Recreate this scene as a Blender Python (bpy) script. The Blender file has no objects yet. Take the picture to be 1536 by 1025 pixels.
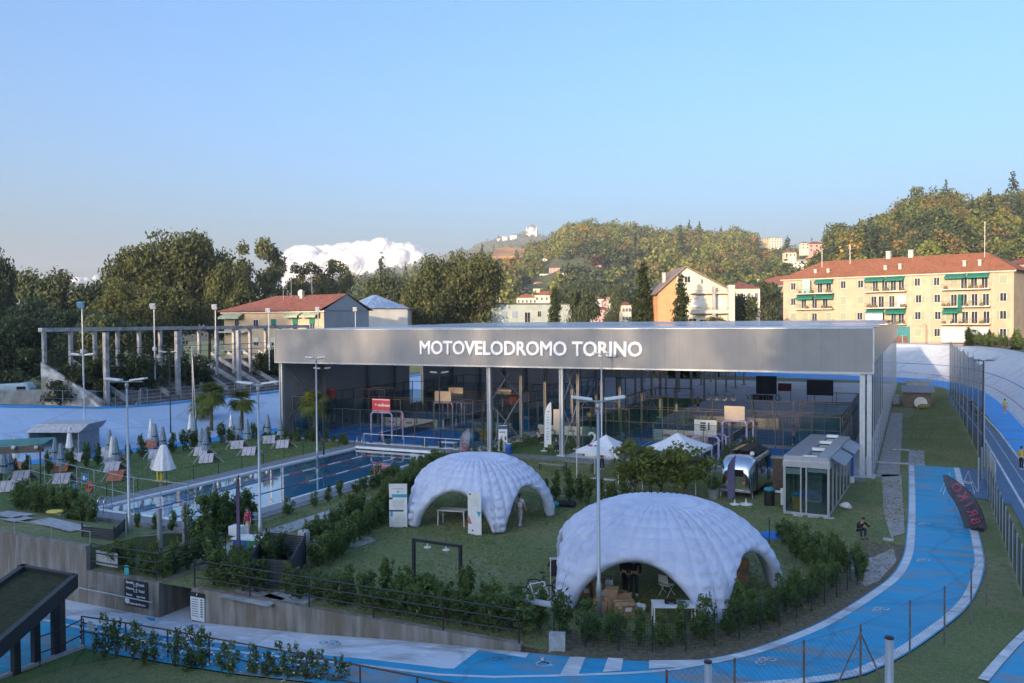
import bpy, bmesh, math, random
import numpy as np
from mathutils import Vector, Matrix, Euler
R=random.Random(7)
SC=bpy.context.scene; COL=SC.collection
rad=math.radians
# ---------------------------------------------------------------- camera model (pixel of the 1536x1025 photograph -> place in the world)
F=1270.; H=11.2; TH=rad(25.4); PI_=math.atan((512.5-482)/F); RO=rad(-0.4)
fw=Vector((-math.sin(TH)*math.cos(PI_), math.cos(TH)*math.cos(PI_), -math.sin(PI_)))
r0=Vector((math.cos(TH),math.sin(TH),0)); u0=r0.cross(fw)
rt=math.cos(RO)*r0+math.sin(RO)*u0; up=math.cos(RO)*u0-math.sin(RO)*r0
def ray(px,py): return fw+rt*((px-768)/F)-up*((py-512.5)/F)
def G(px,py,z=0.):
    d=ray(px,py); t=(z-H)/d.z; return Vector((d.x*t,d.y*t,z))
def AY(px,py,Y):
    d=ray(px,py); t=Y/d.y; return Vector((d.x*t,Y,H+d.z*t))
def AX(px,py,X):
    d=ray(px,py); t=X/d.x; return Vector((X,d.y*t,H+d.z*t))
def AD(px,py,D):
    d=ray(px,py); return Vector((d.x*D,d.y*D,H+d.z*D))
# ---------------------------------------------------------------- materials
MATS={}
def nt(name):
    m=bpy.data.materials.new(name); m.use_nodes=True
    t=m.node_tree; b=t.nodes['Principled BSDF']; return m,t,b
def N(t,typ,**k):
    n=t.nodes.new(typ)
    for a,v in k.items(): setattr(n,a,v)
    return n
def mat(name,c,rough=.6,metal=0.,var=.12,scale=3.,c2=None,bump=0.,bscale=None,coords='Object',spec=.5,detail=4.,lo=.35,hi=.65):
    """surface with a noise-driven mix of two tones of its own colour"""
    if name in MATS: return MATS[name]
    m,t,b=nt(name); L=t.links
    c=tuple(c); c2=tuple(c2) if c2 else tuple(max(0,x*(1-var*2.2)) for x in c)
    tc=N(t,'ShaderNodeTexCoord'); src=tc.outputs[coords]
    if coords=='World':
        pass
    ns=N(t,'ShaderNodeTexNoise'); ns.inputs['Scale'].default_value=scale; ns.inputs['Detail'].default_value=detail
    L.new(src,ns.inputs['Vector'])
    rp=N(t,'ShaderNodeValToRGB'); e=rp.color_ramp.elements
    e[0].position=lo; e[1].position=hi; e[0].color=(*c2,1); e[1].color=(*c,1)
    L.new(ns.outputs['Fac'],rp.inputs['Fac']); L.new(rp.outputs['Color'],b.inputs['Base Color'])
    b.inputs['Roughness'].default_value=rough; b.inputs['Metallic'].default_value=metal
    b.inputs['Specular IOR Level'].default_value=spec
    if bump:
        n2=N(t,'ShaderNodeTexNoise'); n2.inputs['Scale'].default_value=bscale or scale*6; n2.inputs['Detail'].default_value=3
        L.new(src,n2.inputs['Vector'])
        bp=N(t,'ShaderNodeBump'); bp.inputs['Strength'].default_value=bump; bp.inputs['Distance'].default_value=.05
        L.new(n2.outputs['Fac'],bp.inputs['Height']); L.new(bp.outputs['Normal'],b.inputs['Normal'])
    MATS[name]=m; return m
def mix3(t,src,cols,scales,lo=.4,hi=.6,detail=5):
    """several noise layers, each blending one more colour over the first"""
    L=t.links; prev=None
    for i,(c,s) in enumerate(zip(cols,scales)):
        if i==0:
            rgb=N(t,'ShaderNodeRGB'); rgb.outputs[0].default_value=(*c,1); prev=rgb.outputs[0]; continue
        ns=N(t,'ShaderNodeTexNoise'); ns.inputs['Scale'].default_value=s; ns.inputs['Detail'].default_value=detail
        mp=N(t,'ShaderNodeMapping'); mp.inputs['Location'].default_value=(i*13.1,i*7.7,i*3.3)
        L.new(src,mp.inputs['Vector']); L.new(mp.outputs[0],ns.inputs['Vector'])
        mr=N(t,'ShaderNodeMapRange'); mr.inputs['From Min'].default_value=lo; mr.inputs['From Max'].default_value=hi
        L.new(ns.outputs['Fac'],mr.inputs['Value'])
        mx=N(t,'ShaderNodeMix',data_type='RGBA'); L.new(mr.outputs[0],mx.inputs[0])
        L.new(prev,mx.inputs[6]); mx.inputs[7].default_value=(*c,1); prev=mx.outputs[2]
    return prev
def layered(name,cols,scales,rough=.8,bump=0,bscale=20,lo=.42,hi=.62,bdist=.05,spec=.3):
    if name in MATS: return MATS[name]
    m,t,b=nt(name); tc=N(t,'ShaderNodeTexCoord')
    o=mix3(t,tc.outputs['Object'],cols,scales,lo,hi); t.links.new(o,b.inputs['Base Color'])
    b.inputs['Roughness'].default_value=rough; b.inputs['Specular IOR Level'].default_value=spec
    if bump:
        n2=N(t,'ShaderNodeTexNoise'); n2.inputs['Scale'].default_value=bscale; n2.inputs['Detail'].default_value=4
        t.links.new(tc.outputs['Object'],n2.inputs['Vector'])
        bp=N(t,'ShaderNodeBump'); bp.inputs['Strength'].default_value=bump; bp.inputs['Distance'].default_value=bdist
        t.links.new(n2.outputs['Fac'],bp.inputs['Height']); t.links.new(bp.outputs['Normal'],b.inputs['Normal'])
    MATS[name]=m; return m
def leafmat(name,cols,trans=.4,scale=.5,objvar=True,dry=None):
    """leaf cards: colour differs per leaf and per clump of leaves, a little light comes through"""
    if name in MATS: return MATS[name]
    m,t,b=nt(name); L=t.links
    geo=N(t,'ShaderNodeNewGeometry'); oi=N(t,'ShaderNodeObjectInfo'); tc=N(t,'ShaderNodeTexCoord')
    ns=N(t,'ShaderNodeTexNoise'); ns.inputs['Scale'].default_value=scale; ns.inputs['Detail'].default_value=2
    L.new(tc.outputs['Object'],ns.inputs['Vector'])
    a=N(t,'ShaderNodeMath',operation='MULTIPLY'); a.inputs[1].default_value=.45; L.new(geo.outputs['Random Per Island'],a.inputs[0])
    s=N(t,'ShaderNodeMath',operation='MULTIPLY_ADD'); s.inputs[1].default_value=1.3; s.inputs[2].default_value=-.42; L.new(ns.outputs['Fac'],s.inputs[0])
    ad=N(t,'ShaderNodeMath',operation='ADD'); L.new(a.outputs[0],ad.inputs[0]); L.new(s.outputs[0],ad.inputs[1])
    if objvar:
        q=N(t,'ShaderNodeMath',operation='MULTIPLY_ADD'); q.inputs[1].default_value=.3; q.inputs[2].default_value=-.15; L.new(oi.outputs['Random'],q.inputs[0])
        a2=N(t,'ShaderNodeMath',operation='ADD'); L.new(ad.outputs[0],a2.inputs[0]); L.new(q.outputs[0],a2.inputs[1]); ad=a2
    rp=N(t,'ShaderNodeValToRGB'); e=rp.color_ramp.elements
    while len(e)<len(cols): e.new(.5)
    for i,c in enumerate(cols): e[i].position=i/(len(cols)-1); e[i].color=(*c,1)
    L.new(ad.outputs[0],rp.inputs['Fac'])
    L.new(rp.outputs['Color'],b.inputs['Base Color']); b.inputs['Roughness'].default_value=.55; b.inputs['Specular IOR Level'].default_value=.25
    tr=N(t,'ShaderNodeBsdfTranslucent'); L.new(rp.outputs['Color'],tr.inputs['Color'])
    mx=N(t,'ShaderNodeMixShader'); mx.inputs[0].default_value=trans
    out=t.nodes['Material Output']; L.new(b.outputs[0],mx.inputs[1]); L.new(tr.outputs[0],mx.inputs[2]); L.new(mx.outputs[0],out.inputs['Surface'])
    MATS[name]=m; return m
def glass(name,tint=(.75,.85,.85),rough=.02,alpha=.22):
    """pane: mostly see-through, part mirror"""
    if name in MATS: return MATS[name]
    m,t,b=nt(name); L=t.links
    tp=N(t,'ShaderNodeBsdfTransparent'); tp.inputs['Color'].default_value=(*tint,1)
    gl=N(t,'ShaderNodeBsdfGlossy'); gl.inputs['Roughness'].default_value=rough
    fr=N(t,'ShaderNodeLayerWeight'); fr.inputs['Blend'].default_value=.25
    mp=N(t,'ShaderNodeMath',operation='MULTIPLY_ADD'); mp.inputs[1].default_value=.6; mp.inputs[2].default_value=alpha*.25
    L.new(fr.outputs['Fresnel'],mp.inputs[0])
    mx=N(t,'ShaderNodeMixShader'); L.new(mp.outputs[0],mx.inputs[0]); L.new(tp.outputs[0],mx.inputs[1]); L.new(gl.outputs[0],mx.inputs[2])
    L.new(mx.outputs[0],t.nodes['Material Output'].inputs['Surface']); MATS[name]=m; return m
def netmat(name,c,dens,size,wire=.12,diag=True):
    """woven wire: open between its strands"""
    if name in MATS: return MATS[name]
    m,t,b=nt(name); L=t.links
    tc=N(t,'ShaderNodeTexCoord'); mp=N(t,'ShaderNodeMapping'); L.new(tc.outputs['UV'],mp.inputs['Vector'])
    if diag: mp.inputs['Rotation'].default_value=(0,0,rad(45))
    mp.inputs['Scale'].default_value=(1/size,1/size,1)
    sx=N(t,'ShaderNodeSeparateXYZ'); L.new(mp.outputs[0],sx.inputs[0])
    gs=[]
    for k in range(2):
        fr=N(t,'ShaderNodeMath',operation='FRACT'); L.new(sx.outputs[k],fr.inputs[0])
        lt=N(t,'ShaderNodeMath',operation='LESS_THAN'); lt.inputs[1].default_value=wire; L.new(fr.outputs[0],lt.inputs[0]); gs.append(lt)
    mxm=N(t,'ShaderNodeMath',operation='MAXIMUM'); L.new(gs[0].outputs[0],mxm.inputs[0]); L.new(gs[1].outputs[0],mxm.inputs[1])
    ml=N(t,'ShaderNodeMath',operation='MULTIPLY'); ml.inputs[1].default_value=dens; L.new(mxm.outputs[0],ml.inputs[0])
    b.inputs['Base Color'].default_value=(*c,1); b.inputs['Roughness'].default_value=.6; b.inputs['Metallic'].default_value=.3
    L.new(ml.outputs[0],b.inputs['Alpha']); MATS[name]=m; return m
def sheer(name,c,a):
    """fine shade net: too fine to see its holes"""
    if name in MATS: return MATS[name]
    m,t,b=nt(name); b.inputs['Base Color'].default_value=(*c,1); b.inputs['Roughness'].default_value=.8; b.inputs['Alpha'].default_value=a
    tc=N(t,'ShaderNodeTexCoord'); ns=N(t,'ShaderNodeTexNoise'); ns.inputs['Scale'].default_value=1.2
    t.links.new(tc.outputs['Object'],ns.inputs['Vector'])
    mr=N(t,'ShaderNodeMapRange'); mr.inputs['To Min'].default_value=a*.7; mr.inputs['To Max'].default_value=min(1,a*1.25)
    t.links.new(ns.outputs['Fac'],mr.inputs['Value']); t.links.new(mr.outputs[0],b.inputs['Alpha']); MATS[name]=m; return m
# ---------------------------------------------------------------- mesh building
class MB:
    def __init__(s): s.v=[]; s.f=[]; s.m=[]; s.uv={}
    def add(s,vs,fs,mi=0):
        o=len(s.v); s.v+=[tuple(p) for p in vs]
        for f in fs: s.f.append(tuple(o+i for i in f)); s.m.append(mi)
        return s
    def box(s,c,d,rz=0.,mi=0,rx=0.,ry=0.):
        M=Euler((rx,ry,rz)).to_matrix(); c=Vector(c); h=Vector(d)/2; vs=[]
        for z in (-1,1):
            for y in (-1,1):
                for x in (-1,1): vs.append(c+M@Vector((x*h.x,y*h.y,z*h.z)))
        return s.add(vs,[(0,2,3,1),(4,5,7,6),(0,1,5,4),(2,6,7,3),(0,4,6,2),(1,3,7,5)],mi)
    def bb(s,x0,y0,z0,x1,y1,z1,mi=0): return s.box(((x0+x1)/2,(y0+y1)/2,(z0+z1)/2),(abs(x1-x0),abs(y1-y0),abs(z1-z0)),mi=mi)
    def tube(s,pts,r,n=6,mi=0,cap=True):
        pts=[Vector(p) for p in pts]; k=len(pts); rs=[r]*k if not hasattr(r,'__len__') else r
        rings=[]; ref=None
        for i,p in enumerate(pts):
            t=(pts[min(i+1,k-1)]-pts[max(i-1,0)]); t=t.normalized() if t.length>1e-9 else Vector((0,0,1))
            if ref is None or abs(ref.dot(t))>.95: ref=Vector((0,0,1)) if abs(t.z)<.9 else Vector((1,0,0))
            a=t.cross(ref).normalized(); b=t.cross(a).normalized()
            rings.append([p+rs[i]*(math.cos(2*math.pi*j/n)*a+math.sin(2*math.pi*j/n)*b) for j in range(n)])
        vs=[q for g in rings for q in g]; fs=[]
        for i in range(k-1):
            for j in range(n): fs.append((i*n+j,(i+1)*n+j,(i+1)*n+(j+1)%n,i*n+(j+1)%n))
        if cap: fs.append(tuple(range(n))); fs.append(tuple((k-1)*n+j for j in range(n-1,-1,-1)))
        return s.add(vs,fs,mi)
    def quad(s,a,b,c,d,mi=0): return s.add([a,b,c,d],[(0,1,2,3)],mi)
    def lathe(s,prof,n=16,c=(0,0,0),mi=0):
        vs=[];fs=[]
        for r,z in prof:
            for j in range(n): vs.append((c[0]+r*math.cos(2*math.pi*j/n),c[1]+r*math.sin(2*math.pi*j/n),c[2]+z))
        for i in range(len(prof)-1):
            for j in range(n): fs.append((i*n+j,i*n+(j+1)%n,(i+1)*n+(j+1)%n,(i+1)*n+j))
        fs.append(tuple(range(n-1,-1,-1))); fs.append(tuple((len(prof)-1)*n+j for j in range(n)))
        return s.add(vs,fs,mi)
    def prism(s,poly,z0,z1,mi=0):
        n=len(poly); vs=[(p[0],p[1],z0) for p in poly]+[(p[0],p[1],z1) for p in poly]
        fs=[tuple(range(n-1,-1,-1)),tuple(range(n,2*n))]+[(i,(i+1)%n,n+(i+1)%n,n+i) for i in range(n)]
        return s.add(vs,fs,mi)
    def extr(s,poly,a,mi=0):
        """closed polygon of 3-D points pushed along a"""
        n=len(poly); a=Vector(a); vs=[Vector(p) for p in poly]; vs=vs+[p+a for p in vs]
        fs=[tuple(range(n-1,-1,-1)),tuple(range(n,2*n))]+[(i,(i+1)%n,n+(i+1)%n,n+i) for i in range(n)]
        return s.add(vs,fs,mi)
    def ell(s,c,r,nu=12,nv=8,mi=0):
        c=Vector(c); r=Vector(r) if hasattr(r,'__len__') else Vector((r,r,r)); vs=[];fs=[]
        for i in range(nv+1):
            ph=math.pi*i/nv-math.pi/2
            for j in range(nu):
                th=2*math.pi*j/nu; vs.append(c+Vector((r.x*math.cos(ph)*math.cos(th),r.y*math.cos(ph)*math.sin(th),r.z*math.sin(ph))))
        for i in range(nv):
            for j in range(nu): fs.append((i*nu+j,i*nu+(j+1)%nu,(i+1)*nu+(j+1)%nu,(i+1)*nu+j))
        return s.add(vs,fs,mi)
    def strip(s,A,B,mi=0):
        n=len(A); return s.add(list(A)+list(B),[(i,i+1,n+i+1,n+i) for i in range(n-1)],mi)
    def build(s,name,mats,parent=None,smooth=False,world=False,label=None,bevel=0.):
        me=bpy.data.meshes.new(name)
        off=Vector((0,0,0))
        if world and parent is not None:
            q=parent
            while q is not None: off=off+q.location; q=q.parent
        me.from_pydata([tuple(Vector(p)-off) for p in s.v] if off.length else s.v,[],s.f); me.update()
        mats=mats if isinstance(mats,(list,tuple)) else [mats]
        for m in mats: me.materials.append(m)
        if len(mats)>1: me.polygons.foreach_set('material_index',s.m)
        if smooth: me.polygons.foreach_set('use_smooth',[True]*len(me.polygons))
        o=bpy.data.objects.new(name,me); COL.objects.link(o)
        if parent is not None: o.parent=parent
        if label: o['label']=label
        if bevel:
            bv=o.modifiers.new('bevel','BEVEL'); bv.width=bevel; bv.segments=2; bv.limit_method='ANGLE'
        return o
def tag(o,label=None,cat=None,group=None,kind=None):
    if label: o['label']=label
    if cat: o['category']=cat
    if group: o['group']=group
    if kind: o['kind']=kind
    return o
def thing(name,label,cat,loc=(0,0,0),rz=0.,group=None):
    o=bpy.data.objects.new(name,None); COL.objects.link(o); o.empty_display_size=.2
    o.location=loc; o.rotation_euler=(0,0,rz); return tag(o,label,cat,group)
CHILD={}
def copy_tree(o,parent=None):
    c=o.copy(); COL.objects.link(c)
    if parent is not None: c.parent=parent
    for ch in KIDS(o): copy_tree(ch,c)
    return c
KC={}
def KIDS(o):
    if o.name not in KC: KC[o.name]=[x for x in COL.objects if x.parent==o]
    return KC[o.name]
def clone(o,loc,rz=0.,label=None,group=None,scale=None,cat=None):
    c=copy_tree(o); c.location=loc; c.rotation_euler=(0,0,rz)
    if label: c['label']=label
    if group: c['group']=group
    if cat: c['category']=cat
    if scale: c.scale=(scale,)*3 if not hasattr(scale,'__len__') else scale
    return c
def npmesh(name,V,Fq,mats,parent=None,mi=None,smooth=False,uv=None):
    """fast mesh of quads from arrays"""
    me=bpy.data.meshes.new(name); nv=len(V); nf=len(Fq); k=Fq.shape[1]
    me.vertices.add(nv); me.vertices.foreach_set('co',np.asarray(V,dtype=np.float32).ravel())
    me.loops.add(nf*k); me.loops.foreach_set('vertex_index',np.asarray(Fq,dtype=np.int32).ravel())
    me.polygons.add(nf); me.polygons.foreach_set('loop_start',np.arange(0,nf*k,k,dtype=np.int32))
    if hasattr(me.polygons[0],'loop_total'):
        try: me.polygons.foreach_set('loop_total',np.full(nf,k,dtype=np.int32))
        except Exception: pass
    for m in (mats if isinstance(mats,(list,tuple)) else [mats]): me.materials.append(m)
    if mi is not None: me.polygons.foreach_set('material_index',np.asarray(mi,dtype=np.int32))
    if smooth: me.polygons.foreach_set('use_smooth',np.ones(nf,dtype=bool))
    me.update(calc_edges=True)
    o=bpy.data.objects.new(name,me); COL.objects.link(o)
    if parent is not None: o.parent=parent
    return o
def text_mesh(name,body,size,m,parent=None,M=None,bold=0.,ext=.01,align='CENTER',sx=1.,world=False):
    cu=bpy.data.curves.new(name,'FONT'); cu.body=body; cu.size=size; cu.align_x=align; cu.align_y='CENTER'; cu.bevel_depth=bold; cu.bevel_resolution=0; cu.extrude=ext
    cu.resolution_u=3
    tmp=bpy.data.objects.new(name+'_src',cu); COL.objects.link(tmp)
    dg=bpy.context.evaluated_depsgraph_get(); me=bpy.data.meshes.new_from_object(tmp.evaluated_get(dg))
    bpy.data.objects.remove(tmp); bpy.data.curves.remove(cu)
    if sx!=1.: me.transform(Matrix.Diagonal((sx,1,1,1)))
    if M is not None: me.transform(M)
    if world and parent is not None: me.transform(Matrix.Translation(-parent.location))
    me.materials.clear(); me.materials.append(m); me.name=name
    o=bpy.data.objects.new(name,me); COL.objects.link(o)
    if parent is not None: o.parent=parent
    return o
def face_M(origin,xdir,ydir=(0,0,1)):
    """flat thing in its own x,y plane -> standing at origin, reading along xdir"""
    x=Vector(xdir).normalized(); y=Vector(ydir).normalized(); z=x.cross(y)
    M=Matrix((x,y,z)).transposed().to_4x4(); M.translation=Vector(origin); return M
def uvnet(o):
    """metres as UVs on a flat upright net"""
    me=o.data; l=me.uv_layers.new(name='UVMap')
    for p in me.polygons:
        nrm=p.normal; 
        for li in p.loop_indices:
            c=me.vertices[me.loops[li].vertex_index].co
            d=Vector((-nrm.y,nrm.x,0)); d=d.normalized() if d.length>1e-4 else Vector((1,0,0))
            l.data[li].uv=(c.dot(d),c.z)
    return o
# common materials
M_galv=mat('galvanised_steel',(.42,.45,.48),.45,.55,var=.06,scale=2)
M_steel=mat('grey_painted_steel',(.33,.35,.37),.5,.3,var=.05)
M_dark=mat('charcoal_metal',(.03,.032,.036),.55,.2,var=.15)
M_black=mat('black_plastic',(.012,.012,.014),.6,var=.2)
M_white=mat('white_paint',(.72,.73,.74),.5,var=.05)
M_wfab=mat('white_fabric',(.7,.71,.74),.85,var=.05,scale=6,bump=.2)
M_conc=layered('stained_concrete',[(.20,.185,.165),(.12,.11,.095),(.27,.26,.24)],[1,.5,1.4],.9,bump=.4,bscale=14)
M_green_m=mat('dark_green_fence_paint',(.012,.035,.025),.5,var=.1)
M_chrome=mat('polished_tube',(.6,.62,.64),.18,.9,var=.03)
# ---------------------------------------------------------------- camera, world, sun
cam=bpy.data.cameras.new('camera'); co=bpy.data.objects.new('camera',cam); COL.objects.link(co)
cam.sensor_width=36; cam.lens=36*F/1536; cam.clip_start=.1; cam.clip_end=40000
Mc=Matrix((rt,up,-fw)).transposed().to_4x4(); Mc.translation=(0,0,H); co.matrix_world=Mc; SC.camera=co
SUN_EL=9.6; SUN_AZ=7.  # light travels towards +Y, slightly +X
w=bpy.data.worlds.new('World'); SC.world=w; w.use_nodes=True; wt=w.node_tree
bg=wt.nodes['Background']; sky=wt.nodes.new('ShaderNodeTexSky'); sky.sky_type='NISHITA'; sky.sun_disc=False
sky.sun_elevation=rad(SUN_EL); sky.sun_rotation=rad(180+SUN_AZ); sky.altitude=250; sky.air_density=1.0; sky.dust_density=7; sky.ozone_density=4.5
wt.links.new(sky.outputs[0],bg.inputs[0]); bg.inputs[1].default_value=.15
sl=bpy.data.lights.new('sun','SUN'); sl.energy=2.0; sl.angle=rad(.6); sl.color=(1,.73,.47)
so=bpy.data.objects.new('sun',sl); COL.objects.link(so)
sd=Vector((math.sin(rad(SUN_AZ))*math.cos(rad(SUN_EL)),math.cos(rad(SUN_AZ))*math.cos(rad(SUN_EL)),-math.sin(rad(SUN_EL))))
so.rotation_euler=sd.to_track_quat('-Z','Y').to_euler(); so.location=(0,-60,60)
SC.view_settings.view_transform='Standard'; SC.view_settings.look='None'; SC.view_settings.exposure=1.8; SC.view_settings.gamma=1
SC.cycles.max_bounces=6; SC.cycles.transparent_max_bounces=24; SC.cycles.diffuse_bounces=3; SC.cycles.glossy_bounces=3; SC.cycles.transmission_bounces=4; SC.cycles.volume_bounces=0
try:
    SC.cycles.use_denoising=True; SC.cycles.denoiser='OPENIMAGEDENOISE'
except Exception: pass
# ---------------------------------------------------------------- the ground and its sheets
def zr(x):
    """height of the blue way that ramps down along the low wall"""
    pts=[(-80,-1.6),(-29,-1.52),(-21,-.94),(-17,-.56),(-11.8,-.17),(-9,0.),(60,0.)]
    for (a,b),(c,d) in zip(pts,pts[1:]):
        if x<=c: return b+(d-b)*max(0,(x-a))/(c-a)
    return 0.
def resample(P,step):
    P=[Vector((p[0],p[1],0)) for p in P]; out=[P[0]]
    for a,b in zip(P,P[1:]):
        n=max(1,int((b-a).length/step))
        for k in range(1,n+1): out.append(a.lerp(b,k/n))
    return out
def smooth(P,it=2):
    P=[Vector(p) for p in P]
    for _ in range(it):
        Q=[P[0]]
        for a,b in zip(P,P[1:]): Q+=[a*.75+b*.25,a*.25+b*.75]
        Q.append(P[-1]); P=Q
    return P
def even(P,n):
    P=[Vector(p) for p in P]; L=[0]
    for a,b in zip(P,P[1:]): L.append(L[-1]+(b-a).length)
    out=[];j=0
    for k in range(n):
        s=L[-1]*k/(n-1)
        while j<len(P)-2 and L[j+1]<s: j+=1
        d=L[j+1]-L[j]; out.append(P[j].lerp(P[j+1],(s-L[j])/d if d>1e-9 else 0))
    return out
def offs(P,d):
    out=[]
    for i,p in enumerate(P):
        t=(P[min(i+1,len(P)-1)]-P[max(i-1,0)]); n=Vector((-t.y,t.x,0)).normalized(); out.append(p+n*d)
    return out
M_grass=layered('lawn',[(.18,.205,.08),(.13,.175,.06),(.31,.265,.155),(.14,.18,.06),(.24,.24,.11),(.10,.135,.05)],[1,.35,.22,2.4,6.,17.],.95,bump=.8,bscale=26,lo=.47,hi=.64)
M_grass2=layered('lush_lawn',[(.10,.175,.055),(.08,.145,.045),(.15,.20,.07),(.065,.115,.038)],[1,.4,1.7,14.],.95,bump=.6,bscale=22)
M_ground=layered('rough_ground',[(.06,.066,.03),(.09,.08,.05),(.04,.05,.02)],[1,.08,.5],.95)
M_gravel=layered('pale_gravel',[(.33,.31,.29),(.22,.2,.18),(.45,.43,.41)],[1,2.,9.],.95,bump=.8,bscale=30)
M_soil=layered('bare_soil',[(.13,.10,.07),(.09,.09,.045),(.18,.15,.11)],[1,1.2,5.],.95,bump=.7,bscale=18)
def painted(name,base,worn,dirt,amt=.60,s1=.9,crack=.24):
    m,t,b=nt(name); tc=N(t,'ShaderNodeTexCoord')
    mp=N(t,'ShaderNodeMapping'); mp.inputs['Scale'].default_value=(.5,1.6,1); t.links.new(tc.outputs['Object'],mp.inputs['Vector'])
    o=mix3(t,mp.outputs[0],[base,tuple(x*.78 for x in base),worn,dirt,tuple(x*1.12 for x in base)],[1,.25,s1,.5,2.5],amt-.09,amt+.08,9)
    ns=N(t,'ShaderNodeTexNoise'); ns.inputs['Scale'].default_value=.7; ns.inputs['Detail'].default_value=6; t.links.new(tc.outputs['Object'],ns.inputs['Vector'])
    va=N(t,'ShaderNodeMix',data_type='RGBA'); va.inputs[0].default_value=.45; t.links.new(tc.outputs['Object'],va.inputs[6]); t.links.new(ns.outputs['Color'],va.inputs[7])
    vo_=N(t,'ShaderNodeTexVoronoi',feature='DISTANCE_TO_EDGE'); vo_.inputs['Scale'].default_value=crack; t.links.new(va.outputs[2],vo_.inputs['Vector'])
    lt=N(t,'ShaderNodeMapRange'); lt.inputs['From Min'].default_value=.006; lt.inputs['From Max'].default_value=.018; lt.inputs['To Min'].default_value=.2; lt.inputs['To Max'].default_value=0; t.links.new(vo_.outputs['Distance'],lt.inputs['Value'])
    ck=N(t,'ShaderNodeMix',data_type='RGBA'); t.links.new(lt.outputs[0],ck.inputs[0]); t.links.new(o,ck.inputs[6]); ck.inputs[7].default_value=(.07,.07,.075,1); o=ck.outputs[2]
    t.links.new(o,b.inputs['Base Color']); b.inputs['Roughness'].default_value=.7; b.inputs['Specular IOR Level'].default_value=.35
    n2=N(t,'ShaderNodeTexNoise'); n2.inputs['Scale'].default_value=25; t.links.new(tc.outputs['Object'],n2.inputs['Vector'])
    bp=N(t,'ShaderNodeBump'); bp.inputs['Strength'].default_value=.25; bp.inputs['Distance'].default_value=.02
    t.links.new(n2.outputs['Fac'],bp.inputs['Height']); t.links.new(bp.outputs['Normal'],b.inputs['Normal'])
    MATS[name]=m; return m
M_blue=painted('worn_blue_paint',(.03,.33,.56),(.09,.34,.52),(.27,.26,.25))
M_azure=painted('bright_azure_paint',(.02,.30,.72),(.06,.34,.68),(.2,.32,.45))
M_dkblue=painted('dull_blue_asphalt',(.07,.15,.26),(.09,.15,.22),(.14,.16,.19))
M_wline=painted('worn_white_line',(.62,.65,.68),(.5,.54,.58),(.35,.4,.45),.58)
M_wslab=painted('whitewashed_concrete',(.62,.67,.74),(.48,.53,.60),(.33,.35,.36),.6)
M_bank=painted('pale_bank_concrete',(.52,.55,.59),(.45,.48,.52),(.38,.40,.42),.66,.6)
# curves of the blue way, read off the photograph and laid on the ground
soil_edge=[(-60,26.2),(-34,26.2),(-11.8,26.2)]+[tuple(G(*p)[:2]) for p in [(885,986.5),(958,993),(1020,993),(1054,990),(1088,984),(1125,975),(1160,963),(1235,933),(1303,890),(1339,864),(1355,835),(1359,812),(1362.5,760)]]+[(-.35,71.2)]
outer=[tuple(G(*p)[:2]) for p in [(-160,1082,-1.5),(0,1020,-1.5),(130,973,-1.48),(180,985,-1.42),(330,1017,-1.22),(560,1060,-.95)]]+[(-12,22.3),(-6,25)]+[tuple(G(*p)[:2]) for p in [(1271,1023),(1331,998),(1370,976),(1417,942),(1451,914),(1469,885),(1478.5,851),(1477,833),(1467,791)]]+[(3.1,58),(3.15,71.2)]
si=even(resample(soil_edge[:3],2),60)[:-1]+even(smooth([Vector((*p,0)) for p in soil_edge[2:]],2),91)
ou=even([Vector((*p,0)) for p in outer[:7]],60)[:-1]+even(smooth([Vector((*p,0)) for p in outer[6:]],2),91)
def zed(P,dz=0.): return [Vector((p.x,p.y,zr(p.x)+dz)) for p in P]
m=MB()
for k in range(6):
    A=[si[i].lerp(ou[i],k/6) for i in range(150)]; B=[si[i].lerp(ou[i],(k+1)/6) for i in range(150)]
    m.strip(zed(A,.012),zed(B,.012))
tag(m.build('blue_way',M_blue),kind='structure')
# the low ground beside the way on the camera's side, and the high lawn behind the wall
def fan(P,zf): return [Vector((p[0],p[1],zf)) for p in P]
me=bpy.data.meshes.new('ground'); bm=bmesh.new()
ring=[(-34,26.25)]+[(-11.8,26.25)]+[(p.x,p.y) for p in si if p.y>0 and (p.x>-11.5)]
ring=[(-34,26.25),(-11.8,26.25)]+[(p.x,p.y) for p in si if p.x>-11.5 ]
poly=[(-34,26.25),(-34,33),(-95,33),(-400,33),(-400,700),(400,700),(400,71.2)]+[(p[0],p[1]) for p in reversed(ring[1:])]
vs=[bm.verts.new((x,y,0)) for x,y in poly]; bm.faces.new(vs); bmesh.ops.triangulate(bm,faces=bm.faces[:]); bm.normal_update()
bmesh.ops.recalc_face_normals(bm,faces=bm.faces[:]); bm.to_mesh(me); bm.free(); me.materials.append(M_grass)
go=bpy.data.objects.new('ground',me); COL.objects.link(go); tag(go,kind='structure')
m=MB()  # ground on the camera's side
lo=[Vector((p.x,p.y,zr(p.x)-.03)) for p in ou]; lo2=[Vector((p.x if p.x<0 else p.x, min(p.y-3,8),zr(p.x)-.03)) for p in ou]
m.strip(lo,[Vector((p.x*1.6-3 if p.x<0 else p.x*1.6,-60,p.z)) for p in lo])
m.add([(3.15,71.2,-.03),(400,71.2,-.03),(400,-60,-.03),(3.15*1.6,-60,-.03)],[(0,1,2,3)])
m.add([(-99,-60,-1.65),(5,-60,-1.65),(400,-60,-1.65),(400,-400,-1.65),(-400,-400,-1.65),(-400,33,-1.65),(-60,33,-1.65),(-60,16,-1.65)],[(7,6,5,4,0),(0,4,3,1),(1,3,2)])
tag(m.build('lower_ground',M_grass),kind='structure')
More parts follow.
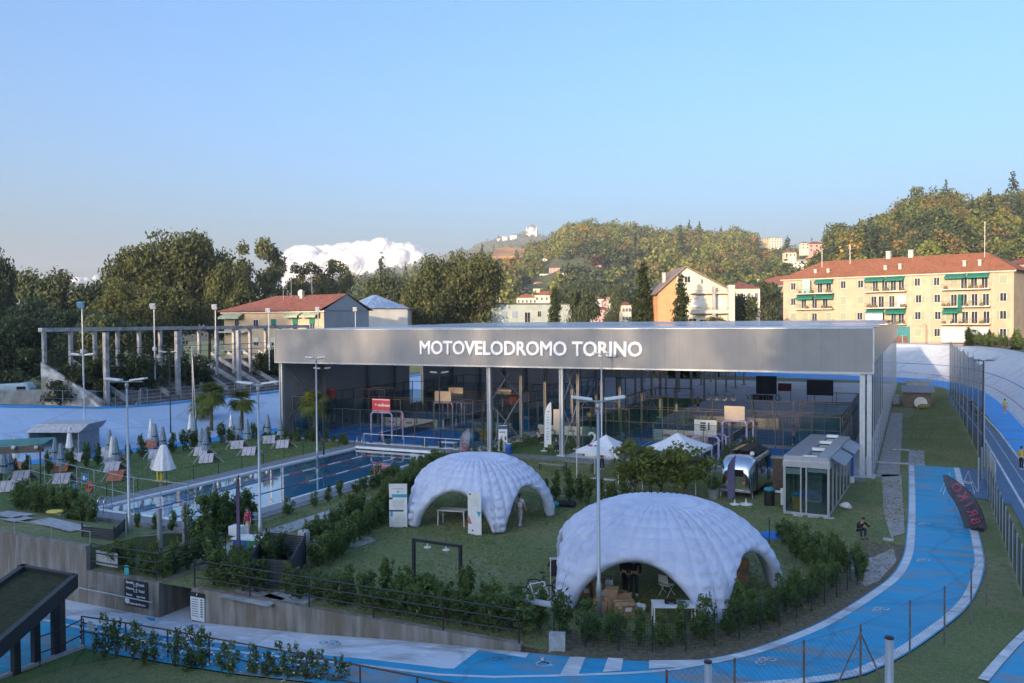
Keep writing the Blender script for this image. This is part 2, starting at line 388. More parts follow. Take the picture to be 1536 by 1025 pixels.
m=MB(); m.add([(-3000,700,-.5),(3000,700,-.5),(3000,9000,-.5),(-6000,9000,-.5)],[(0,1,2,3)]); m.add([(-3000,-400,-1.7),(-400,-400,-1.7),(-400,700,-.5),(-3000,700,-.5)],[(0,1,2,3)]); m.add([(400,-400,-1.7),(3000,-400,-1.7),(3000,700,-.5),(400,700,-.5)],[(0,1,2,3)])
tag(m.build('far_ground',M_ground),kind='structure')
m=MB(); sk=[Vector((p.x,p.y+(.004 if p.x>-11.7 else .2),0)) for p in si if -13<p.x<-7.5]; m.strip([Vector((p.x,p.y,.0)) for p in sk],[Vector((p.x,p.y,-2)) for p in sk]); tag(m.build('soil_edge',M_soil),kind='structure')
# white markings on the way
m=MB()
wi=[p for p in si if p.x>-6.95]
m.strip(zed(offs(wi,-.06),.02),zed(offs(wi,-.40),.02))
m.strip(zed(offs([p for p in ou if p.x>-8],.06),.02),zed(offs([p for p in ou if p.x>-8],.42),.02))
tag(m.build('white_edge_line',M_wline),kind='structure')
m=MB(); xs=[-60,-50,-40,-29.5,-25,-21,-17,-14]
m.strip([Vector((x,26.18,zr(x)+.022)) for x in xs]+[G(794,981,-.16)+Vector((0,0,.03))],[Vector((x,24.5-.02*(x+30) if x>-30 else 24.5,zr(x)+.022)) for x in xs]+[G(773,1007,-.26)+Vector((0,0,.03))])
m.bb(-29.4,26.2,-1.52,-27.5,28.1,-1.49)
tag(m.build('white_walkway',M_wslab),kind='structure')
m=MB()
line=[(x,24.05-.02*(x+30) if x>-30 else 24.05) for x in (-60,-50,-40,-29.5,-25,-21,-17,-13)]
pts=[Vector((x,y,0)) for x,y in line]+[G(870,1011),G(930,1010),G(990,1006),G(1050,998),G(1080,991)]
pts=smooth(pts,1); m.strip(zed(pts,.024),zed(offs(pts,-.16),.024))
# crossing stripes
for q in [[(855,983),(878.5,984),(868,1011),(839.5,1011)],[(912,987.5),(935,989),(932,1007),(904,1009.5)],[(973.5,992),(1056,991),(1056,1000),(973.5,1004.5)]]:
    P=[G(*p) for p in q]; m.add([Vector((p.x,p.y,zr(p.x)+.028)) for p in P],[(3,2,1,0)])
tag(m.build('white_road_marking',M_wline),kind='structure')
# painted bicycles / wheelchair symbols along the way
def symbol(px,py,c,bike=True,s=1.,rot=0.):
    p=G(px,py,zr(G(px,py).x)); m=MB(); z=.03
    def ring(cx,cy,r):
        n=14; a=[Vector((cx+r*math.cos(t*2*math.pi/n),cy+r*math.sin(t*2*math.pi/n),z)) for t in range(n+1)]; b=[Vector((cx+.72*r*math.cos(t*2*math.pi/n),cy+.72*r*math.sin(t*2*math.pi/n),z)) for t in range(n+1)]
        m.strip(a,b)
    def bar(a,b,wd=.06):
        a=Vector((*a,z));b=Vector((*b,z)); n=(b-a).normalized().cross(Vector((0,0,1)))*wd; m.quad(a-n,b-n,b+n,a+n)
    if bike:
        ring(-.42,0,.28); ring(.42,0,.28)
        for a,b in [((-.42,0),(-.1,.42)),((-.1,.42),(.32,.42)),((.42,0),(.28,.5)),((-.1,.42),(.02,0)),((.02,0),(.32,.42)),((-.42,0),(.02,0))]: bar(a,b,.035)
    else:
        ring(0,-.1,.3); bar((-.05,.55),(-.02,.1)); bar((-.02,.15),(.25,.12)); bar((.2,.12),(.38,-.28)); bar((.36,-.28),(.5,-.24)); ring(-.06,.66,.09)
    o=m.build('painted_symbol',c); o.location=(p.x,p.y,p.z); o.rotation_euler=(0,0,rot); o.scale=(s,s,1); o['kind']='structure'
for px,py in [(1321,916),(1149,993),(1385,842),(1386,787)]: symbol(px,py,M_wline,True,.62,rad(60))
symbol(814,996,M_wline,False,.8,rad(20)); 
for px,py in [(495,966),(753,989),(285,941)]: symbol(px,py,M_blue,True,.6,rad(10))
# sheets that lie on the lawn: pool lawn, paving, gravel, courts
def sheet(name,P,z,mt):
    m=MB(); m.add([(p[0],p[1],z) for p in P],[tuple(range(len(P)))]); o=m.build(name,mt)
    if o.data.polygons[0].normal.z<0: o.data.flip_normals()
    return tag(o,kind='structure')
sheet('pool_lawn',[(-62,33.2),(-45.3,33.2),(-45.3,62.5),(-50,63.5),(-60,63.5)],.006,M_grass2)
M_pave=layered('grey_pool_paving',[(.20,.215,.235),(.16,.175,.19),(.24,.255,.275)],[1,.4,3.],.75,bump=.2)
M_slab=layered('pale_path_slabs',[(.34,.35,.37),(.27,.28,.29),(.42,.43,.44)],[1,.6,4.],.8,bump=.2)
m=MB(); m.bb(-45.3,32.8,0,-43.72,62.4,.36); m.bb(-43.72,60.2,0,-34.4,62.4,.36); m.bb(-43.72,32.8,0,-34.4,33.98,.34); m.bb(-34.4,32.8,0,-33.6,62.4,.05)
tag(m.build('pool_deck',M_pave),kind='structure')
sheet('paved_path',[(-31.6,28.4),(-30.2,28.4),(-30.0,54),(-31.4,54)],.008,M_slab)
sheet('paved_path',[tuple(G(*p)[:2]) for p in [(400,845),(440,842),(560,772),(530,768)]],.012,M_slab)
sheet('paved_path',[(-33.4,62.5),(-3,62.5),(-3,64.4),(-33.4,64.4)],.012,M_pave)
sheet('paved_path',[(-.35,71.2),(.8,71.2),(.8,79.5),(-.35,79.5)],.012,M_slab)
for k,(a,b) in enumerate([((330,893),(398,912)),((398,893),(450,910))]):
    p0=G(*a); p1=G(*b); sheet('paved_path',[(p0.x,p0.y-.2),(p1.x,p1.y+.1),(p1.x,p1.y+1.2),(p0.x+.2,p0.y+1.3)],.014,M_slab)
sheet('gravel_strip',[(-2.4,64.8),(-.9,66),(-1.,90),(-1.2,110),(-2.4,110)],.01,M_gravel)
sheet('gravel_strip',[tuple(G(*p)[:2]) for p in [(1322,712),(1352,712),(1357,800),(1336,806),(1326,770)]],.01,M_gravel)
sheet('gravel_strip',[tuple(G(*p)[:2]) for p in [(1268,842),(1310,836),(1340,822),(1345,842),(1318,872),(1297,880)]],.01,M_gravel)
sheet('gravel_strip',[tuple(G(*p)[:2]) for p in [(1200,812),(1232,811),(1262,822),(1250,829),(1215,828)]],.01,M_gravel)
sheet('gravel_strip',[tuple(G(*p)[:2]) for p in [(524,806),(550,804),(566,811),(540,820),(520,822)]],.01,M_gravel)
m=MB(); sof=[p for p in si if p.x>-11.6 and p.y<46]
m.strip([Vector((p.x,p.y,.008)) for p in sof],[Vector((p.x,p.y,.008)) for p in offs(sof,2.2)]); tag(m.build('soil_border',M_soil),kind='structure')
m=MB(); m.bb(-1.6,78.9,0,-.35,79.4,.08); m.bb(-2.6,71.4,0,-.35,71.9,.08); tag(m.build('kerb',M_slab),kind='structure')
# raised lawn behind the tall wall piece
m=MB(); m.add([(-70,26.5,.92),(-34.1,26.5,.92),(-34.1,30.2,.8),(-70,30.2,.8),(-34.1,33.2,.02),(-70,33.2,.02),(-34.1,26.5,-1.6),(-70,26.5,-1.6)],[(0,1,2,3),(3,2,4,5),(6,1,0,7),(1,6,4,2)]); tag(m.build('raised_lawn',M_grass),kind='structure')
for a,b in [((-2,771),(38,776)),((60,781),(122,796)),((12,783),(42,777))]:
    p0=G(a[0],a[1],.86); p1=G(b[0],b[1],.86); d=(p1-p0); n=Vector((-d.y,d.x,0)).normalized()*.55
    m=MB(); m.add([p0-n+Vector((0,0,.06)),p1-n+Vector((0,0,.06)),p1+n+Vector((0,0,.06)),p0+n+Vector((0,0,.06))],[(0,1,2,3)]); tag(m.build('paved_path',M_slab),kind='structure')
# track: azure strip, lanes, banks
baseR=[(-58,187),(-30,184),(-2.6,177.4),(4.9,170.5),(8.1,157),(9.6,148),(10.3,130),(10.3,114),(10.1,100),(10.1,58),(10.1,20)]
inR=[(-58,172),(-30,170),(-2.4,164.3),(4.2,154.1),(6.6,141),(7.5,126),(7.6,110),(7.6,100),(7.6,87),(7.6,58),(7.6,20)]
topR=[(-58,199,5.8),(-30,197,5.9),(-3,191.5,6.0),(5,187,5.9),(11.5,175,5.6),(14.6,163,4.8),(16.4,150,4.1),(17.2,130,3.3),(17.4,100,2.7),(17.4,58,2.6),(17.4,20,2.6)]
n=60
bR=even(smooth([Vector((*p,.0)) for p in baseR],2),n); iR=even(smooth([Vector((*p,0)) for p in inR],2),n); tR=even(smooth([Vector(p) for p in topR],2),n)
up_=Vector((0,0,1))
m=MB(); m.strip([p+up_*.02 for p in iR],[p+up_*.02 for p in bR]); tag(m.build('azure_track_strip',M_azure),kind='structure')
m=MB(); prev=None
for k in range(9):
    s=k/8; A=[Vector((*(b.lerp(t,s)).xy,.02+(t.z-.02)*(s**1.35))) for b,t in zip(bR,tR)]
    if prev: m.strip(prev,A)
    prev=A
m.strip(tR,[t+(t-b).normalized()*9-Vector((0,0,(t-b).normalized().z*9)) for b,t in zip(bR,tR)])
tag(m.build('track_bank',M_bank,smooth=True),kind='structure')
M_rline=mat('red_track_line',(.45,.05,.12),.7); M_bline=mat('blue_track_line',(.03,.13,.42),.7)
def bline(name,s,mt,wd=.03):
    m=MB(); 
    A=[Vector((*(b.lerp(t,s)).xy,.035+(t.z-.02)*(s**1.35))) for b,t in zip(bR,tR)]; B=[Vector((*(b.lerp(t,s+wd)).xy,.035+(t.z-.02)*((s+wd)**1.35))) for b,t in zip(bR,tR)]
    m.strip(A,B); tag(m.build(name,mt),kind='structure')
bline('track_line',.02,M_dark,.012); bline('track_line',.2,M_rline,.014); bline('track_line',.5,M_bline,.016)
sheet('inner_lane',[(4.6,150),(6.9,126),(7.1,100),(7.5,87),(7.5,20),(5.3,20),(5.3,76),(5.2,100),(4.4,126)],.006,M_dkblue)
m=MB()
for X0,X1 in ((5.85,6.0),(6.75,6.8),(7.5,7.66)): m.strip([Vector((X0-(y-95)*.02 if y>95 else X0,y,.03)) for y in (20,58,87,95,110,126,140)],[Vector((X1-(y-95)*.02 if y>95 else X1,y,.03)) for y in (20,58,87,95,110,126,140)])
m.add([(10.3,95.,.16),(16,97,2.3),(16,97.5,2.3),(10.3,95.4,.16)],[(0,1,2,3)])
tag(m.build('white_track_line',M_wline),kind='structure')
sheet('blue_crossing',[(3.15,60),(5.9,58),(5.9,71.2),(3.15,71.2)],.005,M_dkblue)
q=[G(1483,1023),G(1510,990),G(1536,962),G(1560,940)]; q=[Vector((p.x,p.y,.01)) for p in q]
sheet('blue_apron',[(p.x,p.y) for p in q]+[(14,44),(14,20),(2.6,24)],.0,M_blue)
m=MB(); q=smooth(q,1); m.strip([p+up_*.02 for p in q],[p+up_*.02 for p in offs(q,.3)]); tag(m.build('white_edge_line',M_wline),kind='structure')
# left straight with its bank
bL=even(smooth([Vector(p) for p in [(-60,160,0),(-60,100,0),(-61,70,0),(-62.5,58,0),(-64.5,50,0),(-66.5,44,0),(-68,36,0)]],2),40)
tL=even(smooth([Vector(p) for p in [(-73,160,2.6),(-73,100,2.5),(-73.5,72,2.45),(-74.5,62,2.5),(-76,56,3.1),(-79,50,3.7),(-84,40,4.4)]],2),40)
m=MB(); m.strip([p+Vector((2.6,0,.02)) for p in bL],[p+up_*.02 for p in bL]); tag(m.build('azure_track_strip',M_azure),kind='structure')
M_bankb=painted('blue_washed_bank',(.42,.54,.70),(.38,.49,.62),(.36,.42,.48),.68,.6)
m=MB(); m.strip([p+up_*.02 for p in bL],tL); m.strip(tL,[p+Vector((-60,0,0)) for p in tL]); tag(m.build('track_bank',[M_bankb],smooth=False),kind='structure')
m=MB(); m.strip([b.lerp(t,.955)+up_*.06 for b,t in zip(bL,tL)],[t+up_*.06 for t in tL]); tag(m.build('azure_track_line',M_azure),kind='structure')
# ground behind the left bank is rough grass
m=MB(); m.strip([p+Vector((-1.2,0,.03)) for p in tL],[p+Vector((-70,0,.03)) for p in tL]); tag(m.build('rough_grass',M_grass),kind='structure')
# ---------------------------------------------------------------- concrete walls along the way, with rails
hw=thing('retaining_wall','stained low concrete retaining wall with dark rail beside the whitewashed walkway','wall',(-20,26.2,0))
m=MB(); xs=[-27.5,-25,-23,-21,-19,-17,-15,-13.5,-12.2]
A=[(x,26.2,0.06 if x<-14 else .06) for x in xs]; Bt=[(x,26.2,zr(x)-.1) for x in xs]; A2=[(x,26.5,.06) for x in xs]; 
m.strip(A,Bt); m.strip(A2,A); m.quad((-27.5,26.5,.06),(-27.5,26.2,.06),(-27.5,26.2,-1.7),(-27.5,26.5,-1.7)); m.strip([(p[0],26.5,-1.7) for p in xs and [(x,) for x in xs]],A2); m.quad((-12.2,26.2,.06),(-12.2,26.5,.06),(-12.2,26.5,-.4),(-12.2,26.2,-.4))
def wallmat():
    m_,t,b=nt('board_marked_concrete'); tc=N(t,'ShaderNodeTexCoord'); mp=N(t,'ShaderNodeMapping'); mp.inputs['Scale'].default_value=(2.2,2.2,.35)
    t.links.new(tc.outputs['Object'],mp.inputs['Vector'])
    o=mix3(t,mp.outputs[0],[(.19,.165,.14),(.13,.11,.09),(.23,.21,.185),(.15,.125,.085),(.30,.29,.275)],[1,1.3,.9,.55,1.1],.46,.72,7)
    t.links.new(o,b.inputs['Base Color']); b.inputs['Roughness'].default_value=.95
    n2=N(t,'ShaderNodeTexNoise'); n2.inputs['Scale'].default_value=9; n2.inputs['Detail'].default_value=6; t.links.new(tc.outputs['Object'],n2.inputs['Vector'])
    bp=N(t,'ShaderNodeBump'); bp.inputs['Strength'].default_value=.5; bp.inputs['Distance'].default_value=.05; t.links.new(n2.outputs['Fac'],bp.inputs['Height']); t.links.new(bp.outputs['Normal'],b.inputs['Normal'])
    return m_
M_wall=wallmat()
m.build('wall',M_wall,hw,world=True)
def rail(name,label,P,hs,post=1.0,r=.022,posts=True,group=None,m_=None,pr=.022,extra=0.,cat='railing'):
    """posts along a polyline P (points on the ground) joined by level bars at heights hs"""
    P=[Vector(p) for p in P]; root=thing(name,label,cat,P[0],0,group); m_=m_ or M_dark
    for h in hs:
        mb=MB(); mb.tube([p+Vector((0,0,h)) for p in P],r,6); mb.build('rail',m_,root,world=True)
    if posts:
        L=[0]
        for a,b in zip(P,P[1:]): L.append(L[-1]+(b-a).length)
        n=max(1,round(L[-1]/post)); E=even(P,n+1)
        for p in E:
            mb=MB(); mb.tube([p,p+Vector((0,0,max(hs)+extra))],pr,6); mb.build('post',m_,root,world=True)
    return root
rail('guard_rail','dark three bar railing on top of the low concrete wall before the dense hedge',[(-27.4,26.3,.06),(-12.3,26.3,.06)],(.42,.8,1.15),3.1,.028,pr=.03)
bw=thing('corner_wall','weathered concrete corner wall carrying a black pictogram board','wall',(-31,26.2,-1.6))
m=MB(); m.bb(-33.9,26.2,-1.7,-29.4,26.5,.02); m.bb(-29.7,26.5,-1.7,-29.4,30.4,.02); m.build('wall',M_wall,bw,world=True)
m=MB(); m.tube([(-34.6,25.95,-.72),(-29.5,25.95,-.78)],.03,8); m.tube([(-33.5,26.2,-.73),(-33.5,25.95,-.73)],.02); m.tube([(-30.5,26.2,-.76),(-30.5,25.95,-.76)],.02); m.build('handrail',M_galv,bw,world=True)
rail('corner_railing','dark three bar railing turning the corner above the pictogram board',[(-33.8,26.35,.02),(-29.55,26.35,.02),(-29.55,30.3,.02)],(.4,.8,1.2),3.9,.03)
tw=thing('tall_wall','taller stained concrete wall piece behind the green canopy roof','wall',(-45,26.2,-1.6))
m=MB(); m.bb(-62,26.2,-1.7,-33.93,26.52,1.12); m.build('wall',M_wall,tw,world=True)
rail('thin_railing','thin grey wire railing above the taller concrete wall',[(-55,26.4,1.12),(-33.9,26.4,1.12)],(.62,),2.6,.02,m_=M_steel)
st=thing('stone_steps','worn concrete steps climbing between the corner wall and low wall','steps',(-28.5,28,-1.5))
m=MB()
for k in range(7): m.bb(-29.38,28.1+.32*k,-1.55,-27.52,30.4+.3,-1.5+.2*(k+1))
m.build('treads',M_wall,st,world=True)
# black pictogram board and white price board on the walls
def board(name,label,cat,x0,x1,z0,z1,y,m_,th=.03):
    root=thing(name,label,cat,((x0+x1)/2,y,(z0+z1)/2)); mb=MB(); mb.bb(x0,y-th,z0,x1,y,z1); mb.build('panel',m_,root,world=True); return root
a=AY(187,873,26.16); b=AY(222,911,26.16)
pb=board('pictogram_board','black direction board with white words and plan drawing on the corner wall','sign',a.x,b.x,-1.18,-.04,26.17,M_dark)
M_wtx=mat('white_lettering',(.75,.76,.78),.6,var=.02)
cx=(a.x+b.x)/2; W=b.x-a.x
for t_,fx,fz,s_ in [('Servizi',-.27,.40,.13),('Tennis',.22,.36,.13),('Palestra',-.26,.17,.11),('Padel',.26,.12,.13),('Piscina',-.28,-.08,.11),('Area Verde',.22,-.1,.09),('Motovelodromo',.05,-.40,.12)]:
    text_mesh('lettering',t_,s_*1.25,M_wtx,pb,face_M((cx+fx*W,26.13,-.61+fz*1.14),(1,0,0)),.004,.002,world=True)
m=MB()
for z in (-.3,-.55): m.bb(cx-.12,26.125,z,cx+.12,26.135,z+.02); m.bb(cx-.12,26.125,z,cx-.1,26.135,z+.18); m.bb(cx+.05,26.125,z,cx+.07,26.135,z+.18); m.bb(cx-.02,26.125,z+.1,cx+.12,26.135,z+.12)
m.lathe([(.0,-.005),(.14,-.005),(.14,.005),(.0,.005)],16,(0,0,0)); 
for i in range(len(m.v)-64,len(m.v)): v=m.v[i]; m.v[i]=(cx-.38*W+v[0],26.13+v[2],-.97+v[1])
m.build('plan_drawing',M_wtx,pb,world=True) if False else [MB().add([q for q in m.v[a:b]],[tuple(i-a for i in f) for f in m.f if a<=f[0]<b]).build('plan_drawing',M_wtx,pb,world=True) for a,b in ((0,len(m.v)-64),(len(m.v)-64,len(m.v)))]
a=AY(286,888,26.16); b=AY(307,930,26.16)
pw=board('price_board','white notice board with a dark header on the low wall end','sign',a.x,b.x,-1.28,-.1,26.17,M_white)
m=MB(); m.bb(a.x-.03,26.13,-.28,b.x+.03,26.135,-.08); m.bb(a.x-.04,26.14,-1.3,a.x,26.165,-.08); m.build('header',M_dark,pw,world=True)
m=MB()
for k in range(8):
    z=-.4-.1*k; m.bb(a.x+.08,26.132,z,a.x+.42,26.138,z+.022); m.bb(b.x-.2,26.132,z,b.x-.08,26.138,z+.05)
m.build('printed_lines',M_dark,pw,world=True)
text_mesh('lettering','P',.14,M_wtx,pb if False else pw,face_M(((a.x+b.x)/2,26.125,-.18),(1,0,0)),.004,.002,world=True)
# ---------------------------------------------------------------- the hall
HX0,HX1,HY0,HY1=-56.1,-2.7,64.7,159.
hall=thing('sports_hall','long grey steel hall roof with white MOTOVELODROMO TORINO lettering over open padel courts','sports hall',(-29,64.7,0))
def claddingmat(name,c,rough,metal,rib):
    m_,t,b=nt(name); tc=N(t,'ShaderNodeTexCoord'); 
    o=mix3(t,tc.outputs['Object'],[c,tuple(x*.93 for x in c),tuple(min(1,x*1.06) for x in c)],[1,.2,.6],.4,.65)
    sx=N(t,'ShaderNodeSeparateXYZ'); t.links.new(tc.outputs['Object'],sx.inputs[0]); dv=N(t,'ShaderNodeMath',operation='MULTIPLY'); dv.inputs[1].default_value=.87; t.links.new(sx.outputs[0],dv.inputs[0]); fr=N(t,'ShaderNodeMath',operation='FRACT'); t.links.new(dv.outputs[0],fr.inputs[0])
    lt=N(t,'ShaderNodeMath',operation='LESS_THAN'); lt.inputs[1].default_value=.022; t.links.new(fr.outputs[0],lt.inputs[0]); mk=N(t,'ShaderNodeMath',operation='MULTIPLY'); mk.inputs[1].default_value=.35; t.links.new(lt.outputs[0],mk.inputs[0])
    mx=N(t,'ShaderNodeMix',data_type='RGBA'); t.links.new(mk.outputs[0],mx.inputs[0]); t.links.new(o,mx.inputs[6]); mx.inputs[7].default_value=(*[x*.4 for x in c],1); t.links.new(mx.outputs[2],b.inputs['Base Color'])
    wv=N(t,'ShaderNodeTexWave',wave_type='BANDS',bands_direction='X'); wv.inputs['Scale'].default_value=rib; t.links.new(tc.outputs['Object'],wv.inputs['Vector'])
    bp=N(t,'ShaderNodeBump'); bp.inputs['Strength'].default_value=.12; bp.inputs['Distance'].default_value=.03; t.links.new(wv.outputs['Fac'],bp.inputs['Height']); t.links.new(bp.outputs['Normal'],b.inputs['Normal'])
    b.inputs['Roughness'].default_value=rough; b.inputs['Metallic'].default_value=metal; return m_
M_clad=claddingmat('grey_sheet_cladding',(.225,.225,.232),.75,0,.9)
M_clad2=claddingmat('side_sheet_cladding',(.36,.36,.37),.32,.65,.9)
M_cladd=claddingmat('dark_wall_cladding',(.42,.39,.36),.6,.1,.55)
M_roof=claddingmat('pale_roof_sheet',(.46,.48,.52),.4,.4,.6)
m=MB(); m.bb(HX0,64.5,7.42,HX1+.1,64.75,10.5); m.build('front_fascia',M_clad,hall,world=True)
m=MB(); m.bb(HX0-.05,64.42,7.3,HX1+.15,64.8,7.42); m.bb(HX0-.05,64.44,10.5,HX1+.15,64.8,10.58); m.bb(HX0-.1,64.44,7.3,HX0,64.8,10.58); m.bb(HX1+.1,64.44,7.3,HX1+.2,64.8,10.58); m.build('fascia_trim',M_galv,hall,world=True)
m=MB(); m.bb(HX1-.1,64.8,8.0,HX1+.12,HY1,10.5); m.build('side_fascia',M_clad2,hall,world=True)
m=MB(); m.bb(HX0,64.8,7.4,HX0+.2,HY1,10.5); m.build('left_fascia',M_clad,hall,world=True)
m=MB(); zrf=lambda y: 10.52+.53*(y-64.8)/47.2 if y<112 else 11.05-.55*(y-112)/(HY1-112)
yb=[64.8]+[72+7.6*k for k in range(12)]
for k,y0_ in enumerate(yb):
    y1_=(yb[k+1] if k+1<len(yb) else HY1)-(3.4 if k else 0)
    m.add([(HX0,y0_,zrf(y0_)),(HX1,y0_,zrf(y0_)),(HX1,y1_,zrf(y1_)),(HX0,y1_,zrf(y1_))],[(0,1,2,3)])
    if k: sk_=MB(); y2_=y1_+3.4; sk_.add([(HX0,y1_,zrf(y1_)),(HX1,y1_,zrf(y1_)),(HX1,y2_,zrf(y2_)),(HX0,y2_,zrf(y2_))],[(0,1,2,3)]); sk_.build('skylight',glass('skylight_sheet',(.85,.88,.9),.15,.3),hall,world=True)  # skylight strips added to the roof to brighten the hall inside
m.build('roof',M_roof,hall,world=True)
M_beam=mat('dark_roof_steel',(.16,.16,.17),.6,.3,var=.1)
for k in range(13):
    m=MB(); Y=66+k*7.6; m.bb(HX0+.3,Y-.12,8.6,HX1-.3,Y+.12,9.85); m.build('roof_beam',M_beam,hall,world=True)
for X in (-50,-44,-38,-20,-14,-8.5):
    m=MB(); m.bb(X-.08,65,8.9,X+.08,HY1,9.2); m.build('purlin',M_beam,hall,world=True)
M_col=mat('hall_column_steel',(.40,.385,.36),.5,.15,var=.08); M_colg=mat('pale_hall_column',(.46,.49,.53),.45,.3,var=.06)
def icol(X,Y,z1,m_,wd=.32):
    mb=MB(); mb.bb(X-wd/2,Y-wd/2,0,X-wd/2+.06,Y+wd/2,z1); mb.bb(X+wd/2-.06,Y-wd/2,0,X+wd/2,Y+wd/2,z1); mb.bb(X-wd/2+.06,Y-.03,0,X+wd/2-.06,Y+.03,z1); mb.bb(X-.35,Y-.35,0,X+.35,Y+.35,.12); mb.build('column',m_,hall,world=True)
ys1=[64.9,71.4,77.1,84.4,92,99.6,107.2,114.8,122.4,130,137.6,145.2,152.8]
for Y in ys1: icol(-33,Y,8.7,M_colg if Y<65 else M_col,.34 if Y<65 else .26)
ys2=[64.9,68.7,74.9,80.3,87.8,95,102.4,110,117.6,125.2,132.8,140.4,148]
for Y in ys2: icol(-26.3,Y,8.7,M_colg if Y<65 else M_col,.34 if Y<65 else .25)
for Y in [64.95,71.6,79.6,85.1,91.2,99,107,115,123,131,139,147,155]: icol(HX0+.35,Y,8.7,M_colg if Y<65 else M_col,.36)
for k,Y in enumerate([64.95]+[68.5+4.2*k for k in range(22)]):
    mb=MB(); mb.bb(HX1-.02,Y-.09,0,HX1+.04,Y+.09,8.0)
    if k==0: mb.bb(HX1-.75,64.6,0,HX1-.4,65.1,7.4); mb.bb(HX1-.28,64.62,0,HX1+.02,65.2,7.4); mb.bb(HX1-1.2,64.2,0,HX1+.3,65.4,.12)
    mb.build('column',M_colg,hall,world=True)
m=MB(); m.bb(HX1-.2,65.5,0,HX1+.15,HY1,.25); m.build('plinth',M_slab,hall,world=True)
for (X,Ya,Yb) in [(-33,65,71.2),(-26.3,65,68.6),(HX0+.35,65.2,71.4),(-33,84.5,92),(-26.3,87.9,95)]:
    for za,zb in [(.3,4.2),(4.2,.3),(4.2,7.9),(7.9,4.2)] if X>-50 else [(1,7.6),(7.6,1)]:
        m=MB(); m.tube([(X,Ya,za),(X,Yb,zb)],.05,6); m.build('brace',M_colg if X>-50 else M_steel,hall,world=True)
# wall sheets
m=MB(); m.bb(HX0+.02,65,0,HX0+.1,88.5,7.4); m.bb(HX0+.02,91.5,0,HX0+.1,HY1,7.4); m.bb(HX0+.02,88.5,0,HX0+.1,91.5,1.2); m.build('left_wall',M_cladd,hall,world=True)
m=MB(); m.bb(HX0,HY1-.1,0,-46,HY1,7.4); m.build('back_wall',M_cladd,hall,world=True)
M_sheet=mat('dark_partition',(.045,.043,.045),.7,var=.12)
M_letter=mat('bright_white_letters',(.83,.84,.88),.5,var=.02)
# lettering on the fascia: left edge px 630, right edge px 964
a=AY(630,525,64.45); b=AY(964,525,64.45)
tm=text_mesh('lettering','MOTOVELODROMO TORINO',1.62,M_letter,None,None,.05,.05)
xs_=[v.co.x for v in tm.data.vertices]; ys_=[v.co.y for v in tm.data.vertices]; wd=max(xs_)-min(xs_); ht=max(ys_)-min(ys_)
zt=AY(795,512,64.45).z; zb=AY(795,534,64.45).z
tm.data.transform(Matrix.Translation((-(max(xs_)+min(xs_))/2,-(max(ys_)+min(ys_))/2,0))); tm.data.transform(Matrix.Diagonal(((b.x-a.x)/wd,(zt-zb)/ht*1.02,1,1)))
tm.data.transform(Matrix.Translation(-hall.location)@face_M(((a.x+b.x)/2,64.46,(zt+zb)/2),(1,0,0))); tm.parent=hall
# floors of the courts
M_court=layered('blue_court_turf',[(.02,.20,.60),(.025,.24,.66),(.02,.16,.5)],[1,.5,3.],.9,bump=.3)
M_court2=layered('dull_blue_court',[(.06,.24,.46),(.07,.27,.5)],[1,.6],.85)
M_turf=layered('lounge_turf',[(.09,.15,.045),(.07,.125,.035),(.12,.17,.06)],[1,.5,3.],.95,bump=.4)
M_hfloor=layered('hall_concrete_floor',[(.55,.56,.58),(.45,.46,.48)],[1,.4],.8)
sheet('hall_floor',[(HX0,64.6),(HX1,64.6),(HX1,HY1),(HX0,HY1)],.006,M_hfloor)
sheet('lounge_turf',[(-33.2,64.6),(-26.1,64.6),(-26.1,120),(-33.2,120)],.014,M_turf)
M_cglass=glass('court_glass',(.80,.90,.90),.03,.25)
M_mesh=netmat('court_wire_mesh',(.03,.03,.033),.5,.12,.16,False)
M_panelw=mat('pale_court_boards',(.62,.63,.60),.6,var=.12)
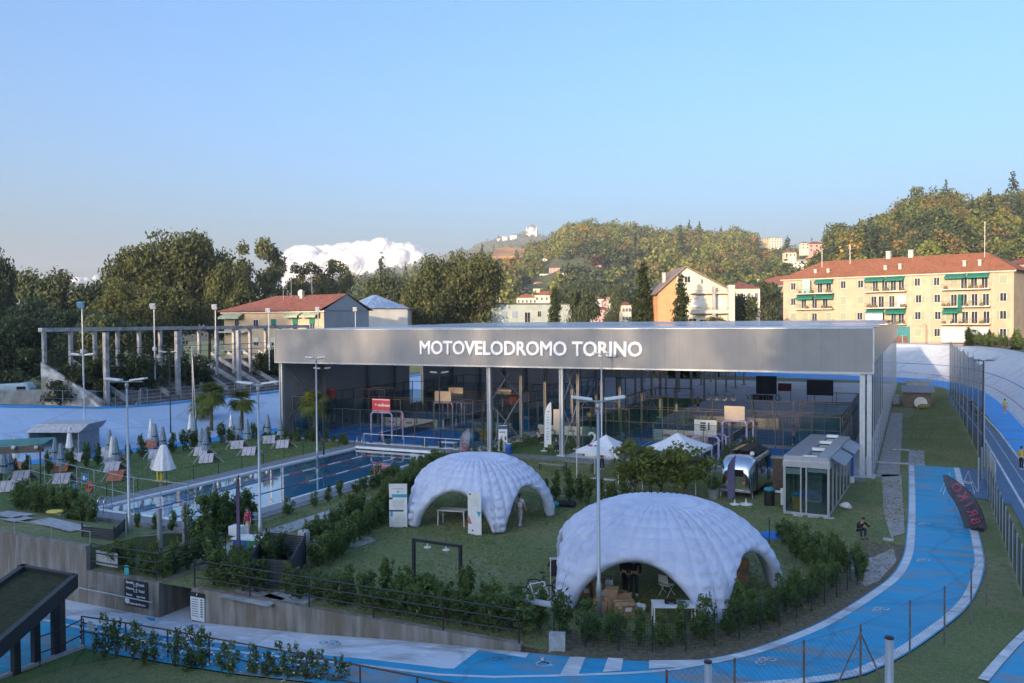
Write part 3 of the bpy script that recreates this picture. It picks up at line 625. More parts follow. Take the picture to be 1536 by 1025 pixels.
def court(x0,y0,label,mfl,x1=None,y1=None,n=10):
    x1=x1 or x0+20; y1=y1 or y0+10
    root=thing('padel_court',label,'padel court',(x0,y0,0)); z=.03
    m=MB(); m.add([(x0,y0,z),(x1,y0,z),(x1,y1,z),(x0,y1,z)],[(0,1,2,3)]); m.build('playing_surface',mfl,root,world=True)
    m=MB(); xm=(x0+x1)/2
    for X in (x0+3,x1-3): m.add([(X-.03,y0,z+.006),(X+.03,y0,z+.006),(X+.03,y1,z+.006),(X-.03,y1,z+.006)],[(0,1,2,3)])
    m.add([(x0+3.03,(y0+y1)/2-.03,z+.006),(x1-3.03,(y0+y1)/2-.03,z+.006),(x1-3.03,(y0+y1)/2+.03,z+.006),(x0+3.03,(y0+y1)/2+.03,z+.006)],[(0,1,2,3)]); m.build('court_lines',M_white,root,world=True)
    m=MB(); m.bb(xm-.02,y0+.1,.15,xm+.02,y1-.1,.85); o=m.build('net',M_mesh,root,world=True)
    m=MB(); m.bb(xm-.03,y0+.1,.85,xm+.03,y1-.1,.92); m.build('net_tape',M_white,root,world=True)
    fr=MB(); gls=[]
    for k in range(6):
        Y=y0+(y1-y0)*k/5
        for X in (x0,x1): fr.bb(X-.035,Y-.035,0,X+.035,Y+.035,4.)
    for k in range(1,10):
        X=x0+(x1-x0)*k/10
        for Y in (y0,y1): fr.bb(X-.028,Y-.028,0,X+.028,Y+.028,3. if 2<k<8 else 4.)
    for Y in (y0,y1):
        fr.bb(x0,Y-.02,2.98,x1,Y+.02,3.02); fr.bb(x0,Y-.03,3.97,x0+4,Y+.03,4.03); fr.bb(x1-4,Y-.03,3.97,x1,Y+.03,4.03)
        gls.append(MB().bb(x0+.1,Y-.008,.05,x0+4,Y+.008,2.95)); gls.append(MB().bb(x1-4,Y-.008,.05,x1-.1,Y+.008,2.95))
    for X in (x0,x1):
        fr.bb(X-.03,y0,2.97,X+.03,y1,3.03); fr.bb(X-.03,y0,3.97,X+.03,y1,4.03); gls.append(MB().bb(X-.008,y0+.1,.05,X+.008,y1-.1,2.95))
    fr.build('frame',mat('bronze_court_frame',(.085,.08,.075),.5,.2,var=.1),root,world=True); [g.build('glass_wall',M_cglass,root,world=True) for g in gls]
    m=MB()
    for Y in (y0,y1): m.quad((x0+4,Y,.05),(x1-4,Y,.05),(x1-4,Y,2.95),(x0+4,Y,2.95)); 
    for X in (x0,x1): m.quad((X,y0,3.03),(X,y1,3.03),(X,y1,3.97),(X,y0,3.97))
    uvnet(m.build('wire_mesh',M_mesh,root,world=True))
    return root
court(-55,65.6,'bright blue padel court nearest the pool with wire mesh sides',M_court)
court(-55,77.6,'second blue padel court behind the pool side one, half shaded',M_court2)
court(-55,90.5,'third padel court along the dark left wall of the hall',M_court2)
court(-24.8,65.8,'front padel court behind the white gazebos with a large figure 2',M_court)
court(-24.8,77.8,'second padel court in the right half of the hall',M_court2)
# pale low boards at the courts
def lowboard(lbl,x0,y0,x1,y1,h=.9,z=0.05,m_=None,marks=True):
    r_=thing('advert_board',lbl,'board',(x0,y0,z)); m=MB(); d=Vector((x1-x0,y1-y0,0)); n=Vector((-d.y,d.x,0)).normalized()*.04
    m.extr([(x0,y0,z),(x1,y1,z),(x1,y1,z+h),(x0,y0,z+h)],n); m.build('panel',m_ or M_panelw,r_,world=True)
    if marks:
        mm=MB(); L_=d.length; d.normalize(); n2=-n.normalized()*.012
        for k in range(max(1,int(L_/2.2))):
            p=Vector((x0,y0,0))+d*(1.+2.2*k)+n2; mm.extr([p+Vector((0,0,z+h*.35)),p+d*.7+Vector((0,0,z+h*.35)),p+d*.7+Vector((0,0,z+h*.62)),p+Vector((0,0,z+h*.62))],-n2*.5)
        mm.build('print',mat('board_print',(.25,.2,.2),.6),r_,world=True)
    return r_
lowboard('long pale advert board low along the left wall of the hall',-55.6,67.,-55.6,76.,1.0)
lowboard('pale advert board at the back of the pool side court',-52,76.4,-45,76.4,.9)
lowboard('pale advert board behind the white feather flag',-33.6,76.6,-27.4,76.6,.9)
lowboard('white advert board low in front of the figure 2 with red mark',-24.4,65.2,-21.2,65.2,.62)
lowboard('bright board strip behind the yellow crates deep in the hall',-22.6,88.6,-12.2,88.6,1.1)
lowboard('pale slatted board behind the left gazebo',-22,76.8,-16.8,76.8,1.)
tx=thing('glass_number','large pale figure 2 stuck on the court glass','sign',(-24.2,65.65,1.6)); text_mesh('figure','2',1.7,mat('pale_vinyl',(.5,.55,.52),.6),tx,face_M((-23.9,65.7,1.35),(1,0,0)),.02,.004,world=True)
tx=thing('glass_number','pale figures 5 2 3 6 stuck on a far court glass','sign',(-17,89.9,1.6)); text_mesh('figures','5 2 3 6',1.1,MATS['pale_vinyl'],tx,face_M((-18.4,90.2,3.),(1,0,0)),.02,.004,world=True)
# entrance hoops with advert boards
M_hoop=mat('mauve_white_padding',(.42,.36,.60),.7,c2=(.62,.55,.64),scale=2.2)
M_beige=mat('beige_board',(.60,.50,.40),.7,var=.06); M_red=mat('red_board',(.55,.05,.06),.6,var=.1)
def hoop(lbl,px0,px1,pyb,zt,zb,Y,mb_,h=2.7,txt=None,dep=1.4):
    a=AY(px0,pyb,Y); b=AY(px1,pyb,Y); r_=thing('court_gate',lbl,'gate',((a.x+b.x)/2,Y,0))
    for k,(X,Yy) in enumerate([(a.x,Y),(b.x,Y),(a.x+.3,Y+dep),(b.x+.3,Y+dep)]):
        m=MB(); m.tube([(X,Yy,0),(X,Yy,h-.2),(X+(.2 if k%2==0 else -.2),Yy,h)],.09,8); m.build('post',M_hoop,r_,smooth=True,world=True)
    m=MB(); m.tube([(a.x+.2,Y,h),(b.x-.2,Y,h)],.09,8); m.tube([(a.x+.5,Y+dep,h),(b.x+.1,Y+dep,h)],.09,8); m.build('crossbar',M_hoop,r_,smooth=True,world=True)
    m=MB(); m.bb(a.x+.15,Y-.06,h+.1,b.x-.15,Y+.04,zt); m.build('advert_panel',mb_,r_,world=True)
    if txt:
        text_mesh('lettering',txt,.40,M_wtx,r_,face_M(((a.x+b.x)/2+.15,Y-.07,(h+.1+zt)/2),(1,0,0)),.008,.003,world=True)
        m=MB(); m.bb(a.x+.18,Y-.075,zt-.12,b.x-.18,Y-.065,zt-.06); m.bb(a.x+.18,Y-.075,h+.14,b.x-.18,Y-.065,h+.2); m.build('white_edge',M_wtx,r_,world=True)
    return r_
def pads(lbl,px,py,Y,h=1.1,grp='padded bollards by the court gates'):
    p=AY(px,py,Y); r_=thing('padded_bollard',lbl,'bollard',(p.x,Y,0),0,grp); m=MB(); m.tube([(0,0,0),(0,0,h)],.11,8); m.build('pad',M_hoop,r_,smooth=True); m=MB(); m.lathe([(.13,0),(.13,.05),(.12,.07)],8); m.build('foot',M_dark,r_)
hoop('red advert panel on a mauve padded court gate by the pool',557,588,640,4.0,2.8,66.5,M_red,txt='+ wellness')
hoop('beige panel on a white padded court gate left of the grey front column',651,679,640,3.9,2.8,77,M_beige)
hoop('small beige panel gate standing behind another beige gate',672,697,636,4.1,3.,79.6,M_beige)
hoop('white panel with dark print on a mauve court gate behind the right gazebo',1039,1078,690,3.35,2.3,66.3,M_panelw,h=2.1)
hoop('large beige panel court gate behind the silver caravan',1084,1120,660,3.95,2.9,72,M_beige)
t_=thing('advert_sheet','small dark print of squares on the white gate panel','print',(-13.7,66.2,2.8)); 
p=AY(1052,636,66.2); q=AY(1062,636,66.2); m=MB()
for k in range(4): m.bb(p.x-.1,66.2,3.05-.18*k,p.x+.35-.05*(k%2),66.22,3.16-.18*k)
m.bb(q.x,66.2,2.55,q.x+.12,66.22,3.15); m.build('print',M_dark,t_,world=True)
for lb,px,py,Y in [('mauve padded bollard before the red panel gate',573,650,66.2),('white padded bollard left of the yellow crates',665,640,75.5),('thin mauve padded bollard under the twin beige gates',684,636,77.5),('white padded bollard right of the large beige gate',1102,665,70.5),('mauve padded bollard deep behind the caravan roof',1111,655,72.5)]: pads(lb,px,py,Y)
def hangpanel(lbl,px0,py0,px1,py1,Y,m_,name='hanging_banner'):
    a=AY(px0,py0,Y); b=AY(px1,py1,Y); r_=thing(name,lbl,'panel',((a.x+b.x)/2,Y,min(a.z,b.z))); m=MB(); m.bb(a.x,Y,min(a.z,b.z),b.x,Y+.06,max(a.z,b.z)); m.build('sheet',m_,r_,world=True)
    m=MB(); z0=min(a.z,b.z)
    for X in (a.x+.1,b.x-.1): m.bb(X-.03,Y+.07,0,X+.03,Y+.12,max(a.z,b.z))
    m.build('post',M_dark,r_,world=True); return r_
M_red2=mat('faded_red_panel',(.33,.05,.04),.7,var=.15)
hangpanel('faded red square panel with orange print on the dark left wall',484,583,503,597,72,M_red2)
hangpanel('long red banner panel deep behind the twin beige gates',641,589,677,596,92,M_red2)
hangpanel('orange red panel hanging by the cross brace',760,594,775,612,79,M_red2)
hangpanel('pale beige panel high beside the cross brace',746,582,767,592,88,M_beige)
hangpanel('second pale beige panel right of the cross brace',763,578,779,588,92,M_beige)
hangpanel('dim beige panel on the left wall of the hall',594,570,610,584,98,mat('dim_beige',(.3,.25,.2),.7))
hangpanel('beige poster panel beside the pale front column',830,614,840,646,70,M_beige)
hangpanel('tall black screen panel near the right end of the hall',1134,564,1165,592,118,M_sheet)
hangpanel('wide black screen panel nearest the right columns',1210,570,1250,594,118,M_sheet)
hangpanel('dark red panel between the two black screens',1167,575,1187,587,116,mat('dark_red_panel',(.16,.03,.03),.7))
hp=hangpanel('dark gate panel with pale lettering deep in the hall',1129,592,1160,601,104,M_sheet); a=AY(1145,597,103.95); text_mesh('lettering','VERTIGO',1.,MATS['board_print'],hp,face_M((a.x,103.9,a.z),(1,0,0)),.01,.003,world=True)
m_y=mat('yellow_crate_plastic',(.55,.30,.02),.5,var=.1)
def crate(lbl,px,py,Y,wd=.75,h=.55,grp='yellow crates on the courts'):
    p=AY(px,py,Y); r_=thing('yellow_crate',lbl,'crate',(p.x,Y,0),0,grp); m=MB()
    for (a,b,c,d) in [(-wd/2,-.3,wd/2,-.26),(-wd/2,.26,wd/2,.3),(-wd/2,-.26,-wd/2+.04,.26),(wd/2-.04,-.26,wd/2,.26)]: m.bb(a,b,.05,c,d,h)
    m.bb(-wd/2,-.3,.01,wd/2,.3,.05); m.bb(-wd/2-.03,-.33,h,wd/2+.03,-.29,h+.04); m.bb(-wd/2-.03,.29,h,wd/2+.03,.33,h+.04); m.build('tub',m_y,r_)
crate('yellow crate left of the grey front column',728,645,71,.9,.9); crate('second yellow crate beside the grey front column',738,645,71.2,.9,.9); crate('third yellow crate just right of the other two',746,645,71.2,.8,.85)
crate('orange yellow crate deep behind the gazebos',1061,636,86,.9,.8); crate('orange yellow crate farther right behind the white gate panel',1071,636,86,.9,.8)
# fine nets that hang inside and along the right side
M_net=sheer('shade_net',(.03,.03,.034),.72)
m=MB(); m.quad((-3.4,65.4,0.3),(-3.4,112,.3),(-3.4,112,7.8),(-3.4,65.4,7.8)); nn=thing('side_net','fine dark net hung inside the right side columns of the hall','net',(-3.4,65.4,0)); m.build('netting',M_net,nn,world=True)
# dim clutter at the back of the hall: benches and racks
def bench(lbl,px,py,L_,h,mt,name='court_bench',Y=None,dz=0,grp=None,rz=0):
    p=G(px,py); r_=thing(name,lbl,'bench',(p.x,p.y,0),rz,grp); m=MB(); m.bb(-L_/2,-.18,h-.05,L_/2,.18,h); m.build('seat',mt,r_); 
    for sx in (-1,1):
        for sy in (-1,1):
            m=MB(); m.bb(sx*(L_/2-.12)-.025,sy*.14-.025,0,sx*(L_/2-.12)+.025,sy*.14+.025,h-.05); m.build('leg',M_dark,r_)
    return r_
# ---------------------------------------------------------------- foliage
rng=np.random.default_rng(11)
def leaf_quads(C,Nrm,size,rg,asp=.6,jit=.9):
    """one pointed leaf (or spray of leaves) per centre, turned roughly along its normal"""
    n=len(C); nn=Nrm+jit*rg.normal(size=(n,3)); nn/=np.linalg.norm(nn,axis=1,keepdims=True)+1e-9
    t=rg.normal(size=(n,3)); a=np.cross(nn,t); a/=np.linalg.norm(a,axis=1,keepdims=True)+1e-9; b=np.cross(nn,a)
    s=(size*(.6+.8*rg.random(n)))[:,None] if np.isscalar(size) else size[:,None]
    V=np.stack([C+a*s,C+b*s*asp+nn*s*.18,C-a*s,C-b*s*asp+nn*s*.18],1).reshape(-1,3)
    return V,np.arange(4*n).reshape(-1,4)
def blob_pts(blobs,n,rg,shell=.35,flat=0.):
    B=np.array([[*b[0],*(b[1] if hasattr(b[1],'__len__') else (b[1],)*3)] for b in blobs]); ar=(B[:,3]*B[:,4]+B[:,4]*B[:,5]+B[:,3]*B[:,5])
    k=rg.choice(len(B),n,p=ar/ar.sum()); d=rg.normal(size=(n,3)); d/=np.linalg.norm(d,axis=1,keepdims=True)
    r=(1-shell*rg.random(n)**1.3)*(1+.13*rg.normal(size=n)); C=B[k,:3]+d*B[k,3:]*r[:,None]
    return C,d
def crown(name,blobs,n,size,m_,parent,seed,asp=.6,shell=.45,jit=.9,low=None):
    rg=np.random.default_rng(seed); C,d=blob_pts(blobs,n,rg,shell); 
    if low is not None: k=C[:,2]>low; C,d=C[k],d[k]
    V,Fq=leaf_quads(C,d,size,rg,asp,jit); return npmesh(name,V,Fq,m_,parent)
G1=[(.018,.028,.010),(.035,.05,.014),(.06,.075,.02),(.10,.105,.03)]
M_leafd=leafmat('plane_tree_leaves',[(.055,.07,.026),(.09,.11,.036),(.14,.145,.05),(.19,.17,.062)],.42,.25)
M_leafo=leafmat('open_tree_leaves',[(.06,.075,.034),(.10,.12,.048),(.14,.155,.065),(.19,.185,.085)],.42,.3)
M_leafb=leafmat('shade_tree_leaves',[(.045,.066,.036),(.075,.10,.047),(.11,.135,.062),(.15,.16,.08)],.42,.2)
M_leafc=leafmat('conifer_needles',[(.025,.04,.015),(.045,.065,.02),(.08,.10,.028),(.12,.13,.036)],.42,.4)
M_leafs=leafmat('laurel_leaves',[(.06,.10,.032),(.10,.155,.046),(.15,.21,.06),(.25,.28,.09)],.42,2.2)
M_leafy=leafmat('young_tree_leaves',[(.11,.14,.036),(.16,.195,.048),(.22,.24,.062),(.29,.29,.09)],.42,1.2)
M_leafg=leafmat('wild_shrub_leaves',[(.04,.055,.024),(.07,.088,.032),(.10,.115,.045),(.14,.13,.07)],.42,1.)
M_bark=layered('bark',[(.075,.06,.045),(.04,.033,.025),(.12,.10,.08)],[1,2.,6.],.95,bump=.6,bscale=9)
def limb(mb,p,d,L,r,rn,depth):
    p=Vector(p); d=Vector(d).normalized(); pts=[p]; k=4
    for i in range(k): d=(d+Vector((rn.uniform(-.18,.18),rn.uniform(-.18,.18),rn.uniform(-.05,.15)))).normalized(); pts.append(pts[-1]+d*L/k)
    mb.tube(pts,[r*(1-.6*i/k) for i in range(k+1)],6 if depth>0 else 4)
    if depth>0:
        for i in range(3):
            q=pts[2+i%3]; a=rn.uniform(0,6.28); limb(mb,q,d*.6+Vector((math.cos(a),math.sin(a),.35))*.8,L*.6,r*.42,rn,depth-1)
def broadleaf(seed,h,r,n,size,m_,trunk=.35,name='broadleaf_tree',lab='tree',nb=26,openness=.30,flat=1.):
    """unit tree: crown of many uneven clumps over a limbed trunk"""
    rn=random.Random(seed); root=thing(name,lab,'tree'); mb=MB()
    t0=h*trunk; mb.tube([(0,0,-.3),(rn.uniform(-.1,.1),0,t0*.5),(rn.uniform(-.2,.2),rn.uniform(-.2,.2),t0)],[h*.026,h*.021,h*.017],8)
    for k in range(6): a=k*1.05+rn.uniform(-.3,.3); limb(mb,(0,0,t0*rn.uniform(.75,1.)),(math.cos(a)*.7,math.sin(a)*.7,1),h*.42,h*.011,rn,1)
    mb.build('trunk',M_bark,root,smooth=True)
    bl=[]; cz=(t0*.8+h)/2; hz=(h-t0*.8)/2
    for k in range(nb):
        a=rn.uniform(0,6.283); u=rn.uniform(-.85,.92); rr=math.sqrt(max(0,1-u*u))*rn.uniform(.45,.85); s=rn.uniform(.20,openness+.08)
        bl.append(((math.cos(a)*r*rr,math.sin(a)*r*rr,cz+u*hz*.86),(r*s*1.15,r*s*1.15,min(r,hz)*s*.95)))
    if openness>.24: bl.append(((0,0,cz),(r*.45,r*.45,hz*.6)))
    crown('crown',bl,n,size,m_,root,seed,shell=.6); return root
def spruce(seed,h,r,n,size,m_,name='spruce_tree',lab='spruce'):
    rn=random.Random(seed); rg=np.random.default_rng(seed); root=thing(name,lab,'tree'); mb=MB(); mb.tube([(0,0,-.3),(0,0,h*.5),(0,0,h*.98)],[h*.016,h*.011,.03],6); Cs=[];Ds=[]
    k=0; z=h*.06
    while z<h*.97:
        f=1-z/h; L=r*(f**.8)*rn.uniform(.75,1.15)+.15; nb_=int(5+4*f)
        for j in range(nb_):
            a=rn.uniform(0,6.283); l=L*rn.uniform(.7,1.12); dz=-.22*l; mb.tube([(0,0,z),(math.cos(a)*l*.9,math.sin(a)*l*.9,z+dz)],[.05,.015],3)
            m_n=max(4,int(n*l/(r*55)*1.0)); s=rg.random(m_n)**.6
            P=np.stack([math.cos(a)*l*s,math.sin(a)*l*s,z+dz*s*s*1.1],1)+rg.normal(size=(m_n,3))*np.array([.09*l+.1,.09*l+.1,.12+.05*l]); Cs.append(P); Ds.append(np.tile([[math.cos(a)*.5,math.sin(a)*.5,.8]],(m_n,1)))
        z+=h*.033*rn.uniform(.8,1.2)
    mb.build('trunk',M_bark,root); V,Fq=leaf_quads(np.concatenate(Cs),np.concatenate(Ds),size,rg,.4,.7); npmesh('crown',V,Fq,m_,root); return root
def shrub(seed,h=1.5,r=.62,n=900,size=.085,m_=None,name='laurel_shrub',nb=12):
    rn=random.Random(seed); root=thing(name,'glossy green laurel shrub','shrub'); mb=MB(); bl=[]
    for k in range(nb):
        a=rn.uniform(0,6.283); rr=rn.uniform(.1,.72)*r; z=h*rn.uniform(.22,.84); bl.append(((math.cos(a)*rr,math.sin(a)*rr,z),(r*.42,r*.42,h*.2*rn.uniform(.8,1.3))))
        mb.tube([(0,0,-.08),(math.cos(a)*rr*.5,math.sin(a)*rr*.5,z*.6),(math.cos(a)*rr,math.sin(a)*rr,z)],[.02,.014,.006],4)
    for k in range(5):
        a=rn.uniform(0,6.283); rr=rn.uniform(.1,.5)*r; bl.append(((math.cos(a)*rr,math.sin(a)*rr,h*rn.uniform(.88,1.02)),(r*.16,r*.16,h*.13)))
    mb.build('stems',M_bark,root); crown('foliage',bl,n,size,m_ or M_leafs,root,seed,asp=.42,shell=.7,low=.04); return root
def park(o,i): o.location=(0,0,0); return o
SHR=[shrub(100+i,1.5,.66,1000,.085) for i in range(4)]+[shrub(110+i,1.55,.5,650,.085,nb=9) for i in range(2)]
used=set()
def put(proto,loc,rz,label,group,scale,cat=None):
    """first use takes the prototype itself, later uses copy it with its parts"""
    if proto.name not in used:
        used.add(proto.name); o=proto; o.location=loc; o.rotation_euler=(0,0,rz); o.scale=(scale,)*3 if not hasattr(scale,'__len__') else scale; o['label']=label
        if group: o['group']=group
    else: o=clone(proto,loc,rz,label,group,scale)
    if cat: o['category']=cat
    return o
def hedge(P,step,label,group,s=(.85,1.15),jit=.15,z=None,protos=None,skip=0.,hz=1.):
    L=[0]; P=[Vector((p[0],p[1],p[2] if len(p)>2 else 0)) for p in P]
    for a,b in zip(P,P[1:]): L.append(L[-1]+(b-a).length)
    for p in even(P,max(2,int(L[-1]/step)+1)):
        if R.random()<skip: continue
        k=R.uniform(*s); put((protos or SHR)[R.randrange(len(protos or SHR))],(p.x+R.uniform(-jit,jit),p.y+R.uniform(-jit,jit),p.z),R.uniform(0,6.28),label,group,(k,k,k*hz*R.uniform(.85,1.15)))
hedge([(-23.2,27.2),(-12.6,27.1)],.72,'dense dark green shrub in the hedge behind the low wall railing','hedge behind the low wall railing',(.75,1.0))
hedge([(-20.8,28.2),(-12.4,28.0)],.85,'dense dark green shrub in the hedge behind the low wall railing','hedge behind the low wall railing',(.8,1.05))
cv=[p for p in si if p.x>-11.6 and p.y<46]; cvo=offs(cv,1.35)
hedge([(p.x,p.y) for p in cvo if p.y<37.6],.85,'leafy shrub behind dark green posts beside the curving blue way','shrubs along the curving blue way',(.7,1.05),skip=.06)
hedge([tuple(G(*p)[:2]) for p in [(1290,872),(1250,846),(1205,826),(1172,812)]],.6,'green shrub in the short hedge right of the nearer inflatable dome','hedge right of the nearer dome',(.65,.95))
hedge([tuple(G(*p)[:2]) for p in [(1240,868),(1215,850),(1190,836)]],.7,'green shrub in the short hedge right of the nearer inflatable dome','hedge right of the nearer dome',(.65,.9))
hedge([(-32.9,37.5),(-32.9,45)],1.2,'shrub in the loose hedge along the white pool wall','hedge along the white pool wall',(.5,.8),.1,skip=.2)
hedge([(-32.9,45.5),(-32.9,58)],.8,'shrub in the loose hedge along the white pool wall','hedge along the white pool wall',(.6,.85),.1)
hedge([tuple(G(*p)[:2]) for p in [(478,852),(505,834),(545,805),(585,770)]],.6,'shrub in the thick hedge left of the farther inflatable dome','thick hedge left of the farther dome',(.75,1.0))
hedge([tuple(G(*p)[:2]) for p in [(560,790),(600,752),(630,730),(660,706)]],.6,'shrub in the thick hedge left of the farther inflatable dome','thick hedge left of the farther dome',(.85,1.2))
hedge([tuple(G(*p)[:2]) for p in [(462,822),(490,806),(545,770)]],.85,'shrub in the thick hedge left of the farther inflatable dome','thick hedge left of the farther dome',(.7,.95))
hedge([tuple(G(*p)[:2]) for p in [(305,815),(335,803),(372,790)]],.5,'tall bushy shrub beside the woman in the pink top','tall bushy shrubs by the pool end',(1.15,1.45),.1)
hedge([(-33,26.9),(-29.9,26.9),(-29.9,30)],.62,'shrub inside the corner railing above the pictogram board','shrubs inside the corner railing',(.75,1.))
hedge([(-27.,27.0),(-24.6,27.0)],.6,'shrub by the top of the concrete steps','shrubs at the top of the steps',(.9,1.15))
hedge([(-26.8,28.2),(-26.6,31.)],.7,'shrub by the top of the concrete steps','shrubs at the top of the steps',(.8,1.05))
hedge([tuple(G(*p)[:2]) for p in [(28,762),(70,772),(108,778)]],.7,'bushy shrub on the raised lawn near the shower screen','shrubs on the raised lawn',(.9,1.2),.1)
hedge([tuple(G(*p)[:2]) for p in [(112,790),(138,797)]],.6,'young pale shrub beside the pool ladder','young shrubs by the pool ladder',(.9,1.1),.1)
hedge([tuple(G(*p)[:2]) for p in [(210,800),(262,800)]],.8,'thin shrub behind the grey mesh fence at the pool end','thin shrubs at the pool end',(.6,.85),.1,protos=SHR[4:])
hedge([(-58.6,38),(-58.2,50),(-57.8,63)],1.35,'upright shrub in the gappy hedge between pool lawn and track','gappy hedge between pool lawn and track',(.9,1.25),.25,protos=SHR[4:]+SHR[:1],skip=.12)
hedge([(-57.6,63.4),(-48,63.8),(-46.5,62.8)],.8,'low flowering shrub at the foot of the dark hall wall','low shrubs at the hall foot',(.5,.8),.2)
hedge([(-44,62.9),(-34.4,62.9)],1.7,'small planting behind the white rail at the far pool end','plants behind the far pool rail',(.35,.55),.2,skip=.1)
hedge([tuple(G(*p)[:2]) for p in [(700,690),(765,676)]],1.0,'small shrub beside the poster stand near the hall front','small shrubs near the poster stand',(.5,.7),.2)
hedge([tuple(G(*p)[:2]) for p in [(818,750),(860,752),(900,760),(936,764)]],.75,'upright reedy plant behind the farther dome','reedy plants behind the farther dome',(.85,1.15),.2,protos=SHR[4:])
hedge([tuple(G(*p)[:2]) for p in [(1085,700),(1130,690)]],.9,'leafy plant beside the silver caravan roof','plants beside the caravan',(.9,1.2),.2)
# flowering shrubs on the near grass bank
FSH=[shrub(140+i,1.5,.45,360,.075,nb=7,name='flowering_shrub') for i in range(3)]
M_petal=mat('pale_petals',(.75,.6,.62),.7)
for f in FSH:
    rn=random.Random(f.name)
    for k in range(7):
        m=MB(); c=(rn.uniform(-.45,.45),rn.uniform(-.45,.45),rn.uniform(.4,1.3)); m.ell(c,(.045,.045,.03),6,4); m.build('flower',M_petal,f)
for k,(px,py) in enumerate([(157,985),(175,985),(200,990),(215,998),(232,998),(262,1003),(285,1008),(305,1010),(335,1015),(350,1020),(378,1024),(400,1030),(420,1030),(440,1035),(465,1040),(482,1040),(510,1046)]):
    p=G(px,py,-1.35+.012*max(0,k)); put(FSH[k%3],(p.x,p.y,p.z),R.uniform(0,6.28),'sparse flowering shrub on the near grass bank before the rusty rail','flowering shrubs on the near grass bank',R.uniform(.8,1.05) if k not in(3,11) else .8)
# near grass bank with its kerb and rail
kb=[G(-30,1033,-1.5),G(0,1020,-1.5),G(130,973,-1.48)]; 
m=MB(); P=[G(130,973,-1.45),G(180,985,-1.4),G(330,1017,-1.2),G(560,1060,-.9)]
P2=[Vector((p.x*.55,4,-1.6)) for p in P]; m.strip(P,P2); K0=[p+Vector((0,0,.04)) for p in kb]
m.add([P[0],P2[0],kb[0],kb[1]],[(0,1,2,3)]) if False else m.add([kb[2]+Vector((0,0,.04)),kb[1]+Vector((0,0,.04)),kb[0]+Vector((0,0,.04)),Vector((-20,4,-1.6)),P2[0]],[(0,1,2,3,4)])
o=m.build('grass_bank',M_grass2); tag(o,kind='structure')
m=MB(); d=(kb[2]-kb[0]).normalized(); n_=Vector((-d.y,d.x,0))
m.extr([kb[0]-Vector((0,0,.2)),kb[2]-Vector((0,0,.2)),kb[2]+Vector((0,0,.14)),kb[0]+Vector((0,0,.14))],n_*.22); tag(m.build('kerb',M_slab),kind='structure')
rp=[G(123,968,-1.45),G(178,977,-1.45),G(247,990,-1.35),G(318,1005,-1.2),G(440,1030,-1.05),G(560,1056,-.9),G(720,1092,-.7)]
rail('path_railing','rusty brown two bar railing between the near flowering shrubs and blue way',rp,(.55,1.15),2.2,.028,m_=mat('rusty_rail',(.06,.05,.045),.8,c2=(.12,.07,.05),scale=6),pr=.03)
# palms
M_palm=leafmat('palm_fronds',[(.10,.14,.035),(.17,.21,.055),(.25,.28,.075),(.33,.33,.11)],.42,1.)
def palm(seed,h,rf=1.5,nf=64):
    rn=random.Random(seed); root=thing('fan_palm','fan palm','palm'); mb=MB(); mb.tube([(0,0,-.1),(.03,0,h*.5),(0,.02,h)],[.17,.15,.14],8); 
    mb.build('trunk',layered('fibrous_trunk',[(.13,.085,.05),(.07,.045,.03),(.18,.13,.08)],[1,4,12],.95,bump=.9,bscale=25),root); V=[];Fq=[]
    for k in range(nf):
        a=rn.uniform(0,6.283); el=rn.uniform(-.85,1.25); L=rf*rn.uniform(.75,1.05); d=Vector((math.cos(a)*math.cos(el),math.sin(a)*math.cos(el),math.sin(el)))
        st=Vector((0,0,h))+d*L*.45; side=d.cross(Vector((0,0,1))).normalized(); upv=side.cross(d).normalized()
        for j in range(13):
            t=(j-6)/6*1.35; dd=(d*math.cos(t)+side*math.sin(t)); l=L*.72*(1-.25*abs(t)/1.35); tip=st+dd*l-Vector((0,0,.28*l*l+.12*l)); mid=st+dd*l*.5+upv*.04; w_=(dd.cross(upv)).normalized()*.055
            o=len(V); V+=[tuple(st),tuple(mid+w_),tuple(tip),tuple(mid-w_)]; Fq.append((o,o+1,o+2,o+3))
        o=len(V); w_=side*.015; c0=Vector((0,0,h)); V+=[tuple(c0-w_),tuple(c0+w_),tuple(st+w_),tuple(st-w_)]; Fq.append((o,o+1,o+2,o+3))
    npmesh('crown',np.array(V),np.array(Fq),M_palm,root); return root
for px,py,h,lb,sc in [(303,645,2.6,'shorter fan palm leaning against a taller palm on the pool lawn',1.),(317,652,3.5,'tallest fan palm standing on the pool lawn',1.15),(363,648,3.1,'fan palm on the pool lawn left of the hall corner',1.05),(472,660,3.,'bright yellow green fan palm in front of the hall left end',1.15)]:
    p=G(px,py); o=palm(px,h); o.location=p; o.scale=(sc,)*3; o['label']=lb
# young tree clump by the gazebos
for px,py,s,lb in [(951,758,1.,'young leafy tree with thin pale trunk before the left gazebo'),(1030,757,.95,'young leafy tree before the right gazebo'),(990,752,.8,'small young tree in the middle of the gazebo clump')]:
    p=G(px,py); o=broadleaf(300+px,4.2,1.75,2300,.13,M_leafy,.38,'young_tree',lb,22,.34); o.location=p; o.scale=(s,s,s*.92)
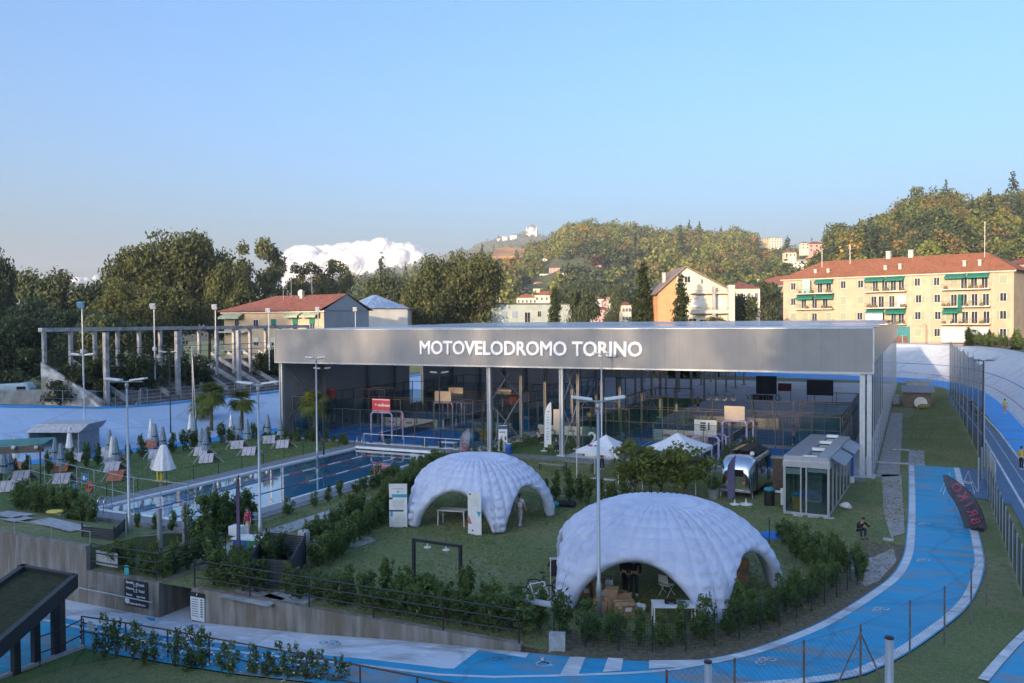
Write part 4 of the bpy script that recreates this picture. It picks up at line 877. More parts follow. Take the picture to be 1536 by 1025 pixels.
# ---------------------------------------------------------------- pool
M_tile=layered('azure_pool_lining',[(.06,.66,.88),(.05,.60,.82),(.09,.70,.90)],[1,.3,2.],.5)
pool=thing('swimming_pool','long rectangular swimming pool with white rim and red and blue lane ropes','pool',(-39,47,0))
X0,X1,Y0,Y1=-43.4,-34.6,34.3,59.8; ZW=.30
m=MB(); m.add([(X0,Y0,.03),(X1,Y0,.03),(X1,Y1,.03),(X0,Y1,.03)],[(0,1,2,3)])
for (a,b) in [((X0,Y0),(X1,Y0)),((X1,Y0),(X1,Y1)),((X1,Y1),(X0,Y1)),((X0,Y1),(X0,Y0))]: m.quad((*a,.03),(*b,.03),(*b,.36),(*a,.36))
m.build('basin',M_tile,pool,world=True)
m=MB(); m.bb(X0-.3,Y0-.3,0,X0,Y1+.3,.40); m.bb(X1,Y0-.3,0,X1+.25,Y1+.3,.42); m.bb(X0,Y0-.3,0,X1,Y0,.38); m.bb(X0,Y1,0,X1,Y1+.35,.55); m.build('rim',M_white,pool,world=True,bevel=.02)
def water():
    m_,t,b=nt('pool_water'); L=t.links; tp=N(t,'ShaderNodeBsdfTransparent'); tp.inputs['Color'].default_value=(.78,.95,.98,1); gl=N(t,'ShaderNodeBsdfGlossy'); gl.inputs['Roughness'].default_value=.015
    fr=N(t,'ShaderNodeFresnel'); fr.inputs['IOR'].default_value=1.36; tc=N(t,'ShaderNodeTexCoord'); ns=N(t,'ShaderNodeTexNoise'); ns.inputs['Scale'].default_value=2.2; ns.inputs['Detail'].default_value=3
    L.new(tc.outputs['Object'],ns.inputs['Vector']); bp=N(t,'ShaderNodeBump'); bp.inputs['Strength'].default_value=.035; bp.inputs['Distance'].default_value=.02; L.new(ns.outputs['Fac'],bp.inputs['Height'])
    for q in (gl,fr): L.new(bp.outputs[0],q.inputs['Normal'])
    mx=N(t,'ShaderNodeMixShader'); k_=N(t,'ShaderNodeMath',operation='MULTIPLY',use_clamp=True); k_.inputs[1].default_value=1.9; L.new(fr.outputs[0],k_.inputs[0]); L.new(k_.outputs[0],mx.inputs[0]); L.new(tp.outputs[0],mx.inputs[1]); L.new(gl.outputs[0],mx.inputs[2]); L.new(mx.outputs[0],t.nodes['Material Output'].inputs['Surface']); return m_
m=MB(); m.add([(X0,Y0,ZW),(X1,Y0,ZW),(X1,Y1,ZW),(X0,Y1,ZW)],[(0,1,2,3)]); m.build('water',water(),pool,world=True)
M_fl=[mat('red_float',(.5,.05,.05),.4),mat('blue_float',(.03,.06,.22),.4),mat('white_float',(.7,.7,.72),.4)]
for k,X in enumerate((X0+2.9,X0+5.9)):
    r_=thing('lane_rope','floating lane rope of blue, red and white beads, '+['nearer the sunbathing lawn','nearer the white pool wall'][k],'lane rope',(X,Y0,ZW),0,'lane ropes in the pool'); m=MB(); y=0
    while y<Y1-Y0-.1:
        c=1 if y<11 else (0 if int(y/1.5)%2 else 2)
        m.lathe([(.015,0),(.042,.01),(.042,.09),(.015,.10)],6,(0,0,0),c)
        for i in range(len(m.v)-24,len(m.v)): v=m.v[i]; m.v[i]=(v[0],y+v[2],v[1])
        y+=.125
    m.build('floats',M_fl,r_)
def ladder(lbl,loc,rz):
    r_=thing('pool_ladder',lbl,'ladder',loc,rz,None)
    for s in (-1,1):
        m=MB(); m.tube([(s*.25,.55,0),(s*.25,.5,.75),(s*.25,.3,.95),(s*.25,.05,.9),(s*.25,-.05,.4),(s*.25,-.08,-.9)],.022,6); m.build('rail',M_chrome,r_,smooth=True)
    m=MB()
    for k in range(3): m.tube([(-.25,-.06,-.1-.25*k),(.25,-.06,-.1-.25*k)],.02,5)
    m.build('rungs',M_chrome,r_)
p=G(158,766); ladder('curved steel ladder at the near end of the pool',(X0+1.2,Y0-.2,.3),rad(180)); ladder('curved steel ladder at the far end of the pool',(X0+.3,Y1+.2,.45),rad(0))
lb_=thing('lifebuoy','orange lifebuoy ring hanging beside the blue pool sign','lifebuoy',G(135,748)+Vector((0,0,.75))); m=MB(); n_=20; pts=[(.3*math.cos(t*2*math.pi/n_),0,.3*math.sin(t*2*math.pi/n_)) for t in range(n_+1)]; m.tube(pts,.075,8,cap=False); m.build('ring',mat('orange_ring',(.65,.10,.03),.5),lb_,smooth=True)
m=MB(); m.tube([(0,.1,-.75),(0,.1,.4)],.025); m.build('post',M_galv,lb_)
sg=thing('pool_sign','blue square notice board on a thin frame beside the lifebuoy','sign',G(128,744)); m=MB(); m.bb(-.3,-.02,.95,.3,.02,1.45); m.build('panel',mat('blue_sign',(.03,.22,.45),.5),sg); m=MB(); m.tube([(-.32,0,0),(-.32,0,1.5)],.02); m.tube([(.32,0,0),(.32,0,1.5)],.02); m.build('frame',M_galv,sg)
m=MB(); m.bb(-.15,-.03,1.05,.0,-.022,1.3); m.bb(.05,-.03,1.12,.22,-.022,1.16); m.build('print',M_wtx,sg)
sf=thing('bare_sign','empty light frame with a blue disc left of the pool sign','sign',G(112,746)); m=MB(); m.tube([(-.45,0,0),(-.45,0,1.2),(.35,0,1.25),(.35,0,0)],.02); m.build('frame',M_galv,sf); m=MB(); m.lathe([(.0,0),(.17,0),(.17,.02),(0,.02)],14); m.v=[(v[0],-v[2],.75+v[1]) for v in m.v]; m.build('disc',MATS['blue_sign'],sf)
yf=thing('yellow_float','crumpled yellow pool float lying on the raised lawn','pool float',G(81,770,.85)+Vector((0,0,.08))); m=MB(); m.ell((0,0,0),(.5,.35,.12),14,6); m.ell((.35,.1,.04),(.25,.2,.1),10,6); m.build('float',mat('yellow_vinyl',(.6,.5,.08),.5),yf,smooth=True)
rl=[Vector((-45.1,y,.36)) for y in (34,62)]; rail('rope_barrier','black posts with sagging rope between pool paving and sunbathing lawn',rl,(.95,),2.35,.012,m_=M_black,pr=.022)
rail('white_rail','white tubular rail across the far end of the pool before the court',[(-44.3,62.35,.36),(-33.8,62.35,.36)],(.06,.9),2.2,.028,m_=M_white)
# ---------------------------------------------------------------- loungers and closed parasols
M_slat=layered('lilac_lounger_fabric',[(.50,.46,.50),(.40,.36,.40),(.58,.55,.58)],[1,3,9],.85); M_slo=layered('orange_lounger_fabric',[(.50,.17,.09),(.42,.14,.08)],[1,4],.85); M_slb=layered('brown_lounger_fabric',[(.24,.17,.14),(.19,.13,.11)],[1,4],.85)
def lounger(m1):
    """folded lounger: the pale panel slopes toward -Y, the brown one behind it reaches out on the right"""
    r_=thing('sun_lounger','folding sun lounger','lounger'); W_=1.0
    m=MB()
    for k in range(3):
        x0=-W_/2+.015+k*W_/3; m.extr([(x0,0,.68),(x0+W_/3-.03,0,.68),(x0+W_/3-.03-.08,-.42,.08),(x0-.08,-.42,.08)],(0,.012,.022))
    m.build('folded_panel',m1,r_)
    m=MB(); m.extr([(-.1,.03,.67),(W_/2,.03,.67),(W_/2+.5,.36,.10),(.3,.40,.10)],(0,.012,.022)); m.build('folded_panel',M_slb,r_)
    m=MB(); m.tube([(-W_/2,0,.66),(-W_/2-.42,-.30,.03),(-W_/2-.5,.18,.03),(-W_/2,.05,.66)],.011,5); m.build('leg_frame',M_white,r_)
    m=MB(); m.tube([(W_/2-.1,.05,.66),(W_/2+.62,.1,.03),(W_/2+.6,.45,.03),(W_/2,.1,.66)],.011,5); m.build('leg_frame',M_white,r_)
    m=MB(); m.tube([(-W_/2-.35,.02,.62),(W_/2+.1,.02,.72)],.012,5); m.build('armrest_tube',M_white,r_); return r_
L1=lounger(M_slat); L2=lounger(M_slo)
GL='folded sun loungers on the pool lawn'
for i,(px,py,k) in enumerate([(12,738,0),(30,722,0),(20,708,1),(92,726,0),(90,708,1),(110,694,0),(172,722,1),(167,708,0),(165,695,0),(160,684,0),(232,688,0),(225,673,1),(236,703,0),(291,663,0),(293,673,0),(300,684,0),(308,695,0),(346,664,0),(354,674,0),(372,684,0),(402,666,0),(422,673,0)]):
    p=G(px,py); 
    put((L1,L2)[k],(p.x+.1,p.y+.1,0),rad(38)+R.uniform(-.1,.1),['folded sun lounger with lilac grey fabric on the pool lawn','folded sun lounger with orange fabric panel on the pool lawn'][k],GL if k==0 else 'folded orange loungers on the pool lawn',1.08)
M_pw=mat('off_white_parasol_cloth',(.86,.83,.82),.9,var=.06,scale=5); M_pb=mat('blue_grey_parasol_cloth',(.27,.35,.42),.9,var=.12,scale=5)
def parasol(mc,big=1.):
    r_=thing('closed_parasol','closed parasol','parasol'); m=MB(); m.tube([(0,0,0),(0,0,2.45)],.024,6); m.build('pole',M_white if mc is M_pw else M_galv,r_)
    m=MB(); n_=24
    prof=[(.0,2.46),(.06,2.40),(.10,2.1),(.15,1.6),(.20,1.1),(.24,.78)]; vs=[];fs=[]
    for (r,z) in prof:
        for j in range(n_): q=r*big*(1+.22*(1 if j%3==0 else -.4)); vs.append((q*math.cos(2*math.pi*j/n_),q*math.sin(2*math.pi*j/n_),z+.03*(j%3==0)))
    for i in range(len(prof)-1):
        for j in range(n_): fs.append((i*n_+j,i*n_+(j+1)%n_,(i+1)*n_+(j+1)%n_,(i+1)*n_+j))
    m.add(vs,fs); m.build('folded_canopy',mc,r_,smooth=True)
    m=MB(); m.lathe([(.0,0),(.24,0),(.24,.05),(.04,.07),(.04,.25),(.0,.25)],14); m.build('base',M_dark if mc is M_pb else M_galv,r_)
    if mc is M_pb:
        m=MB(); m.lathe([(.19*big,0),(.215*big,.02),(.215*big,.08),(.18*big,.1)],16,(0,0,1.2)); m.build('strap',M_black,r_)
    return r_
P1=parasol(M_pw,1.15); P2_=parasol(M_pb,1.25); P3=parasol(M_pw,2.7)
for i,(px,py,k) in enumerate([(169,700,0),(227,671,0),(286,660,0),(347,658,0),(105,686,0),(23,702,0),(6,727,1),(14,722,1),(92,714,1),(83,702,1),(165,690,1),(174,706,1),(233,674,1),(245,683,1),(292,668,1),(303,683,1),(309,690,1),(359,664,1),(371,672,1),(402,661,1),(421,665,1)]):
    p=G(px,py); put((P1,P2_)[k],(p.x,p.y,0),R.uniform(0,6),['tightly closed off white parasol on the pool lawn','closed blue grey parasol with dark strap on the pool lawn'][k],['closed white parasols on the pool lawn','closed blue grey parasols on the pool lawn'][k],R.uniform(.94,1.06))
p=G(246,722,.36); put(P3,(p.x,p.y,.36),0,'half open white parasol on a yellow foot at the pool edge',None,1.02)
yb=thing('yellow_stand','yellow plastic lifeguard stand foot under the half open parasol','stand',(p.x+.02,p.y-.35,.36)); m=MB(); m.bb(-.28,-.05,.1,-.12,.1,.8); m.bb(.05,-.05,.1,.2,.1,.75); m.ell((-.35,0,.06),(.45,.12,.06),10,5); m.ell((.4,.05,.06),(.5,.12,.06),10,5); m.build('frame',MATS['yellow_vinyl'],yb)
# pale pavilion roof and shade sail at far left
pv=thing('bar_kiosk','low pool bar kiosk with pale curved roof at the left edge','kiosk',G(60,700))
a=G(40,668,2.6); b=G(105,643,2.6); c=G(98,669,2.6); d_=G(22,664,2.6)
ax=Vector((.92,.39,0)); ay=Vector((-.39,.92,0)); o_=G(26,690,0)+ay*1.2
def K(x,y,z): q=o_+ax*x+ay*y; return Vector((q.x,q.y,z))
m=MB(); m.extr([K(0,0,2.1),K(0,3.6,2.1),K(.5,3.6,2.75),K(.5,0.6,2.75)],ax*4.6); m.build('roof',mat('pale_kiosk_roof',(.5,.5,.52),.6,c2=(.34,.35,.38)),pv,world=True)
m=MB(); m.extr([K(.1,.15,0),K(.1,3.4,0),K(.1,3.4,2.1),K(.1,.15,2.1)],ax*.1); m.extr([K(4.4,.15,0),K(4.4,3.4,0),K(4.4,3.4,2.1),K(4.4,.15,2.1)],ax*.1); m.extr([K(0.1,3.3,0),K(4.5,3.3,0),K(4.5,3.3,2.1),K(.1,3.3,2.1)],ay*.1); m.build('wall',mat('grey_kiosk_wall',(.30,.32,.36),.7),pv,world=True)
sh=thing('awning_beam','dark awning front beam with two round white lamps at the left edge','awning',G(20,700)); a=AD(-30,672,55); b=AD(66,667,55)
m=MB(); m.extr([a,b,b+Vector((0,0,-.45)),a+Vector((0,0,-.45))],(b-a).cross(Vector((0,0,1))).normalized()*.25); m.build('fascia_board',mat('brown_beam',(.12,.1,.09),.7),sh,world=True)
m=MB(); q=(b-a).cross(Vector((0,0,1))).normalized(); m.extr([a+Vector((0,0,.02)),b+Vector((0,0,.02)),b-q*1.4+Vector((0,0,.25)),a-q*1.4+Vector((0,0,.25))],(0,0,.05)); m.build('green_cover',mat('teal_cover',(.08,.25,.22),.7),sh,world=True)
for px in (20,54):
    c=AD(px,671.5,54.6); m=MB(); m.ell(c,.13,10,8); m.build('globe_lamp',mat('milk_glass',(.75,.73,.68),.3),sh,smooth=True,world=True)
for f in (.1,.95):
    q_=a.lerp(b,f)+q*.1; m=MB(); m.tube([(q_.x,q_.y,0),(q_.x,q_.y,q_.z-.4)],.05); m.build('post',M_dark,sh,world=True)
# ---------------------------------------------------------------- lamp posts
def lamp(px,py_top,D,lbl,double=True,dark=False,group=None,z_=None,head=1.):
    t=AD(px,py_top,D); r_=thing('street_lamp',lbl,'street lamp',(t.x,t.y,0),0,group); mt=M_dark if dark else M_galv; h=t.z
    m=MB(); m.tube([(0,0,0),(0,0,1.3),(0,0,1.35),(0,0,h)],[.105,.105,.075,.05] if not dark else [.07,.07,.055,.045],10); m.build('pole',mt,r_,smooth=True)
    m=MB(); m.tube([(-.85*head if double else 0,-.1,h-.02),(.85*head,-.1,h-.02)],.035,6); m.ell((0,0,h-.2),(.1,.1,.16),8,6) if not dark else None; m.build('cross_arm',mt,r_)
    for s in ((-1,1) if double else (1,)):
        m=MB(); m.box((s*.62*head,-.05,h+.1),(.78*head,.42,.09),mi=0,ry=-s*.12); m.build('lamp_head',M_white if not dark else M_steel,r_,bevel=.02); m=MB(); m.box((s*.62*head,-.05,h+.045),(.6*head,.3,.02),ry=-s*.12); m.build('lens',M_galv,r_)
    r_.rotation_euler=(0,0,rad(25)); return r_
lamp(190,572,42.4,'double headed grey lamp post at the near end of the pool')
lamp(387,577,41.6,'double headed grey lamp post beside the pink topped woman')
lamp(897,601,31.8,'double headed grey lamp post in front of the nearer dome')
lamp(125,533,74,'double headed lamp post before the old grandstand at the left bank')
lamp(474,538,67,'tall thin double headed lamp post by the yellow green palm',head=.8)
lamp(484,554,69,'short dark lamp post by the yellow green palm',True,True,head=.7)
lamp(659,560,73,'dark lamp post beside the courts behind the far pool end',True,True,head=.8)
lamp(902,531,66,'tall thin lamp post overlapping the word TORINO on the hall front',head=.7)
lamp(938,567,76,'dark lamp post inside the hall front behind the left gazebo',True,True,head=.9)
lamp(254,529,82,'dark lamp post beside the overgrown shrub of the old grandstand',True,True,head=.9)
lamp(1475,541,68,'tall grey floodlight post by the net fence on the right',True,True,head=1.)
ms=thing('stayed_mast','thin grey mast with a slanting stay on the left bank','mast',AX(288,520,-60.5)); t=ms.location.copy(); ms.location=(t.x,t.y,0); m=MB(); m.tube([(0,0,0),(0,0,t.z)],.06); m.tube([(-.6,0,t.z),(.6,0,t.z)],.03); m.build('mast',M_galv,ms); m=MB(); m.tube([(0,0,t.z*.93),(.9,-.4,0)],.04); m.build('stay',M_galv,ms)
# ---------------------------------------------------------------- inflatable domes
def quilted():
    m_,t,b=nt('quilted_white_vinyl'); b.inputs['Roughness'].default_value=.5; b.inputs['Specular IOR Level'].default_value=.35
    tc=N(t,'ShaderNodeTexCoord'); o=mix3(t,tc.outputs['Object'],[(.53,.58,.73),(.47,.51,.65),(.57,.61,.75)],[1,.5,1.3],.4,.65); t.links.new(o,b.inputs['Base Color'])
    ns=N(t,'ShaderNodeTexNoise'); ns.inputs['Scale'].default_value=5; ns.inputs['Detail'].default_value=5; ns.inputs['Distortion'].default_value=.6; t.links.new(tc.outputs['Object'],ns.inputs['Vector'])
    bp=N(t,'ShaderNodeBump'); bp.inputs['Strength'].default_value=.35; bp.inputs['Distance'].default_value=.06; t.links.new(ns.outputs['Fac'],bp.inputs['Height']); t.links.new(bp.outputs['Normal'],b.inputs['Normal']); return m_
M_dome=quilted(); M_seam=mat('grey_seam',(.25,.26,.30),.6)
def dome(lbl,cx,cy,a0,Rr=4.85,Hh=3.95,NL=5,arch=2.15,dip=0.):
    root=thing('inflatable_dome',lbl,'inflatable tent',(cx,cy,0)); nth=360; nt_=60; half=math.pi/NL; leg=.08
    ths=[2*math.pi*i/nth for i in range(nth)]
    def prof(u):  # u 0 at ground .. 1 at apex
        ph=u*math.pi/2; return (math.cos(ph)**.82 if u<1 else 0)*1.0, math.sin(ph)**1.12
    def zlow(th):
        d=((th-a0+half)%(2*half))-half; d=abs(d)  # angle from the leg axis
        x=(half-d)/(half-leg)
        return 0 if x>=1 else arch*max(0,(1-abs(x)**2.3))**.75
    def ulow(z): return (2/math.pi)*math.asin(min(1,(z/Hh)**(1/1.12)))
    out=[];inn=[]
    nr=12; npad=44
    for th in ths:
        ul=ulow(zlow(th)); co_=[];ci_=[]
        for k in range(nt_+1):
            u=ul+(1-ul)*k/nt_; r,z=prof(u); v=u*nr
            pk=abs(math.sin(th*npad/2))**.45; rk=abs(math.sin(v*math.pi))**.42; fade=min(1,(1-u)*5)
            bul=.16*(.15+.85*pk*rk if u<.97 else .15)*fade
            edge=(u-ul)*5.5; e=1-math.sqrt(max(0,1-(1-min(1,edge))**2)) if edge<1 else 0
            rr=Rr*r; nx=(r*.9+.05); nz=(z*.8)
            thick=.62*(1-.35*z)
            o=(rr+bul*nx-e*thick*.5*nx, Hh*z+bul*nz-e*thick*.5*nz*.4); i=(max(0,rr-thick*nx+e*thick*.5*nx), Hh*z-thick*nz*.75+e*thick*.2*nz)
            co_.append((o[0]*math.cos(th),o[0]*math.sin(th),max(0,o[1]))); ci_.append((i[0]*math.cos(th),i[0]*math.sin(th),max(0,i[1])))
        out.append(co_); inn.append(ci_)
    V=np.array(out+inn).reshape(-1,3); K_=nt_+1; Fq=[]
    for i in range(nth):
        j=(i+1)%nth
        for k in range(nt_):
            Fq.append((i*K_+k,j*K_+k,j*K_+k+1,i*K_+k+1)); o=nth*K_; Fq.append((o+i*K_+k,o+i*K_+k+1,o+j*K_+k+1,o+j*K_+k))
        o=nth*K_; Fq.append((i*K_,o+i*K_,o+j*K_,j*K_))
    npmesh('quilted_shell',V,np.array(Fq),M_dome,root,smooth=True)
    for q in range(NL):   # zip seams and flaps on the legs
        th=a0+q*2*half; m=MB()
        def sp(th,z,off=.1):
            u=ulow(z); r,zz=prof(u); return Vector(((Rr*r+off)*math.cos(th),(Rr*r+off)*math.sin(th),z))
        m.tube([sp(th,z) for z in (.15,.5,.9,1.3)],.012,4)
        m.tube([sp(th-.07,.35),sp(th-.07,.95),sp(th+.07,.95),sp(th+.07,.35),sp(th-.07,.35)],.010,4); m.build('zip_seam',M_seam,root)
    return root
dome('nearer and larger white quilted inflatable dome tent sheltering cardboard boxes',-9.7,34.7,rad(-50),Rr=5.05,Hh=3.65)
dome('farther white quilted inflatable dome tent between two white banner stands',-22.65,42.9,rad(-47),Rr=4.4,Hh=3.55)
bx=thing('blue_awning','blue and white printed fabric hanging low inside the farther dome','fabric',(-24,43.6,1)); m=MB(); n=14
A=[];B=[]
for k in range(n+1):
    t=k/n; A.append((-26.2+5.*t,43.+.12*math.sin(t*19),1.95-.5*abs(t-.5))); B.append((-26.4+5.4*t,42.3+.15*math.sin(t*17),1.35+.25*(2*t-1)**2))
m.strip(A,B); m.build('drape',layered('blue_print_fabric',[(.05,.10,.32),(.35,.40,.55),(.03,.05,.18)],[1,1.6,4.],.7),bx,world=True)
m=MB()
for t in (0,.5,1): m.tube([(-26.2+5.*t,43.05,0),(-26.2+5.*t,43.05,1.95-.5*abs(t-.5))],.025)
m.build('frame',M_galv,bx,world=True)
# ---------------------------------------------------------------- furniture under and round the domes
def table(lbl,loc,rz,L_=1.5,W_=.75,h=.76,mt=None):
    r_=thing('white_table',lbl,'table',loc,rz); m=MB(); m.bb(-L_/2,-W_/2,h-.045,L_/2,W_/2,h); m.build('tabletop',mt or M_white,r_,bevel=.008)
    for sx in (-1,1):
        for sy in (-1,1): m=MB(); m.bb(sx*(L_/2-.04)-.025,sy*(W_/2-.04)-.025,0,sx*(L_/2-.04)+.025,sy*(W_/2-.04)+.025,h-.045); m.build('leg',M_white,r_)
    return r_
p=G(680,787); table('bare white table at the mouth of the farther dome',(p.x,p.y,0),rad(8),1.6,.8,.85)
p=G(1010,936); T2=Vector((p.x,p.y,0)); table('white table with black case and papers under the nearer dome',T2,rad(22),1.55,.85,.76)
M_card=layered('brown_cardboard',[(.33,.19,.10),(.27,.15,.08),(.38,.23,.13)],[1,1.5,5],.85); M_tape=mat('packing_tape',(.55,.48,.38),.4)
def onT(x,y): c,s=math.cos(rad(22)),math.sin(rad(22)); return (T2.x+x*c-y*s,T2.y+x*s+y*c,.762)
bc=thing('black_case','black equipment case lying on the white table','case',onT(-.1,-.02),rad(22)); m=MB(); m.bb(-.22,-.1,0,.22,.1,.13); m.build('body',M_black,bc,bevel=.02); m=MB(); m.tube([(-.08,-.1,.06),(-.08,-.14,.06),(.08,-.14,.06),(.08,-.1,.06)],.012); m.build('handle',M_steel,bc)
bb_=thing('blue_cloth','crumpled blue cloth on the white table','cloth',onT(.3,.1)); m=MB(); m.ell((0,0,.03),(.14,.09,.04),10,5); m.ell((.1,.03,.03),(.08,.06,.035),8,5); m.build('cloth',mat('blue_cotton',(.03,.10,.38),.9),bb_,smooth=True)
pp=thing('paper_sheets','loose white papers on the white table','papers',onT(.58,.0)); m=MB(); m.box((0,0,.003),(.21,.3,.006),rz=.2); m.box((.1,-.12,.008),(.21,.3,.004),rz=.7); m.build('sheets',M_white,pp)
def box(px,py,w_,d_,h_,rz,lbl,z=0,op=False):
    p=G(px,py,z); r_=thing('cardboard_box',lbl,'box',(p.x,p.y,z),rz); m=MB(); m.bb(-w_/2,-d_/2,0,w_/2,d_/2,h_); m.build('carton',M_card,r_,bevel=.01); m=MB(); m.bb(-w_/2-.003,-.03,h_-.1,w_/2+.003,.03,h_+.004); m.build('tape',M_tape,r_)
    m=MB(); m.bb(-w_*.32,-d_/2-.006,h_*.55,-w_*.12,-d_/2-.002,h_*.8); m.bb(.02,-d_/2-.006,h_*.3,w_*.36,-d_/2-.002,h_*.62); m.build('sticker',M_wtx if R.random()<.5 else MATS['board_print'],r_)
    if op:
        m=MB(); m.box((0,-d_/2-.1,h_-.03),(w_,.22,.01),rx=.5); m.box((0,d_/2+.09,h_+.05),(w_,.22,.01),rx=.5); m.build('flap',M_card,r_)
    return r_
box(935,920,.78,.55,.5,rad(30),'largest cardboard box with pale taped lid, lowest at the right of the heap',0,True)
box(918,914,.5,.5,.85,rad(10),'tall square cardboard box with printed window in the middle of the heap')
box(904,913,.6,.45,.4,rad(-10),'low cardboard box beside the grey lamp post')
box(902,900,.55,.45,.75,rad(5),'tall cardboard box behind the grey lamp post')
box(908,888,.7,.55,.6,rad(8),'cardboard box at the back of the heap')
box(931,905,.5,.4,.5,rad(-20),'small cardboard box half hidden behind the tall square box')
box(876,893,.6,.4,.55,rad(14),'dim cardboard box deep at the left under the nearer dome')
box(1112,872,.6,.5,1.0,rad(5),'tall pale cardboard box seen through the right arch of the nearer dome')
wb=thing('white_bag','crumpled white bag beside the cardboard heap','bag',G(961,918)); m=MB()
for k in range(6): m.ell((R.uniform(-.14,.14),R.uniform(-.1,.1),.1+.05*k*.6),(.13,.11,.1),8,5)
m.build('bag',M_wfab,wb,smooth=True)
wb=thing('white_bag','crumpled white plastic bag lying on grass right of the glass cabin','bag',G(1268,764)); m=MB()
for k in range(6): m.ell((R.uniform(-.22,.22),R.uniform(-.15,.15),.12+.04*k),(.2,.16,.12),8,5)
m.build('bag',M_wfab,wb,smooth=True)
bp_=thing('bottle_pack','pale blue shrink wrapped bottle pack on a box','bottles',G(913,882,.62)); m=MB()
for x in range(3):
    for y in range(2): m.lathe([(.05,0),(.05,.24),(.018,.3),(.018,.33)],8,(x*.105-.1,y*.105,0))
m.build('bottles',mat('pale_blue_plastic',(.42,.55,.70),.3),bp_,smooth=True)
def chair(lbl,loc,rz,mt,fab=None,name='folding_chair'):
    r_=thing(name,lbl,'chair',loc,rz); m=MB(); m.bb(-.23,-.22,.43,.23,.22,.46); m.build('seat',fab or mt,r_); m=MB(); m.box((0,.25,.72),(.46,.025,.32),rx=-.12); m.build('backrest',fab or mt,r_)
    for sx in (-1,1):
        m=MB(); m.tube([(sx*.22,-.26,0),(sx*.22,.22,.5),(sx*.22,.28,.88)],.014,5); m.build('leg',mt,r_); m=MB(); m.tube([(sx*.2,.26,0),(sx*.2,-.2,.44)],.014,5); m.build('leg',mt,r_)
    return r_
p=G(1000,893); chair('white folding chair behind the white table under the nearer dome',(p.x,p.y,0),rad(160),M_white)
# clothes rail with jerseys
p=G(826,897); q=G(866,893); cr_=thing('clothes_rail','white clothes rail with cycling jerseys left of the nearer dome','clothes rail',(p.x,p.y,0)); dx=q-p; m=MB(); h=1.6
m.tube([(0,0,0),(0,0,h)],.018); m.tube([dx,dx+Vector((0,0,h))],.018); m.tube([(-.05,0,h),dx*1.05+Vector((0,0,h))],.02); m.tube([(0,-.3,.03),(0,.3,.03)],.018); m.tube([dx+Vector((0,-.3,.03)),dx+Vector((0,.3,.03))],.018); m.build('frame',M_white,cr_)
M_jb=mat('black_jersey',(.02,.022,.025),.8); M_jg=mat('lime_jersey',(.20,.50,.05),.7,c2=(.03,.05,.03),scale=5); M_jw=mat('white_jersey',(.6,.62,.62),.8)
for k,(f,mt,lb) in enumerate([(.18,M_jb,'black jersey hanging first on the white rail'),(.36,M_jg,'black and lime jersey hanging in the middle of the rail'),(.55,M_jb,'dark jersey hanging nearer the dome on the rail'),(.75,M_jw,'pale jersey hanging last on the rail by the dome')]):
    c=p+dx*f; r_=thing('jersey',lb,'jersey',(c.x,c.y,h),rad(15)); m=MB(); m.extr([(-.24,0,-.12),(-.06,0,-.07),(.06,0,-.07),(.24,0,-.12),(.33,0,-.34),(.24,0,-.37),(.21,0,-.25),(.22,0,-.75),(-.22,0,-.75),(-.21,0,-.25),(-.24,0,-.37),(-.33,0,-.34)],(0,.05,0)); m.build('garment',mt,r_); m=MB(); m.tube([(-.2,.02,-.11),(0,.02,-.04),(.2,.02,-.11)],.014,4); m.tube([(0,.02,-.04),(0,.02,.03)],.008,4); m.build('hanger',M_white,r_)
# bicycles
def bike(lbl,loc,rz,mf,lean=0.):
    r_=thing('bicycle',lbl,'bicycle',loc,rz); Rw=.34
    for x in (-.53,.53):
        m=MB(); n=24; m.tube([(x+Rw*math.cos(t*2*math.pi/n),0,Rw+Rw*math.sin(t*2*math.pi/n)) for t in range(n+1)],.026,6,cap=False); w_=m.build('wheel',M_black,r_,smooth=True)
        m=MB(); m.tube([(x+.31*math.cos(t*2*math.pi/n),0,Rw+.31*math.sin(t*2*math.pi/n)) for t in range(n+1)],.011,4,cap=False)
        for t in range(10): m.tube([(x,0,Rw),(x+.31*math.cos(t*.628),0,Rw+.31*math.sin(t*.628))],.003,3)
        m.build('rim',M_galv,w_)
    m=MB(); A=(-.53,0,Rw);BB=(-.08,0,.32);S=(-.2,0,.78);Hd=(.36,0,.84);Hb=(.40,0,.70)
    for a,b,r in [(S,Hd,.022),(BB,Hb,.027),(BB,S,.022),(A,S,.012),(A,BB,.013),(Hd,Hb,.028),(Hb,(.53,0,Rw),.02),(S,(-.22,0,.93),.015)]: m.tube([a,b],r,6)
    m.build('frame',mf,r_); m=MB(); m.ell((-.22,0,.95),(.13,.07,.03),8,5); m.build('saddle',M_black,r_); m=MB(); m.tube([(.35,0,.84),(.37,0,.98),(.36,-.3,1.0)],.013,5); m.tube([(.37,0,.98),(.36,.3,1.0)],.013,5); m.build('handlebar',M_black,r_)
    m=MB(); m.tube([(-.08,-.05,.32),(-.08,-.06,.32)],.09,10); m.build('chainring',M_steel,r_); return r_
p=G(803,905); bike('white mountain bicycle standing before the clothes rail',(p.x,p.y,0),rad(35),M_white)
p=G(818,893); bike('dark bicycle with red fork standing beside the clothes rail',(p.x+.1,p.y,0),rad(28),mat('dark_red_frame',(.08,.02,.02),.4))
